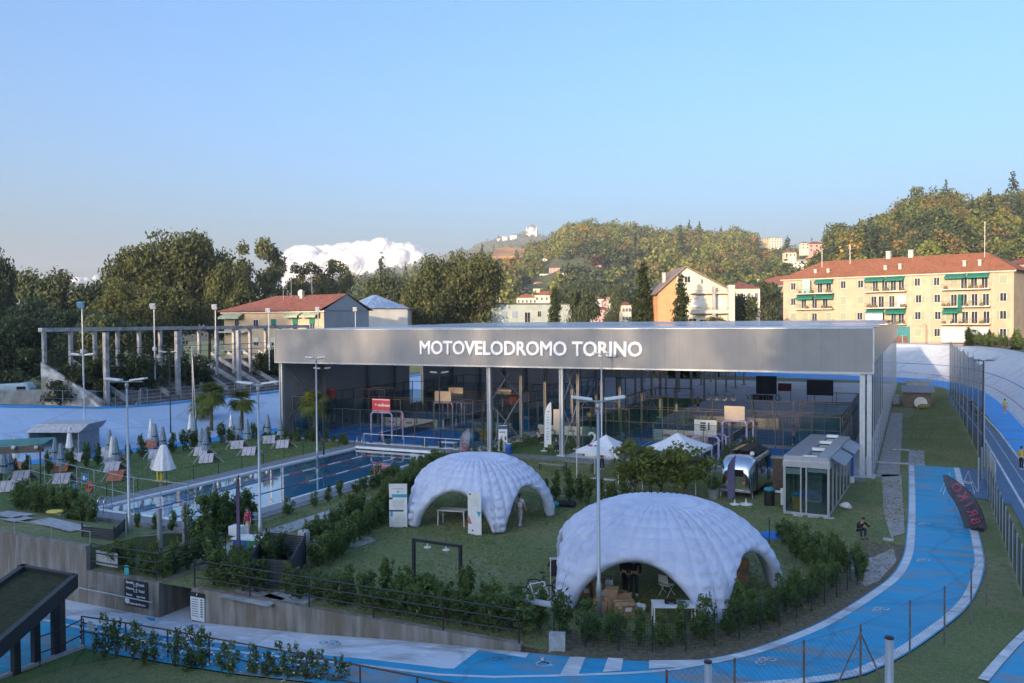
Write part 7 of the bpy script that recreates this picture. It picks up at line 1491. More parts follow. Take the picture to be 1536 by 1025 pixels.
# ---------------------------------------------------------------- houses
M_tile_=layered('terracotta_roof',[(.28,.105,.055),(.22,.085,.045),(.33,.14,.08)],[1,.35,2.5],.85,bump=.5,bscale=6,spec=.2); M_tiled=layered('old_red_roof',[(.22,.075,.055),(.16,.06,.045),(.28,.12,.09)],[1,.4,2.],.85,bump=.4,bscale=6,spec=.2)
M_wing=mat('dark_window_pane',(.03,.035,.045),.12,spec=.7,var=.1); M_wfr=mat('white_window_frame',(.62,.62,.60),.6); M_shg=mat('sage_shutter',(.30,.32,.22),.7,var=.08); M_shb=mat('grey_blue_shutter',(.35,.42,.52),.7); M_awg=mat('green_awning',(.015,.18,.13),.8,var=.15); M_rail=mat('balcony_iron',(.18,.16,.14),.6); M_gut=mat('cream_cornice',(.60,.55,.47),.8)
def Dz(px,py,z): return (z-H)/ray(px,py).z
class House:
    def __init__(s,name,lbl,cat,A,B,depth,zb,ze,wall,name_wall='wall'):
        s.A=Vector((A.x,A.y,0)); s.x=(Vector((B.x,B.y,0))-s.A); s.W=s.x.length; s.x.normalize(); s.y=Vector((-s.x.y,s.x.x,0)); s.D=depth; s.zb=zb; s.ze=ze
        s.r=thing(name,lbl,cat,(s.A.x,s.A.y,zb)); s.wall=wall
    def p(s,u,v,z): q=s.A+s.x*u+s.y*v; return Vector((q.x,q.y,z))
    def blk(s,name,u0,v0,z0,u1,v1,z1,mt,parent=None,build=True,mb=None):
        m=mb or MB(); m.extr([s.p(u0,v0,z0),s.p(u1,v0,z0),s.p(u1,v0,z1),s.p(u0,v0,z1)],s.y*(v1-v0)); return m.build(name,mt,parent or s.r,world=True) if build else m
    def body(s,roof='hip',rh=3.,over=.6,rm=None,ridge=None,inset=None):
        W,D,ze=s.W,s.D,s.ze; rm=rm or M_tile_; m=MB()
        if roof=='gable_front':
            pk=ridge if ridge is not None else W/2
            m.extr([s.p(0,0,s.zb),s.p(W,0,s.zb),s.p(W,0,ze),s.p(pk,0,ze+rh),s.p(0,0,ze)],s.y*D)
        elif roof=='gable_side': m.extr([s.p(0,0,s.zb),s.p(0,D,s.zb),s.p(0,D,ze),s.p(0,D/2,ze+rh),s.p(0,0,ze)],s.x*W)
        else: m.extr([s.p(0,0,s.zb),s.p(W,0,s.zb),s.p(W,0,ze),s.p(0,0,ze)],s.y*D)
        m.build('wall',s.wall,s.r,world=True)
        m=MB(); o=over; i=inset if inset is not None else D/2
        if roof=='hip':
            a,b,c,d=s.p(-o,-o,ze),s.p(W+o,-o,ze),s.p(W+o,D+o,ze),s.p(-o,D+o,ze); e,f=s.p(min(i,W/2),D/2,ze+rh),s.p(max(W-i,W/2),D/2,ze+rh); m.add([a,b,c,d,e,f],[(0,1,5,4),(1,2,5),(2,3,4,5),(3,0,4),(3,2,1,0)])
        elif roof=='hip_gable':   # hip at the left, gable at the right
            a,b,c,d=s.p(-o,-o,ze),s.p(W+.2,-o,ze),s.p(W+.2,D+o,ze),s.p(-o,D+o,ze); e,f=s.p(i,D/2,ze+rh),s.p(W+.2,D/2,ze+rh); m.add([a,b,c,d,e,f],[(0,1,5,4),(2,3,4,5),(3,0,4),(3,2,1,0)])
            g=MB(); g.extr([s.p(W-.05,0,ze),s.p(W-.05,D,ze),s.p(W-.05,D/2,ze+rh-.15)],s.x*.02); g.build('gable',s.wall,s.r,world=True)
        elif roof=='flat': m=s.blk('',-o,-o,ze,W+o,D+o,ze+.35,rm,build=False)
        elif roof=='gable_front':
            for (u0,z0,u1,z1) in ((-o,ze-o*rh/max(.1,pk),pk,ze+rh),(pk,ze+rh,W+o,ze-o*rh/max(.1,W-pk))): m.extr([s.p(u0,-o,z0+.02),s.p(u1,-o,z1+.02),s.p(u1,-o,z1+.27),s.p(u0,-o,z0+.27)],s.y*(D+2*o))
        elif roof=='gable_side':
            for (v0,z0,v1,z1) in ((-o,ze-o*rh*2/D,D/2,ze+rh),(D/2,ze+rh,D+o,ze-o*rh*2/D)): m.extr([s.p(-.3,v0,z0+.02),s.p(-.3,v1,z1+.02),s.p(-.3,v1,z1+.25),s.p(-.3,v0,z0+.25)],s.x*(W+.6))
        rf=m.build('roof',rm,s.r,world=True); s.roof=rf; return rf
    def cornice(s,mt=None): s.blk('cornice',-.5,-.5,s.ze-.32,s.W+.5,-.003,s.ze-.02,mt or M_gut)
    def win(s,u,z,w=1.1,h=1.5,sh=None,open_=True,half=False,fr=None):
        """window set in the front: frame, pane and shutters are its sub-parts"""
        f=s.blk('window',u-w/2-.06,-.05,z-.06,u+w/2+.06,-.002,z+h+.06,fr or M_wfr)
        if sh and not open_:
            s.blk('shutter',u-w/2,-.09,z,u+w/2,-.055,z+h,sh,f); return f
        m=MB(); m=s.blk('',u-w/2+.04,-.062,z+.04,u-.04,-.052,z+h-.04,None,build=False,mb=m); m=s.blk('',u+.04,-.062,z+.04,u+w/2-.04,-.052,z+h-.04,None,build=False,mb=m); m.build('pane',M_wing,f,world=True)
        if sh:
            s.blk('shutter',u-w/2-.55,-.10,z,u-w/2-.07,-.053,z+h,sh,f); 
            if not half: s.blk('shutter',u+w/2+.07,-.10,z,u+w/2+.55,-.053,z+h,sh,f)
        return f
    def balcony(s,u0,u1,z,d=1.3,mt=None,railh=1.0,solid=.0):
        b=s.blk('balcony',u0,-d,z-.22,u1,-.004,z,mt or M_gut)
        if solid: s.blk('parapet',u0,-d,z,u1,-d+.1,z+solid,mt or M_gut,b)
        m=MB()
        for k in range(int((u1-u0)/.28)+1): q=s.p(u0+.05+k*.28,-d+.05,z); m.tube([q,q+up_*railh],.014,3)
        m.tube([s.p(u0,-d+.05,z+railh),s.p(u1,-d+.05,z+railh)],.03,4); m.tube([s.p(u0+.03,-d+.05,z+railh),s.p(u0+.03,-.1,z+railh)],.03,4); m.tube([s.p(u1-.03,-d+.05,z+railh),s.p(u1-.03,-.1,z+railh)],.03,4); m.build('balustrade',M_rail,b,world=True); return b
    def awning(s,u0,u1,z,d=1.35,drop=.75,mt=None):
        m=MB(); m.extr([s.p(u0,-.1,z),s.p(u1,-.1,z),s.p(u1,-d,z-drop),s.p(u0,-d,z-drop)],(0,0,.04)); m.extr([s.p(u0,-d,z-drop-.28),s.p(u1,-d,z-drop-.28),s.p(u1,-d,z-drop),s.p(u0,-d,z-drop)],s.y*.03); m.build('awning',mt or M_awg,s.r,world=True)
    def hang(s,u0,u1,z0,z1,mt,d=1.25,name='curtain'):
        m=MB(); n=int((u1-u0)/.18)+2; P=[s.p(u0+(u1-u0)*k/n,-d+(.06 if k%2 else -.06),0) for k in range(n+1)]; m.strip([Vector((p.x,p.y,z0)) for p in P],[Vector((p.x,p.y,z1)) for p in P]); m.build(name,mt,s.r,world=True)
    def chimney(s,u,v,z0,h,w=.6,mt=None):
        m=s.blk('',u-w/2,v-w/2,z0,u+w/2,v+w/2,z0+h,None,build=False); m=s.blk('',u-w/2-.12,v-w/2-.12,z0+h,u+w/2+.12,v+w/2+.12,z0+h+.12,None,build=False,mb=m); m.build('chimney',mt or M_gut,s.roof,world=True)
def plaster(name,c,c2=None): return layered(name,[c,tuple(x*.9 for x in c),c2 or tuple(min(1,x*1.06) for x in c)],[1,.15,.5],.9,spec=.15)
M_yel=plaster('yellow_plaster',(.49,.375,.26),(.42,.32,.23)); M_cream=plaster('cream_plaster',(.62,.55,.44)); M_orng=plaster('orange_plaster',(.58,.30,.15)); M_grw=plaster('pale_green_plaster',(.42,.47,.42)); M_gable=layered('grey_render',[(.30,.32,.35),(.25,.27,.29)],[1,.3],.9)
# long apartment block on the right
ze=20.6; A=AD(1175,419.5,Dz(1175,419.5,ze)); B=AD(1521,405.,Dz(1521,405,ze)); ab=House('apartment_block','long cream apartment block with terracotta roof, green awnings and balconies','apartment block',A,B,13,5.2,ze,M_yel); ab.body('hip',4.2,.8); ab.cornice()
W=ab.W; fh=3.55; zf=[ze-.95-1.6-fh*k for k in range(4)]  # window sills, top storey first
def fu(px,row=0):  # pixel column on the front -> metres along it
    d=ray(px,450); # intersect vertical plane of the front
    n=ab.y; t=(ab.A-Vector((0,0,0))).dot(n)/Vector((d.x,d.y,0)).dot(n); q=Vector((d.x*t,d.y*t,0))-ab.A; return q.dot(ab.x)
wn=[ # (pixel x, row, shutter state)
(1190,0,'o'),(1190,1,'h'),(1190,2,'c'),(1265,0,'h'),(1265,1,'c'),(1265,2,'c'),(1291,0,'o'),(1291,1,'c'),(1290,2,'o'),
(1208,0,'d'),(1230,0,'d'),(1243,0,'d'),(1206,1,'d'),(1222,1,'d'),(1238,1,'d'),(1208,2,'c'),(1222,2,'d'),(1243,2,'c'),
(1313,0,'d'),(1327,0,'d'),(1340,0,'d'),(1352,0,'d'),(1311,1,'d'),(1322,1,'d'),(1338,1,'d'),(1352,1,'w'),(1310,2,'d'),(1323,2,'d'),(1341,2,'d'),(1352,2,'d'),
(1376,0,'h'),(1378,1,'o'),(1377,2,'o'),(1377,3,'c'),(1405,0,'h'),(1406,1,'o'),(1407,2,'o'),(1406,3,'h'),
(1431,0,'c'),(1446,0,'d'),(1461,0,'d'),(1477,0,'d'),(1431,1,'d'),(1446,1,'d'),(1462,1,'d'),(1479,1,'d'),(1424,2,'c'),(1432,2,'d'),(1448,2,'d'),(1462,2,'d'),(1480,2,'d'),
(1505,0,'c'),(1505,1,'o'),(1505,2,'o'),(1505,3,'o')]
for px,row,stt in wn:
    u=fu(px); z=zf[row]
    if stt=='o': ab.win(u,z,1.15,1.65,M_shg)
    elif stt=='h': ab.win(u,z,1.1,1.65,M_shg,half=True)
    elif stt=='c': ab.win(u,z,1.35,1.7,M_shg,False)
    elif stt=='w': ab.win(u,z-.85,1.7,2.45,M_wfr,False)
    else: ab.win(u,z-.85,1.15,2.45,None if R.random()<.5 else M_shg,half=True)
for u0,u1,rows in [(fu(1196),fu(1252),(0,1,2)),(fu(1300),fu(1361),(0,1,2)),(fu(1415),fu(1487),(0,1,2))]:
    for r_i in rows: ab.balcony(u0,u1,zf[r_i]-.9,1.4)
for a,b,row in [(1224,1251,0),(1197,1222,1),(1224,1252,1),(1299,1328,0),(1330,1358,0),(1301,1327,2),(1330,1360,2),(1419,1450,0),(1452,1485,0),(1416,1440,2)]: ab.awning(fu(a),fu(b),zf[row]+2.25)
M_drape=mat('white_awning_drape',(.62,.62,.62),.9,c2=(.42,.42,.45),scale=3); M_aqua=mat('pale_aqua_curtain',(.38,.55,.50),.9)
ab.hang(fu(1207),fu(1219),zf[0]-.8,zf[0]+2.2,M_aqua); ab.hang(fu(1440),fu(1446),zf[1]-2.,zf[1]+1.5,M_awg,1.5); ab.hang(fu(1416),fu(1487),zf[3]-1.2,zf[3]+1.9,M_drape,1.5); ab.hang(fu(1302),fu(1328),zf[2]-.3,zf[2]+1.5,M_drape,1.35)
ab.blk('shop_front',fu(1343),-.2,5.2,fu(1365),-.004,zf[3]+2.1,mat('teal_shutter',(.03,.20,.22),.6)); ab.blk('plinth',fu(1366),-.08,5.2,fu(1415),-.003,zf[3]-1.2,mat('salmon_plinth',(.5,.3,.2),.8))
for px,v,h in [(1219,1.6,1.6),(1238,1.6,1.6),(1324,1.6,1.7),(1346,1.6,1.9),(1443,1.6,1.9),(1466,1.6,1.9)]: ab.chimney(fu(px),v,ze+.4,h,.55)
for px in (1316,1350): ab.chimney(fu(px),6.5,ze+3.9,1.6,.9)
for px in (1257,1366,1395,1490): 
    u=fu(px); m=MB(); m.tube([ab.p(u,-.12,5.2),ab.p(u,-.12,ab.ze-.3)],.06,5); m.build('drainpipe',M_gut,ab.r,world=True)
M_pot=mat('balcony_plants',(.07,.11,.03),.9,c2=(.2,.09,.05),scale=4)
for a,b in ((1198,1250),(1302,1360),(1417,1485)):
    for r_i in (0,1,2):
        m=MB()
        for k in range(7): q=ab.p(fu(R.uniform(a,b)),-1.1,zf[r_i]-.9); m.ell((q.x,q.y,q.z+.3),(R.uniform(.2,.45),.25,R.uniform(.25,.5)),6,5)
        m.build('balcony_plants',M_pot,ab.r,world=True)
def antenna(lbl,px,pyb,pyt,D,yagi=True):
    b=AD(px,pyb,D); t=AD(px,pyt,D); r_=thing('roof_antenna',lbl,'antenna',b); h=t.z-b.z; m=MB(); m.tube([(0,0,-.5),(0,0,h)],.04,5); 
    if yagi:
        for k,z in enumerate((h*.95,h*.75)): m.tube([(-1.1,0,z),(1.1,0,z)],.035,4); [m.tube([(-1.1+.4*j,-.3,z),(-1.1+.4*j,.3,z)],.02,3) for j in range(6)]
    m.build('mast',M_galv,r_); return r_
antenna('tall thin antenna mast on the right end of the long terracotta roof',1477,382,333,158,False); antenna('antenna with crossed arms on the long terracotta roof',1275,393,367,182); antenna('thin bare mast behind the left part of the terracotta roof',1233,398,373,186,False)
ze2=22.; A=AD(1118,432,Dz(1118,432,ze2)); B=AD(1176,428,Dz(1176,428,ze2)); a2=House('apartment_wing','lower cream apartment wing with green awnings left of the long block','apartment block',A,B,14,5,ze2,M_yel); a2.body('hip',3.6,.7); a2.cornice()
for u in (2.5,5.,7.8):
    for k in range(3): a2.win(u,ze2-2.6-3.5*k,1.1,1.6,M_shg)
for k in range(3): a2.balcony(5.8,a2.W-.2,ze2-3.5-3.5*k); 
a2.awning(5.8,a2.W-.3,ze2-.5); a2.awning(5.8,a2.W-.3,ze2-4.)
a2.chimney(3,3,ze2+1,1.8)
A=AD(1500,392,200); B=AD(1600,388,185); a3=House('red_roof_building','long building with a red tiled roof behind the right end of the block','building',A,B,14,6,A.z-1,M_yel); a3.body('hip',3.,.7,M_tiled); a3.win(8,A.z-4,1.2,1.6,M_shg)
# yellow house on the left
ze=13.1; A=AD(336,467,161); B=AD(485.5,467,147); ze=(A.z+B.z)/2; yh=House('yellow_house','yellow three storey house with red roof, balconies and bare grey gable','house',A,B,11.5,-1,ze,M_yel); yh.body('hip_gable',3.0,1.2,M_tiled,inset=8.); yh.cornice(M_wfr); yh.blk('gable_wall',yh.W,.0,-1,yh.W+.06,yh.D,ze-.05,M_gable)
g=MB(); g.extr([yh.p(yh.W+.0,0,ze-.05),yh.p(yh.W,yh.D,ze-.05),yh.p(yh.W,yh.D/2,ze+2.85)],yh.x*.06); g.build('gable_wall',M_gable,yh.r,world=True)
for fx in (.14,.34,.52,.735,.895):
    for k in range(3):
        z=ze-3.0-3.35*k; door=fx in(.14,.735,.895); yh.win(fx*yh.W,z-(.6 if door else 0),1.3 if not door else 1.2,1.5+(.6 if door else 0),None)
        if k==0 and fx in(.52,.735,.895): yh.blk('roller_blind',fx*yh.W-.65,-.12,z+.6,fx*yh.W+.65,-.066,z+1.55,M_awg)
        if k==1: yh.blk('roller_blind',fx*yh.W-.65,-.12,z+.7,fx*yh.W+.65,-.066,z+1.55,M_gut)
for k in range(2): yh.balcony(-.6,.28*yh.W,ze-3.7-3.35*k,1.4,M_wfr,.9); yh.balcony(.66*yh.W,.98*yh.W,ze-3.7-3.35*k,1.2,M_wfr,.9)
M_strp=mat('striped_awning',(.42,.45,.36),.85,c2=(.22,.3,.22),scale=4)
yh.awning(.0,.22*yh.W,ze-.35,1.5,.7,M_strp); yh.awning(.66*yh.W,.80*yh.W,ze-.35,1.3,.6,M_strp); yh.awning(.82*yh.W,.97*yh.W,ze-.35,1.3,.6,M_strp)
for px in (385,455): pass
yh.chimney(yh.W*.62,4.5,ze+2.2,1.4,.6)
antenna('long bare aerial mast on the yellow house roof',437,443,410,158,False); antenna('aerial with wide arms on the yellow house roof',468,443,411,160); antenna('short white chimney pipe on the yellow house roof',425,446,435,156,False)
dsh=thing('satellite_dish','white satellite dish on the yellow house ridge','dish',AD(452,440,158)); m=MB(); m.lathe([(.02,0),(.45,.08),(.65,.2)],14); m.v=[(v[0],-v[2],v[1]) for v in m.v]; m.build('bowl',M_white,dsh); m=MB(); m.tube([(0,.05,0),(0,.2,-1.2)],.05); m.build('stand',M_galv,dsh)
# other houses behind the hall
def house(lbl,pxl,pxr,pye,D,depth,zb,roof,rh,wm,rm,rows=2,cols=3,name='house',sh=None,skew=0.,over=.5):
    A=AD(pxl,pye,D); B=AD(pxr,pye,D+skew); z=A.z; h=House(name,lbl,'house',A,Vector((B.x,B.y,0)),depth,zb,z,wm); h.body(roof,rh,over,rm)
    for r_i in range(rows):
        for c in range(cols):
            u=h.W*(c+.5)/cols
            if z-2.5-3.2*r_i>zb: h.win(u,z-2.5-3.2*r_i,min(1.1,h.W/cols*.4),1.4,sh)
    return h
M_pw_=plaster('white_plaster',(.62,.60,.56)); M_pink=plaster('pink_plaster',(.55,.30,.28)); M_ochre=plaster('ochre_plaster',(.55,.42,.22)); M_blr=layered('blue_sheet_roof',[(.16,.26,.42),(.35,.42,.52),(.12,.2,.34)],[1,.8,2.],.35,spec=.5); M_flat=mat('dark_flat_roof',(.10,.09,.09),.8)
house('house with a shiny blue sheet roof right of the grey gable',513,547,464,188,10,0,'hip',3.,M_pw_,M_blr,2,3,skew=-10)
house('low ochre house with dark red hipped roof behind the hall',557,597,481,185,9,0,'hip',3.4,M_ochre,M_tiled,1,3)
house('tall narrow white house with red roof behind the plane tree',588,612,465,198,7,0,'hip',1.6,M_pw_,M_tiled,3,2,sh=M_shg)
gh=House('flat_roof_block','pale green flat roofed block with blue shutters behind the hall','house',AD(737,457,215),AD(857,457,222),9,0,AD(737,457,215).z,M_grw); gh.body('flat',0,.12,M_flat)
for px,z,w,h,sh in [(755,gh.ze-3.4,1.5,1.8,M_shb),(771,gh.ze-3.4,1.5,1.8,M_shb)]:
    gh.win((px-737)/120*gh.W,z,w,h,sh,False)
gh.win((808-737)/120*gh.W,gh.ze-3.2,.9,1.5,M_gut,half=True); gh.win((854-737)/120*gh.W,gh.ze-2.9,.7,1.4,M_gut,half=True); gh.win((790-737)/120*gh.W,gh.ze-4.6,1.5,2.6); gh.balcony((784-737)/120*gh.W,(797-737)/120*gh.W,gh.ze-4.7,1.)
for px in (757,776,795): gh.win((px-737)/120*gh.W,gh.ze-6.8,1.4,1.4,M_shb,False)
# cream gabled house with its orange side
zp=AD(1027,401,172).z; A=AD(987,431,172); B=AD(1097,437,172); zeav=B.z
og_=House('gabled_house','large cream gabled house with an orange left part and wide balcony','house',A,Vector((B.x,B.y,0)),14,0,zeav,M_cream); og_.body('gable_front',zp-zeav,.7,layered('grey_brown_roof',[(.26,.20,.17),(.2,.16,.14)],[1,.5],.85),ridge=og_.W*.37)
m=MB(); f=.25; zz=lambda u: zeav+(zp-zeav)*min(1,u/.37)
m.extr([og_.p(0,-.05,0),og_.p(og_.W*f,-.05,0),og_.p(og_.W*f,-.05,zz(f)-.15),og_.p(0,-.05,zz(0)-.15)],og_.y*.045); m.build('orange_wall',M_orng,og_.r,world=True)
og_.blk('side_wall',-.06,-.05,0,-.004,14,zeav-.1,M_orng)
og_.blk('pilaster',og_.W-.9,-1.6,0,og_.W+.3,-.004,zeav+1.2,M_gut); og_.balcony(og_.W*.42,og_.W-.9,zeav-4.3,1.6,M_gut,.9,.5); og_.balcony(og_.W*.42,og_.W-.9,zeav-.3,1.2,M_gut,.5)
for fx,z,w,h in [(.55,-3.2,2.6,2.3),(.82,-3.2,1.8,2.3)]: og_.win(fx*og_.W,zeav+z,w,h,M_wfr,False)
for fx,z,w,h in [(.47,-7.3,1.5,1.8),(.62,-7.3,1.5,1.6),(.8,-7.3,1.2,1.8),(.40,1.8,1.2,1.3),(.60,1.5,.5,1.)]: og_.win(fx*og_.W,zeav+z,w,h)
og_.blk('column',og_.W*.72,-1.5,0,og_.W*.76,-1.2,zeav+1,M_old)
og_.chimney(og_.W*.14,5,zeav+2.,2.)
house('long low red roofed building between gabled house and apartment wing',1096,1140,433,200,10,3,'hip',1.8,M_cream,M_tiled,2,4)
# ---------------------------------------------------------------- hills
def hillmat(name,cols): return layered(name,cols,[.01,.02,.1],.95)
M_hill=layered('wooded_ground',[(.13,.14,.05),(.19,.165,.07),(.09,.11,.04),(.06,.08,.03)],[1,.012,.04,.15],.95)
def hill(name,ridge,Db,Dr,zb,power,n=90,m_n=26,amp=3.,seed=1,Dr2=None):
    """a hill whose skyline follows the photograph's: foot at distance Db, crest at Dr, then falling away behind"""
    rn=random.Random(seed); ph=[rn.uniform(0,6.28) for _ in range(6)]
    pxs=[ridge[0][0]+(ridge[-1][0]-ridge[0][0])*i/(n-1) for i in range(n)]
    def ry(x):
        for (a,b),(c,d) in zip(ridge,ridge[1:]):
            if x<=c: t=(x-a)/(c-a); t=t*t*(3-2*t); return b+(d-b)*t
        return ridge[-1][1]
    rows=[]
    for j in range(m_n+8):
        s=j/(m_n-1); row=[]
        for i,x in enumerate(pxs):
            drr=Dr if Dr2 is None else Dr+(Dr2-Dr)*i/(n-1)
            top=AD(x,ry(x),drr); D=Db+(drr-Db)*s; d=ray(x,480); p=Vector((d.x*D,d.y*D,0))
            if s<=1: z=zb+(top.z-zb)*(s**power)*(1+.06*math.sin(i*.35+ph[0])*math.sin(s*6+ph[1])*(1-s))
            else: z=zb+(top.z-zb)*(1-(s-1)*1.6)
            z+=amp*(math.sin(p.x*.021+ph[2])+math.sin(p.y*.017+ph[3]))*(s*(1-s)*4 if s<1 else 0)*.5
            row.append(Vector((p.x,p.y,z)))
        rows.append(row)
    V=[v for r_ in rows for v in r_]; Fq=[(j*n+i,j*n+i+1,(j+1)*n+i+1,(j+1)*n+i) for j in range(len(rows)-1) for i in range(n-1)]
    o=npmesh(name,np.array([tuple(v) for v in V]),np.array(Fq),M_hill,smooth=True); tag(o,kind='structure'); return rows,n
rg_mid=[(470,459),(540,433),(600,425),(640,419),(700,405),(740,393),(780,386),(815,375),(850,357),(880,347),(930,353),(1000,360),(1060,360),(1110,360),(1150,375),(1200,391),(1245,403),(1330,434)]
rg_right=[(1120,453),(1180,425),(1235,375),(1270,363),(1310,349),(1350,331),(1385,313),(1420,309),(1460,319),(1500,315),(1540,309),(1640,293)]
rg_far=[(380,445),(540,416),(600,405),(660,388),(700,378),(730,368),(760,359),(785,354),(815,356),(860,372),(960,404),(1100,424)]
Hm=hill('wooded_hill',rg_mid,430,1150,8,.95,seed=3); Hr=hill('wooded_hill',rg_right,300,560,10,.9,seed=5,amp=2.); Hf=hill('far_hill',rg_far,2200,4400,40,1.1,seed=8,amp=20)
def on_hill(Hh,px,py):
    """point of the hill surface seen at a pixel"""
    rows,n=Hh; best=None
    for j in range(26):
        for i in range(0,n):
            v=rows[j][i]; c=(v-Vector((0,0,H))); d=c.dot(fw); x=768+F*c.dot(rt)/d; y=512.5-F*c.dot(up)/d; e=(x-px)**2+(y-py)**2
            if best is None or e<best[0]: best=(e,v,d)
    return best[1],best[2]
# the woods on the hills: far-off trees that read as one mass
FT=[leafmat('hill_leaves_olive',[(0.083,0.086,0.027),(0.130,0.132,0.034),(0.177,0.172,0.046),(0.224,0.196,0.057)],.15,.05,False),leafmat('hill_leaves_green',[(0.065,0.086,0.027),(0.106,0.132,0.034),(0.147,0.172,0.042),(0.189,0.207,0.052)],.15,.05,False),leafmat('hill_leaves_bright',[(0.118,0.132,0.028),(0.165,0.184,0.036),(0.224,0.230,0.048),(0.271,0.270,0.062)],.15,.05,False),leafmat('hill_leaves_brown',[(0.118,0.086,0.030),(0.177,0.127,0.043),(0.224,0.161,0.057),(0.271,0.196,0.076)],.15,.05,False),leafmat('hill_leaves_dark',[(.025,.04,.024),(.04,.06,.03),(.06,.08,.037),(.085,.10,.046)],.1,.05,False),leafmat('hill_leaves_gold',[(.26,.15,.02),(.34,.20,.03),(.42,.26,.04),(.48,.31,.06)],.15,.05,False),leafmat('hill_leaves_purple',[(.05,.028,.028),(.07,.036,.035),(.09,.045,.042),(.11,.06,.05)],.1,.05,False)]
CLEAR=[]
def clear(px,py,w,h,D=1e9): CLEAR.append((px-w/2,px+w/2,py,py+h,D))
def wood(name,Hh,count,size,per,leaf,probs,seed,s_lo=0.02,dark=None,zoff=.3):
    rg=np.random.default_rng(seed); rows,n=Hh; Vs=[];Fs=[];Ms=[]; off=0
    for t in range(count):
        j=s_lo*26+rg.random()**.85*(25.6-s_lo*26); i=rg.random()*(n-1.01); a=int(j);b=int(i); fj=j-a; fi=i-b
        P=(rows[a][b]*(1-fi)+rows[a][b+1]*fi)*(1-fj)+(rows[a+1][b]*(1-fi)+rows[a+1][b+1]*fi)*fj
        cc=P-Vector((0,0,H)); dd=cc.dot(fw); qx=768+F*cc.dot(rt)/dd; qy=512.5-F*(cc.dot(up)+size*.5*up.z)/dd
        s=size*min(1.9,max(.45,math.exp(rg.normal()*.34))); rp_=s*.45*F/dd
        if any(dd<e_+12 and a_-rp_*.6<qx<b_+rp_*.6 and c_-rp_*.6<qy<d_+rp_*.75 for a_,b_,c_,d_,e_ in CLEAR): continue
        conif=rg.random()<.025; hgt=s*(1.35 if conif else .68)
        d=rg.normal(size=(per,3)); d/=np.linalg.norm(d,axis=1,keepdims=True); d[:,2]=np.abs(d[:,2])*1.0-.15
        lump=1+.28*np.sin(d[:,0]*4+rg.uniform(0,6))*np.sin(d[:,1]*4+rg.uniform(0,6))
        r=(.72+.28*rg.random(per))*lump
        C=d*r[:,None]*np.array([s*.5*(.6 if conif else 1),s*.5*(.6 if conif else 1),hgt])
        if conif: C[:,:2]*=np.clip(1.15-C[:,2:3]/hgt,.1,1)
        C+=np.array([P.x,P.y,P.z+s*.12])
        V,Fq=leaf_quads(C,d,leaf*(s/size)**.35,rg,.7,.6); Vs.append(V); Fs.append(Fq+off); off+=len(V)
        u=i/(n-1); k=rg.choice(len(probs),p=probs)
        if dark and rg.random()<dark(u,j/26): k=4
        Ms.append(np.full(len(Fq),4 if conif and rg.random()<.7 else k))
    o=npmesh(name,np.concatenate(Vs),np.concatenate(Fs),FT,mi=np.concatenate(Ms)); tag(o,kind='stuff'); return o
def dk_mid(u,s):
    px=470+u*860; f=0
    if 830<px<960 and s<.5: f=.75  # low wood lying in shade: the shade is put into darker leaf colour
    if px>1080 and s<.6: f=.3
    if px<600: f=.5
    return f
# trees that stand out on the hills
def htree(lbl,Hh,px,py,wpx,hpx,k,kind='round',seed=0):
    P,D=on_hill(Hh,px,py); (px>760 and Hh is Hm) and clear(px,py-hpx*.8,wpx*.3,hpx*.4,D); s=D/F; w_=wpx*s; h=hpx*s; root=thing('hill_tree',lbl,'tree',(P.x,P.y,P.z)); m=MB(); m.tube([(0,0,-1),(0,0,h*.6)],[w_*.05,w_*.02],5); m.build('trunk',M_bark,root); rn=random.Random(seed+px)
    if kind=='round': bl=[((rn.uniform(-.25,.25)*w_,rn.uniform(-.25,.25)*w_,h*rn.uniform(.35,.8)),(w_*.27,w_*.27,h*.2)) for _ in range(14)]+[((0,0,h*.55),(w_*.38,w_*.38,h*.36))]
    elif kind=='cone': bl=[((rn.uniform(-.5,.5)*w_*(1-q)*.5,rn.uniform(-.5,.5)*w_*(1-q)*.5,h*(.08+.88*q)),(w_*.42*(1.05-q),w_*.42*(1.05-q),h*.07)) for q in [i/13 for i in range(14)]]
    elif kind=='umbrella': bl=[((rn.uniform(-.4,.4)*w_,rn.uniform(-.4,.4)*w_,h*rn.uniform(.72,.95)),(w_*.22,w_*.22,h*.09)) for _ in range(12)]
    else: bl=[((rn.uniform(-.12,.12)*w_,rn.uniform(-.12,.12)*w_,h*rn.uniform(.12,.92)),(w_*.3,w_*.3,h*.12)) for _ in range(14)]
    crown('crown',bl,650,max(.35,w_*.045),FT[k] if isinstance(k,int) else k,root,seed+px,.7,.5); return root
for a in [('single golden orange round tree high on the middle hill',Hm,880,356,20,20,5),('yellow green tree left of the golden tree on the middle hill',Hm,820,372,16,16,2),('tall golden tree low on the left slope of the middle hill',Hm,761,408,15,26,5),('reddish round tree in the tawny clearing on the left slope',Hm,765,376,13,11,6),('dark purple copper beech above the hillside villas',Hm,893,402,25,22,6),('smaller purple tree left of the copper beech',Hm,869,388,14,14,6),('tiny purple tree high on the middle hill',Hm,913,366,7,8,6),('golden tree near the right shoulder of the middle hill',Hm,1128,372,18,18,5),('dark round tree on the crest right of the summit',Hm,957,342,12,11,4),('bare brownish tree standing on the crest',Hm,1008,346,18,16,3),('dark clump on the crest left of the tall conifer',Hm,1062,348,22,14,4),('second dark clump on the crest by the tall conifer',Hm,1084,349,20,13,4)]: htree(*a,seed=1)
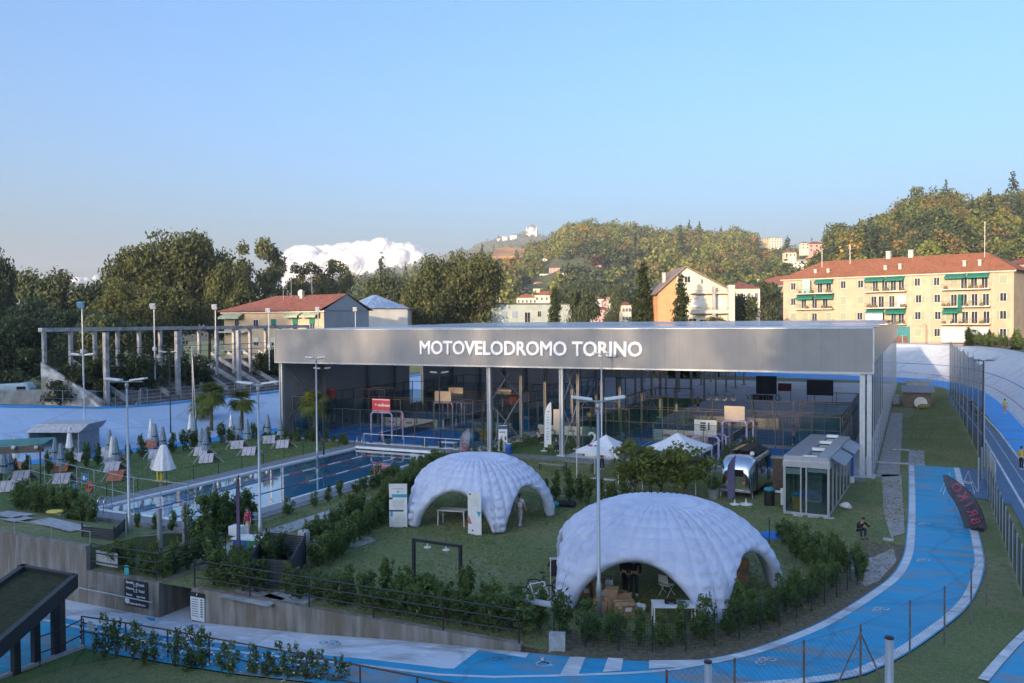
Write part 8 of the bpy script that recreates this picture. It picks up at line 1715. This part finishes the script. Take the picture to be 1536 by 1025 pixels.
for a in [('pointed dark conifer on the crest of the middle hill',Hm,1030,350,12,22,4,'cone'),('pointed conifer near the right end of the middle crest',Hm,1105,350,12,22,4,'cone'),('pale brown pointed poplar in the middle of the hill',Hm,996,386,9,18,3,'column'),('dark pine above the pink hillside house',Hr,1250,374,24,30,4,'cone'),('second dark pine left on the right hill',Hr,1265,368,22,26,4,'cone'),('tall rounded green conifer on the top of the right hill',Hr,1377,318,32,46,1,'column'),('tall spreading cedar on the top of the right hill',Hr,1417,316,32,46,4,'cone'),('dark umbrella pine on the left shoulder of the right hill',Hr,1315,336,28,24,4,'umbrella'),('thin half bare tree on the right hill skyline',Hr,1347,326,14,30,3,'column'),('small round pine on the left shoulder of the right hill',Hr,1290,344,12,12,4,'umbrella'),('first brownish poplar in a row of three above the roof',Hr,1292,400,13,33,3,'column'),('middle brownish poplar in a row of three above the roof',Hr,1305,400,13,33,3,'column'),('last and tallest brownish poplar in a row of three above the roof',Hr,1318,400,15,38,3,'column'),('grey green round tree behind the right part of the roof',Hr,1508,385,30,16,1,'round'),('brown autumn tree at the right end of the hill skyline',Hr,1500,310,36,26,3,'round'),('second brown autumn tree on the right hill skyline',Hr,1470,318,34,22,3,'round'),('bright green bush tree above the left end of the roof',Hr,1257,398,28,18,2,'round'),('dark fir behind the aerial on the terracotta roof',Hr,1345,350,30,30,4,'cone')]: htree(*a,seed=2)
# villas on the hills
def villa(lbl,Hh,px,py,wpx,hpx,wm,rm,roof='hip',rows=2,cols=3,dz=1.0,sink=.4):
    P,D=on_hill(Hh,px,py); clear(px,py-wpx*.15,wpx,hpx*.85+wpx*.15,D); s=D/F; A=AD(px-wpx/2,py,D*.985); B=AD(px+wpx/2,py,D*.985); h=hpx*s; zt=A.z+0; zb=zt-h
    v=House('hillside_house',lbl,'house',A,Vector((B.x,B.y,0)),wpx*s*.7,zb-4,zt,wm); v.body(roof,wpx*s*.17 if roof!='flat' else 0,.5,rm)
    for r_i in range(rows):
        for c in range(cols): v.win(v.W*(c+.5)/cols,zt-h*(r_i+.78)/rows,v.W/cols*.38,h/rows*.5)
    return v
for a in [('wide terraced white villa with flat roof on the middle hill',Hm,826,388,25,10,M_pw_,M_tiled,'flat',2,4),('pink cream villa below the terraced white villa',Hm,832,402,16,8,M_pink,M_tiled,'hip',2,3),('cream villa left of the purple beech',Hm,857,385,12,6,M_cream,M_tiled,'hip',1,3),('pink villa right of the smaller purple tree',Hm,878,386,12,7,M_pink,M_tiled,'hip',1,3),('low pink villa with red roof beneath the copper beech',Hm,903,398,18,7,M_pink,M_tiled,'hip',2,3),('pale villa on the left of the villa cluster',Hm,798,411,18,11,M_cream,M_tiled,'hip',2,3),('bright white house in the middle of the villa cluster',Hm,818,411,17,12,M_pw_,M_flat,'flat',2,3),('small red roofed house below the bright white house',Hm,807,424,13,7,M_pink,M_tile_,'hip',1,2),('rose red villa with pointed roof at the foot of the middle hill',Hm,786,434,15,8,M_pink,M_pink,'hip',1,3),('flat cream block at the foot of the middle hill',Hm,807,433,15,9,M_cream,M_flat,'flat',1,2),('small white house high above the bright trees',Hm,939,366,9,4,M_pw_,M_tile_,'hip',1,2),('orange gabled house above the right trees',Hm,1139,401,18,9,M_orng,M_flat,'hip',1,2),('white villa above the orange gabled house',Hm,1143,388,12,8,M_pw_,M_flat,'flat',1,2),('large pale apartment house on the right shoulder of the hill',Hm,1163,357,20,15,M_cream,M_flat,'flat',4,5),('yellow apartment house left on the right shoulder of the hill',Hm,1146,358,15,10,M_ochre,M_flat,'flat',3,4),('tiny house left of the plane tree crown',Hm,626,424,9,6,M_pink,M_tile_,'hip',1,2)]: villa(*a)
for a in [('rose pink villa with red hipped roof left of the pines',Hr,1225,366,24,12,M_pink,M_tiled,'hip',2,3),('cream villa left of the rose pink villa',Hr,1208,365,13,9,M_cream,M_tile_,'hip',2,2),('small orange roofed house below the rose pink villa',Hr,1186,379,17,7,M_cream,M_tile_,'hip',1,3),('white house with pale roof above the left roof end',Hr,1200,393,20,10,M_pw_,M_lg,'gable_side',2,3),('white balcony villa among trees at the right edge',Hr,1527,332,26,13,M_pw_,M_tiled,'hip',2,3),('low pale pavilion above the right part of the roof',Hr,1455,374,24,7,M_cream,M_tiled,'hip',1,4),('red brown house above the middle of the roof',Hr,1352,377,24,7,M_tiled,M_tiled,'hip',1,4)]: villa(*a)
clear(762,376,46,10,1040); clear(798,334,20,14,4350); clear(765,354,26,4,4300)
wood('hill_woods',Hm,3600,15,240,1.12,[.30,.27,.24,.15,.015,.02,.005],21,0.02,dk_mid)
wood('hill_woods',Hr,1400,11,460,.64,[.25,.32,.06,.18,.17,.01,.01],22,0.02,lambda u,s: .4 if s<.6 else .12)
wood('far_hill_woods',Hf,5000,22,30,4.5,[.3,.4,.0,.2,.1,0,0],23,.1)
# town at the foot of the hill
for k,(px,py,w_,h,wm,lb) in enumerate([(897,449,18,14,M_pw_,'white town house with shallow roof at the foot of the dark wood'),(913,452,16,12,M_pink,'pink town house right of the white town house'),(906,465,20,18,M_pink,'tall rose block nearest in the town cluster'),(922,462,12,20,M_pw_,'narrow white block beside the grey tower post'),(931,468,11,16,M_cream,'cream town house at the right of the town cluster'),(920,445,12,6,M_cream,'low cream house highest in the town cluster'),(940,458,14,26,M_cream,'tall cream house beside the big spruce'),(1000,440,10,8,M_cream,'cream house peeking left of the gabled house')]):
    D=400-18*k; A=AD(px-w_/2,py,D); B=AD(px+w_/2,py,D); v=House('town_house',lb,'house',A,Vector((B.x,B.y,0)),9,2,A.z,wm); v.body('hip',1.6,.4,M_tiled)
    for r_i in range(3):
        for c in range(3): v.win(v.W*(c+.5)/3,A.z-2.3-3*r_i,.8,1.3)
for k,(px,py,w_) in enumerate([(730,440,40),(820,443,36),(790,447,30)]):
    A=AD(px-w_/2,py,420); B=AD(px+w_/2,py,420); v=House('long_roof_house',['long low house with red roof left behind the pale green block','long low house with red roof behind the small fir','low house with red roof in the middle behind the pale green block'][k],'house',A,Vector((B.x,B.y,0)),9,2,A.z,M_cream); v.body('hip',2.2,.4,M_tile_); [v.win(v.W*(c+.5)/5,A.z-2.5,1,1.4) for c in range(5)]
wt_=thing('white_tower','slim white tower with two shafts before the dark wood','tower',AD(846,445,600)); b=wt_.location; h=AD(846,416,600).z-b.z; m=MB(); m.bb(-2.6,-1,-8,-1,1,h); m.bb(1,-1,-8,2.4,1,h*.9); m.bb(-2.8,-1.2,h*.72,2.6,1.2,h*.8); m.bb(-2.8,-1.2,h,2.8,1.2,h+3); m.build('shaft',M_pw_,wt_)
# basilica on the far ridge
bs_=thing('basilica','distant domed basilica with two bell towers on the far ridge','basilica',AD(798,350,4350)); q=4350/F; M_bas=plaster('basilica_stone',(.66,.60,.54)); m=MB(); m.bb(-9*q,-3*q,-6*q,9*q,3*q,3*q); m.lathe([(5.*q,0),(5.*q,5.*q),(0,5.*q)],20,(0,0,3*q)); m.bb(-4*q,-5*q,0,4*q,-2*q,5*q); m.build('body',M_bas,bs_); m=MB(); m.lathe([(5.2*q,0),(4.9*q,1.6*q),(3.9*q,3.2*q),(2.2*q,4.4*q),(.8*q,4.9*q),(.7*q,6.2*q),(0,6.8*q)],20,(0,0,8*q)); m.build('dome',mat('lead_dome',(.22,.18,.20),.6),bs_,smooth=True)
for s in (-1,1): m=MB(); m.bb(s*8*q-1.1*q,-2*q,0,s*8*q+1.1*q,0,7*q); m.lathe([(1.2*q,0),(.9*q,1.*q),(.3*q,1.8*q),(0,3.2*q)],8,(s*8*q,-1*q,7*q)); m.build('bell_tower',M_bas,bs_)
for px,py,w_,lb in [(757,355,8,'tiny pale house group on the far ridge, left'),(770,353,11,'long white building on the far ridge below the basilica'),(748,358,5,'small house farthest left on the far ridge')]:
    A=AD(px-w_/2,py,4300); B=AD(px+w_/2,py,4300); v=House('ridge_house',lb,'house',A,Vector((B.x,B.y,0)),25,A.z-25,A.z,M_pw_); v.body('hip',5,1.,M_tiled); v.win(v.W*.3,A.z-8,3,4); v.win(v.W*.7,A.z-8,3,4)
cl_=on_hill(Hm,762,383); m=MB(); c=[AD(*p) for p in [(738,388,1010),(785,388,1010),(788,377,1045),(760,374,1050),(742,377,1045)]]
m.extr(c,(0,0,3)); tag(m.build('tawny_meadow',mat('dry_meadow',(.40,.25,.12),.95,c2=(.28,.15,.09),scale=.05)),kind='structure')
# ---------------------------------------------------------------- trees near the ground, each its own
BL=[broadleaf(400+i,20,8.5,15000,.34,M_leafd,.26,'broadleaf_tree','tree',42,.34) for i in range(3)]
BD=[broadleaf(420+i,16,7,9500,.34,M_leafb,.22,'dark_tree','tree',30,.32) for i in range(3)]
BO=[broadleaf(410+i,20,6.5,4200,.36,M_leafo,.42,'open_tree','tree',24,.22) for i in range(2)]
def tree(protos,lbl,px,pyt,wpx,D,zb=0.,group=None,dims=None):
    t=AD(px,pyt,D); h=t.z-zb; pr=protos[R.randrange(len(protos))]; hh,rr=dims; sx=(wpx*D/F/2)/(rr*1.12)
    return put(pr,(t.x,t.y,zb),R.uniform(0,6.28),lbl,group,(sx,sx,h/(hh*.99)))
dB=(20,8.5); dD=(16,7); dO=(20,6.5)
for a in [('huge dense plane tree, left part of the great crown behind the grandstand',212,372,120,200),('huge dense plane tree, tallest middle part of the great crown',262,347,140,205),('huge dense plane tree, right part of the great crown',312,352,100,208),('dense broadleaf filling the foot of the great crown',180,420,110,180),('dense olive tree low behind the grandstand columns',240,430,120,170),('dense tree between the great crown and the yellow house',345,395,80,200)]: tree(BL,*a,dims=dB)
for a in [('tall open tree with sky showing through left of the yellow house',384,356,95,235),('open tree behind the yellow house roof',428,388,80,250),('loose brownish tree right behind the yellow house',506,390,78,255),('open tree between yellow house and loose brownish tree',466,394,70,255)]: tree(BO,*a,dims=dO)
for a in [('dark tree cut by the left picture edge',-8,386,60,150),('grey green tree left in the treeline',52,412,110,190),('grey green tree in the middle of the left treeline',108,412,110,190),('bluish tree right in the left treeline',148,424,80,195),('big dark bush tree at the left edge behind the bank',18,478,130,115),('mid green tree behind the left end of the grandstand',70,452,120,140),('dark low tree behind the grandstand end wall',120,462,110,130),('dark tree behind the shaded terrace columns',160,470,100,115),('dark round tree behind the blue roofed house',572,415,85,240),('dark tree filling behind the red roofed houses',610,432,70,245),('dark bushes left of the ochre house',540,448,50,200),('brown green tree behind the pale green block',870,432,62,205),('dark tree behind the little fir',838,436,50,230),('olive tree right of the gabled house',1118,440,66,178),('brownish tree against the gabled house',1072,452,50,180),('green shrub tree under the gabled house balcony',1078,474,60,166),('dark tree behind the olive tree',1100,430,60,215),('dark tree at the foot of the hill left of the big spruce',925,424,50,300),('broad dark tree low between the conifers',900,432,80,420),('dark wood tree on the near slope below the copper beech',868,420,90,430),('broad dark tree above the low red roofed building',1090,425,90,330),('dark tree above the apartment wing',1150,420,70,260),('thick dark tree behind the aerial masts',1235,398,80,230)]: tree(BD,*a,dims=dD)
for a in [('great dense plane tree behind the hall, left half',652,386,110,212),('great dense plane tree behind the hall, right half',704,379,112,215)]: tree(BL,*a,dims=dB)
SP=[spruce(501,18,3.9,5200,.30,M_leafc),spruce(502,16,2.6,4200,.28,M_leafc)]
for pr,lb,px,pyt,wpx,D,hh,rr in [(0,'big spreading dark spruce left of the gabled house',965,388,66,178,18,3.9),(1,'narrow bright spruce before the gabled house',1022,404,46,163,16,2.6),(1,'small pointed fir before the pale green block',832,427,36,205,16,2.6)]:
    t=AD(px,pyt,D); sx=wpx*D/F/2/rr; put(SP[pr],(t.x,t.y,0),R.uniform(0,6),lb,None,(sx,sx,t.z/hh))
for px,pyt,pyb,D,lb in [(1453,490,521,165,'small conifer before the white drapes, left one'),(1484,493,523,165,'small conifer before the white drapes, right one'),(1524,494,525,160,'small conifer nearest the right picture edge')]:
    t=AD(px,pyt,D); b=AD(px,pyb,D); k=(t.z-b.z)/16; put(SP[1],(t.x,t.y,b.z),R.uniform(0,6),lb,None,(k*1.5,k*1.5,k))
WS=[shrub(150+i,3.2,2.2,1500,.2,M_leafg,'wild_shrub',16) for i in range(2)]
for k,(px,py,z,s,lb) in enumerate([(170,595,2.8,.95,'large wild shrub covering the left grandstand terrace'),(205,590,2.8,.9,'wild shrub in front of the second grandstand mast'),(150,600,2.6,.7,'wild shrub beside the peeling end wall'),(283,572,3.2,1.3,'round wild shrub in the middle of the grandstand'),(300,574,3.2,.9,'smaller wild shrub right of the round wild shrub'),(400,560,3.2,1.2,'wild shrub at the left corner of the hall roof'),(410,535,4.,1.1,'wild shrub climbing by the hall corner'),(110,560,4.,.9,'creeping shrub on the grandstand end wall'),(90,600,3.,.8,'low shrub under the grandstand end wall'),(195,560,3.6,1.3,'dense wild shrub on the upper left terrace'),(225,560,3.6,1.,'wild shrub behind the second grandstand mast'),(140,560,3.6,1.2,'wild shrub left on the upper terrace')]):
    t=AX(px,py,-78.5); put(WS[k%2],(t.x,t.y,z),R.uniform(0,6),lb,None,s)
# hedge and brown fence before the apartment block, at the top of the far bank
ff=thing('brown_fence','brown slatted fence along the top of the far bank before the apartment block','fence',(0,198,6)); m=MB(); P=[AD(1330,518,182),AD(1420,517,178),AD(1500,522,165),AD(1580,530,150)]
P=[Vector((p.x,p.y,5.8)) for p in P]; m.strip([p+up_*1.6 for p in P],P); m.build('boards',mat('brown_boards',(.16,.08,.06),.85,c2=(.1,.06,.045),scale=2),ff,world=True)
for p in even(P,14): m=MB(); m.tube([p,p+up_*1.9],.06,5); m.build('post',M_steel,ff,world=True)
lp=thing('street_lamp','thin dark street lamp before the apartment ground floor','street lamp',AD(1389,518,176)); m=MB(); h=AD(1389,487,176).z-lp.location.z; m.tube([(0,0,0),(0,0,h),(-1.2,0,h+.1)],.07,5); m.build('pole',M_dark,lp); m=MB(); m.box((-1.1,0,h+.08),(.8,.25,.1)); m.build('lamp_head',M_steel,lp)
hedge([(p.x,p.y,5.6) for p in [AD(1450,528,168),AD(1500,530,160),AD(1570,540,148)]],1.6,'wild green hedge bush on top of the right bank','hedge bushes on top of the right bank',(1.6,2.3),.3)
# ---------------------------------------------------------------- cloud and birds
rn=random.Random(5); m=MB(); D=9000; q=D/F
def cloud(lbl,spots,seed):
    rg=np.random.default_rng(seed); me=bmesh.new()
    for px,py,r in spots:
        c=AD(px,py,D)+fw*rg.uniform(-150,150); bmesh.ops.create_icosphere(me,subdivisions=3,radius=r*q,matrix=Matrix.Translation(c)@Matrix.Diagonal((1,1,.85,1)))
    mm=bpy.data.meshes.new('cloud'); me.to_mesh(mm); me.free(); o=bpy.data.objects.new('cloud',mm); COL.objects.link(o); mm.materials.append(M_cloud)
    md=o.modifiers.new('merge','REMESH'); md.mode='VOXEL'; md.voxel_size=q*1.6
    sm=o.modifiers.new('soften','SMOOTH'); sm.iterations=6; sm.factor=.6
    t=bpy.data.textures.new('billow','CLOUDS'); t.noise_scale=q*6; t.noise_depth=6; dm=o.modifiers.new('billow','DISPLACE'); dm.texture=t; dm.strength=q*4; dm.mid_level=.45; dm.texture_coords='GLOBAL'
    md.use_smooth_shade=True; tag(o,kind='stuff')
    return o
M_cloud,t_,b_=nt('cloud_white'); b_.inputs['Base Color'].default_value=(.8,.8,.82,1); b_.inputs['Roughness'].default_value=1; b_.inputs['Specular IOR Level'].default_value=0
lw_=N(t_,'ShaderNodeLayerWeight'); lw_.inputs['Blend'].default_value=.5; mr_=N(t_,'ShaderNodeMapRange'); mr_.inputs['From Min'].default_value=.45; mr_.inputs['From Max'].default_value=.98; mr_.inputs['To Min'].default_value=1; mr_.inputs['To Max'].default_value=0; t_.links.new(lw_.outputs['Facing'],mr_.inputs['Value']); t_.links.new(mr_.outputs[0],b_.inputs['Alpha'])
sp=[]
for x in range(440,640,9):
    top=375-10*math.exp(-((x-565)/32)**2)-3*math.exp(-((x-515)/14)**2)+ (9 if x>625 else 0)+(4 if x<448 else 0)
    y=top+6
    while y<432: sp.append((x+rn.uniform(-3,3),y+rn.uniform(-2,2),rn.uniform(12,19))); y+=10
cloud('cloud',sp,1)
sp=[(x,420+rn.uniform(-3,3),rn.uniform(4,8)) for x in range(85,160,6)]
cloud('cloud',sp,2)
for k,(px,py) in enumerate([(777,3),(806,100),(720,76),(516,123),(487,161),(183,227),(222,267),(602,165)]):
    p=AD(px,py,260+20*k); r_=thing('bird',['tiny dark bird at the top edge of the sky','tiny bird right of the sky middle','tiny bird left below the top middle','tiny bird in the upper left sky','tiny bird below another in the upper left sky','tiny bird in the far left sky','tiny bird lowest in the far left sky','faint bird left of the sky middle'][k],'bird',p,R.uniform(0,6)); m=MB(); s=.34
    m.add([(-s,0,.1),(-s*.3,.06,.02),(0,-.14,0),(s*.3,.06,.02),(s,0,.12),(0,.2,0),(0,0,-.05)],[(0,1,6,2),(2,6,3,4),(1,5,6),(5,3,6)]); m.ell((0,0,-.01),(.05,.18,.05),6,4); m.build('body',M_dark,r_)
# ---------------------------------------------------------------- the far air
m=MB(); m.bb(-6500,-120,-4,5200,6200,520); M_air=bpy.data.materials.new('air'); M_air.use_nodes=True; ta=M_air.node_tree; ta.nodes.remove(ta.nodes['Principled BSDF']); vo=ta.nodes.new('ShaderNodeVolumePrincipled'); vo.inputs['Color'].default_value=(.86,.92,1,1); vo.inputs['Density'].default_value=.00014; vo.inputs['Anisotropy'].default_value=.0
ta.links.new(vo.outputs[0],ta.nodes['Material Output'].inputs['Volume'])
HAZE=m.build('haze',M_air); tag(HAZE,kind='stuff')
# ---------------------------------------------------------------- unseen blocks and trees added behind the camera against the low sun
def back(lbl,x0,x1,y,h,d=12):  # unseen block, placed and sized for the shadow it throws
    v=House('apartment_block',lbl,'apartment block',Vector((x1,y,0)),Vector((x0,y,0)),d,-1.7,h,M_cream); v.body('flat',0,.4,M_flat)
    for r_i in range(int(h/3.4)-1):
        for c in range(int(abs(x1-x0)/5)): v.win(2.5+5*c,1.2+3.4*r_i,1.2,1.6,M_shg)
back('block of flats far behind the photographer, opposite the hall front',-115,-46.5,-250,57)
back('tall block of flats far behind the photographer toward the left',-320,-147,-250,76)
back('middling block of flats far behind the photographer between two taller ones',-145,-117,-252,64)
back('tallest block of flats far behind the photographer toward the right',-45,80,-248,79)
for k,(x,y,h,w_) in enumerate([(-14.8,-18,26,8),(-11.,-22,29,8)]):
    put(BL[k%3],(x,y,-1.7),k*1.3,'tall plane tree behind the photographer before the added blocks','trees behind the photographer',(w_/9.5,w_/9.5,(h+1.7)/20))
BF=[broadleaf(430+i,20,6.5,2600,.17,M_leafo,.42,'open_tree','tree',26,.24) for i in range(2)]  # loose crowned trees added out of view to filter sun on the fascia
for k in range(14):
    x=-96+5.1*k; h=47+1.5*math.sin(k*2.1); put(BF[k%2],(x,-98+3*(k%3),-1.7),k*2.3,'tall unseen open tree added far behind the photographer to thin the sun','added trees that thin the sun',(1.05,1.05,(h+1.7)/20))
M_blade=leafmat('grass_blades',[(.15,.19,.06),(.22,.26,.09),(.29,.31,.13),(.38,.34,.2)],.5,.35,False)
def blades(name,x0,x1,y0,y1,n,h,z=0.,seed=1,ok=None,zf=None):
    rg=np.random.default_rng(seed); X=rg.uniform(x0,x1,n); Y=rg.uniform(y0,y1,n); k=(np.sin(X*.9+1.3*np.sin(Y*.37))+np.sin(Y*.71+1.7*np.sin(X*.43+2))+1.2*rg.normal(size=n))>-.3
    if ok is not None: k&=ok(X,Y)
    X=X[k];Y=Y[k];n=len(X); Z=np.full(n,z) if zf is None else zf(X,Y); a=rg.uniform(0,6.283,n); hh=h*rg.uniform(.4,1.3,n); w=.03+.05*rg.random(n); dx=np.cos(a);dy=np.sin(a); lx=rg.normal(size=n)*hh*.5; ly=rg.normal(size=n)*hh*.5
    V=np.stack([np.stack([X-dx*w,Y-dy*w,Z-.01],1),np.stack([X+dx*w,Y+dy*w,Z-.01],1),np.stack([X+lx+dx*w*.4,Y+ly+dy*w*.4,Z+hh],1),np.stack([X+lx-dx*w*.4,Y+ly-dy*w*.4,Z+hh],1)],1).reshape(-1,3)
    tag(npmesh(name,V,np.arange(4*n).reshape(-1,4),M_blade),kind='stuff')
def inlawn(X,Y):
    sx=np.array([p.x for p in si]);sy=np.array([p.y for p in si]); o=np.argsort(sy[sy>26.3]); yy=sy[sy>26.3][o]; xx=sx[sy>26.3][o]
    return (X<np.interp(Y,yy,xx)-.3)
blades('grass',-33,-.5,26.6,64,70000,.045,0,1,inlawn)
blades('grass',-.3,5.0,72,150,16000,.05,0,2,lambda X,Y:(X<4.9))
blades('grass',-58,-45.4,33.3,63,24000,.04,.006,3)
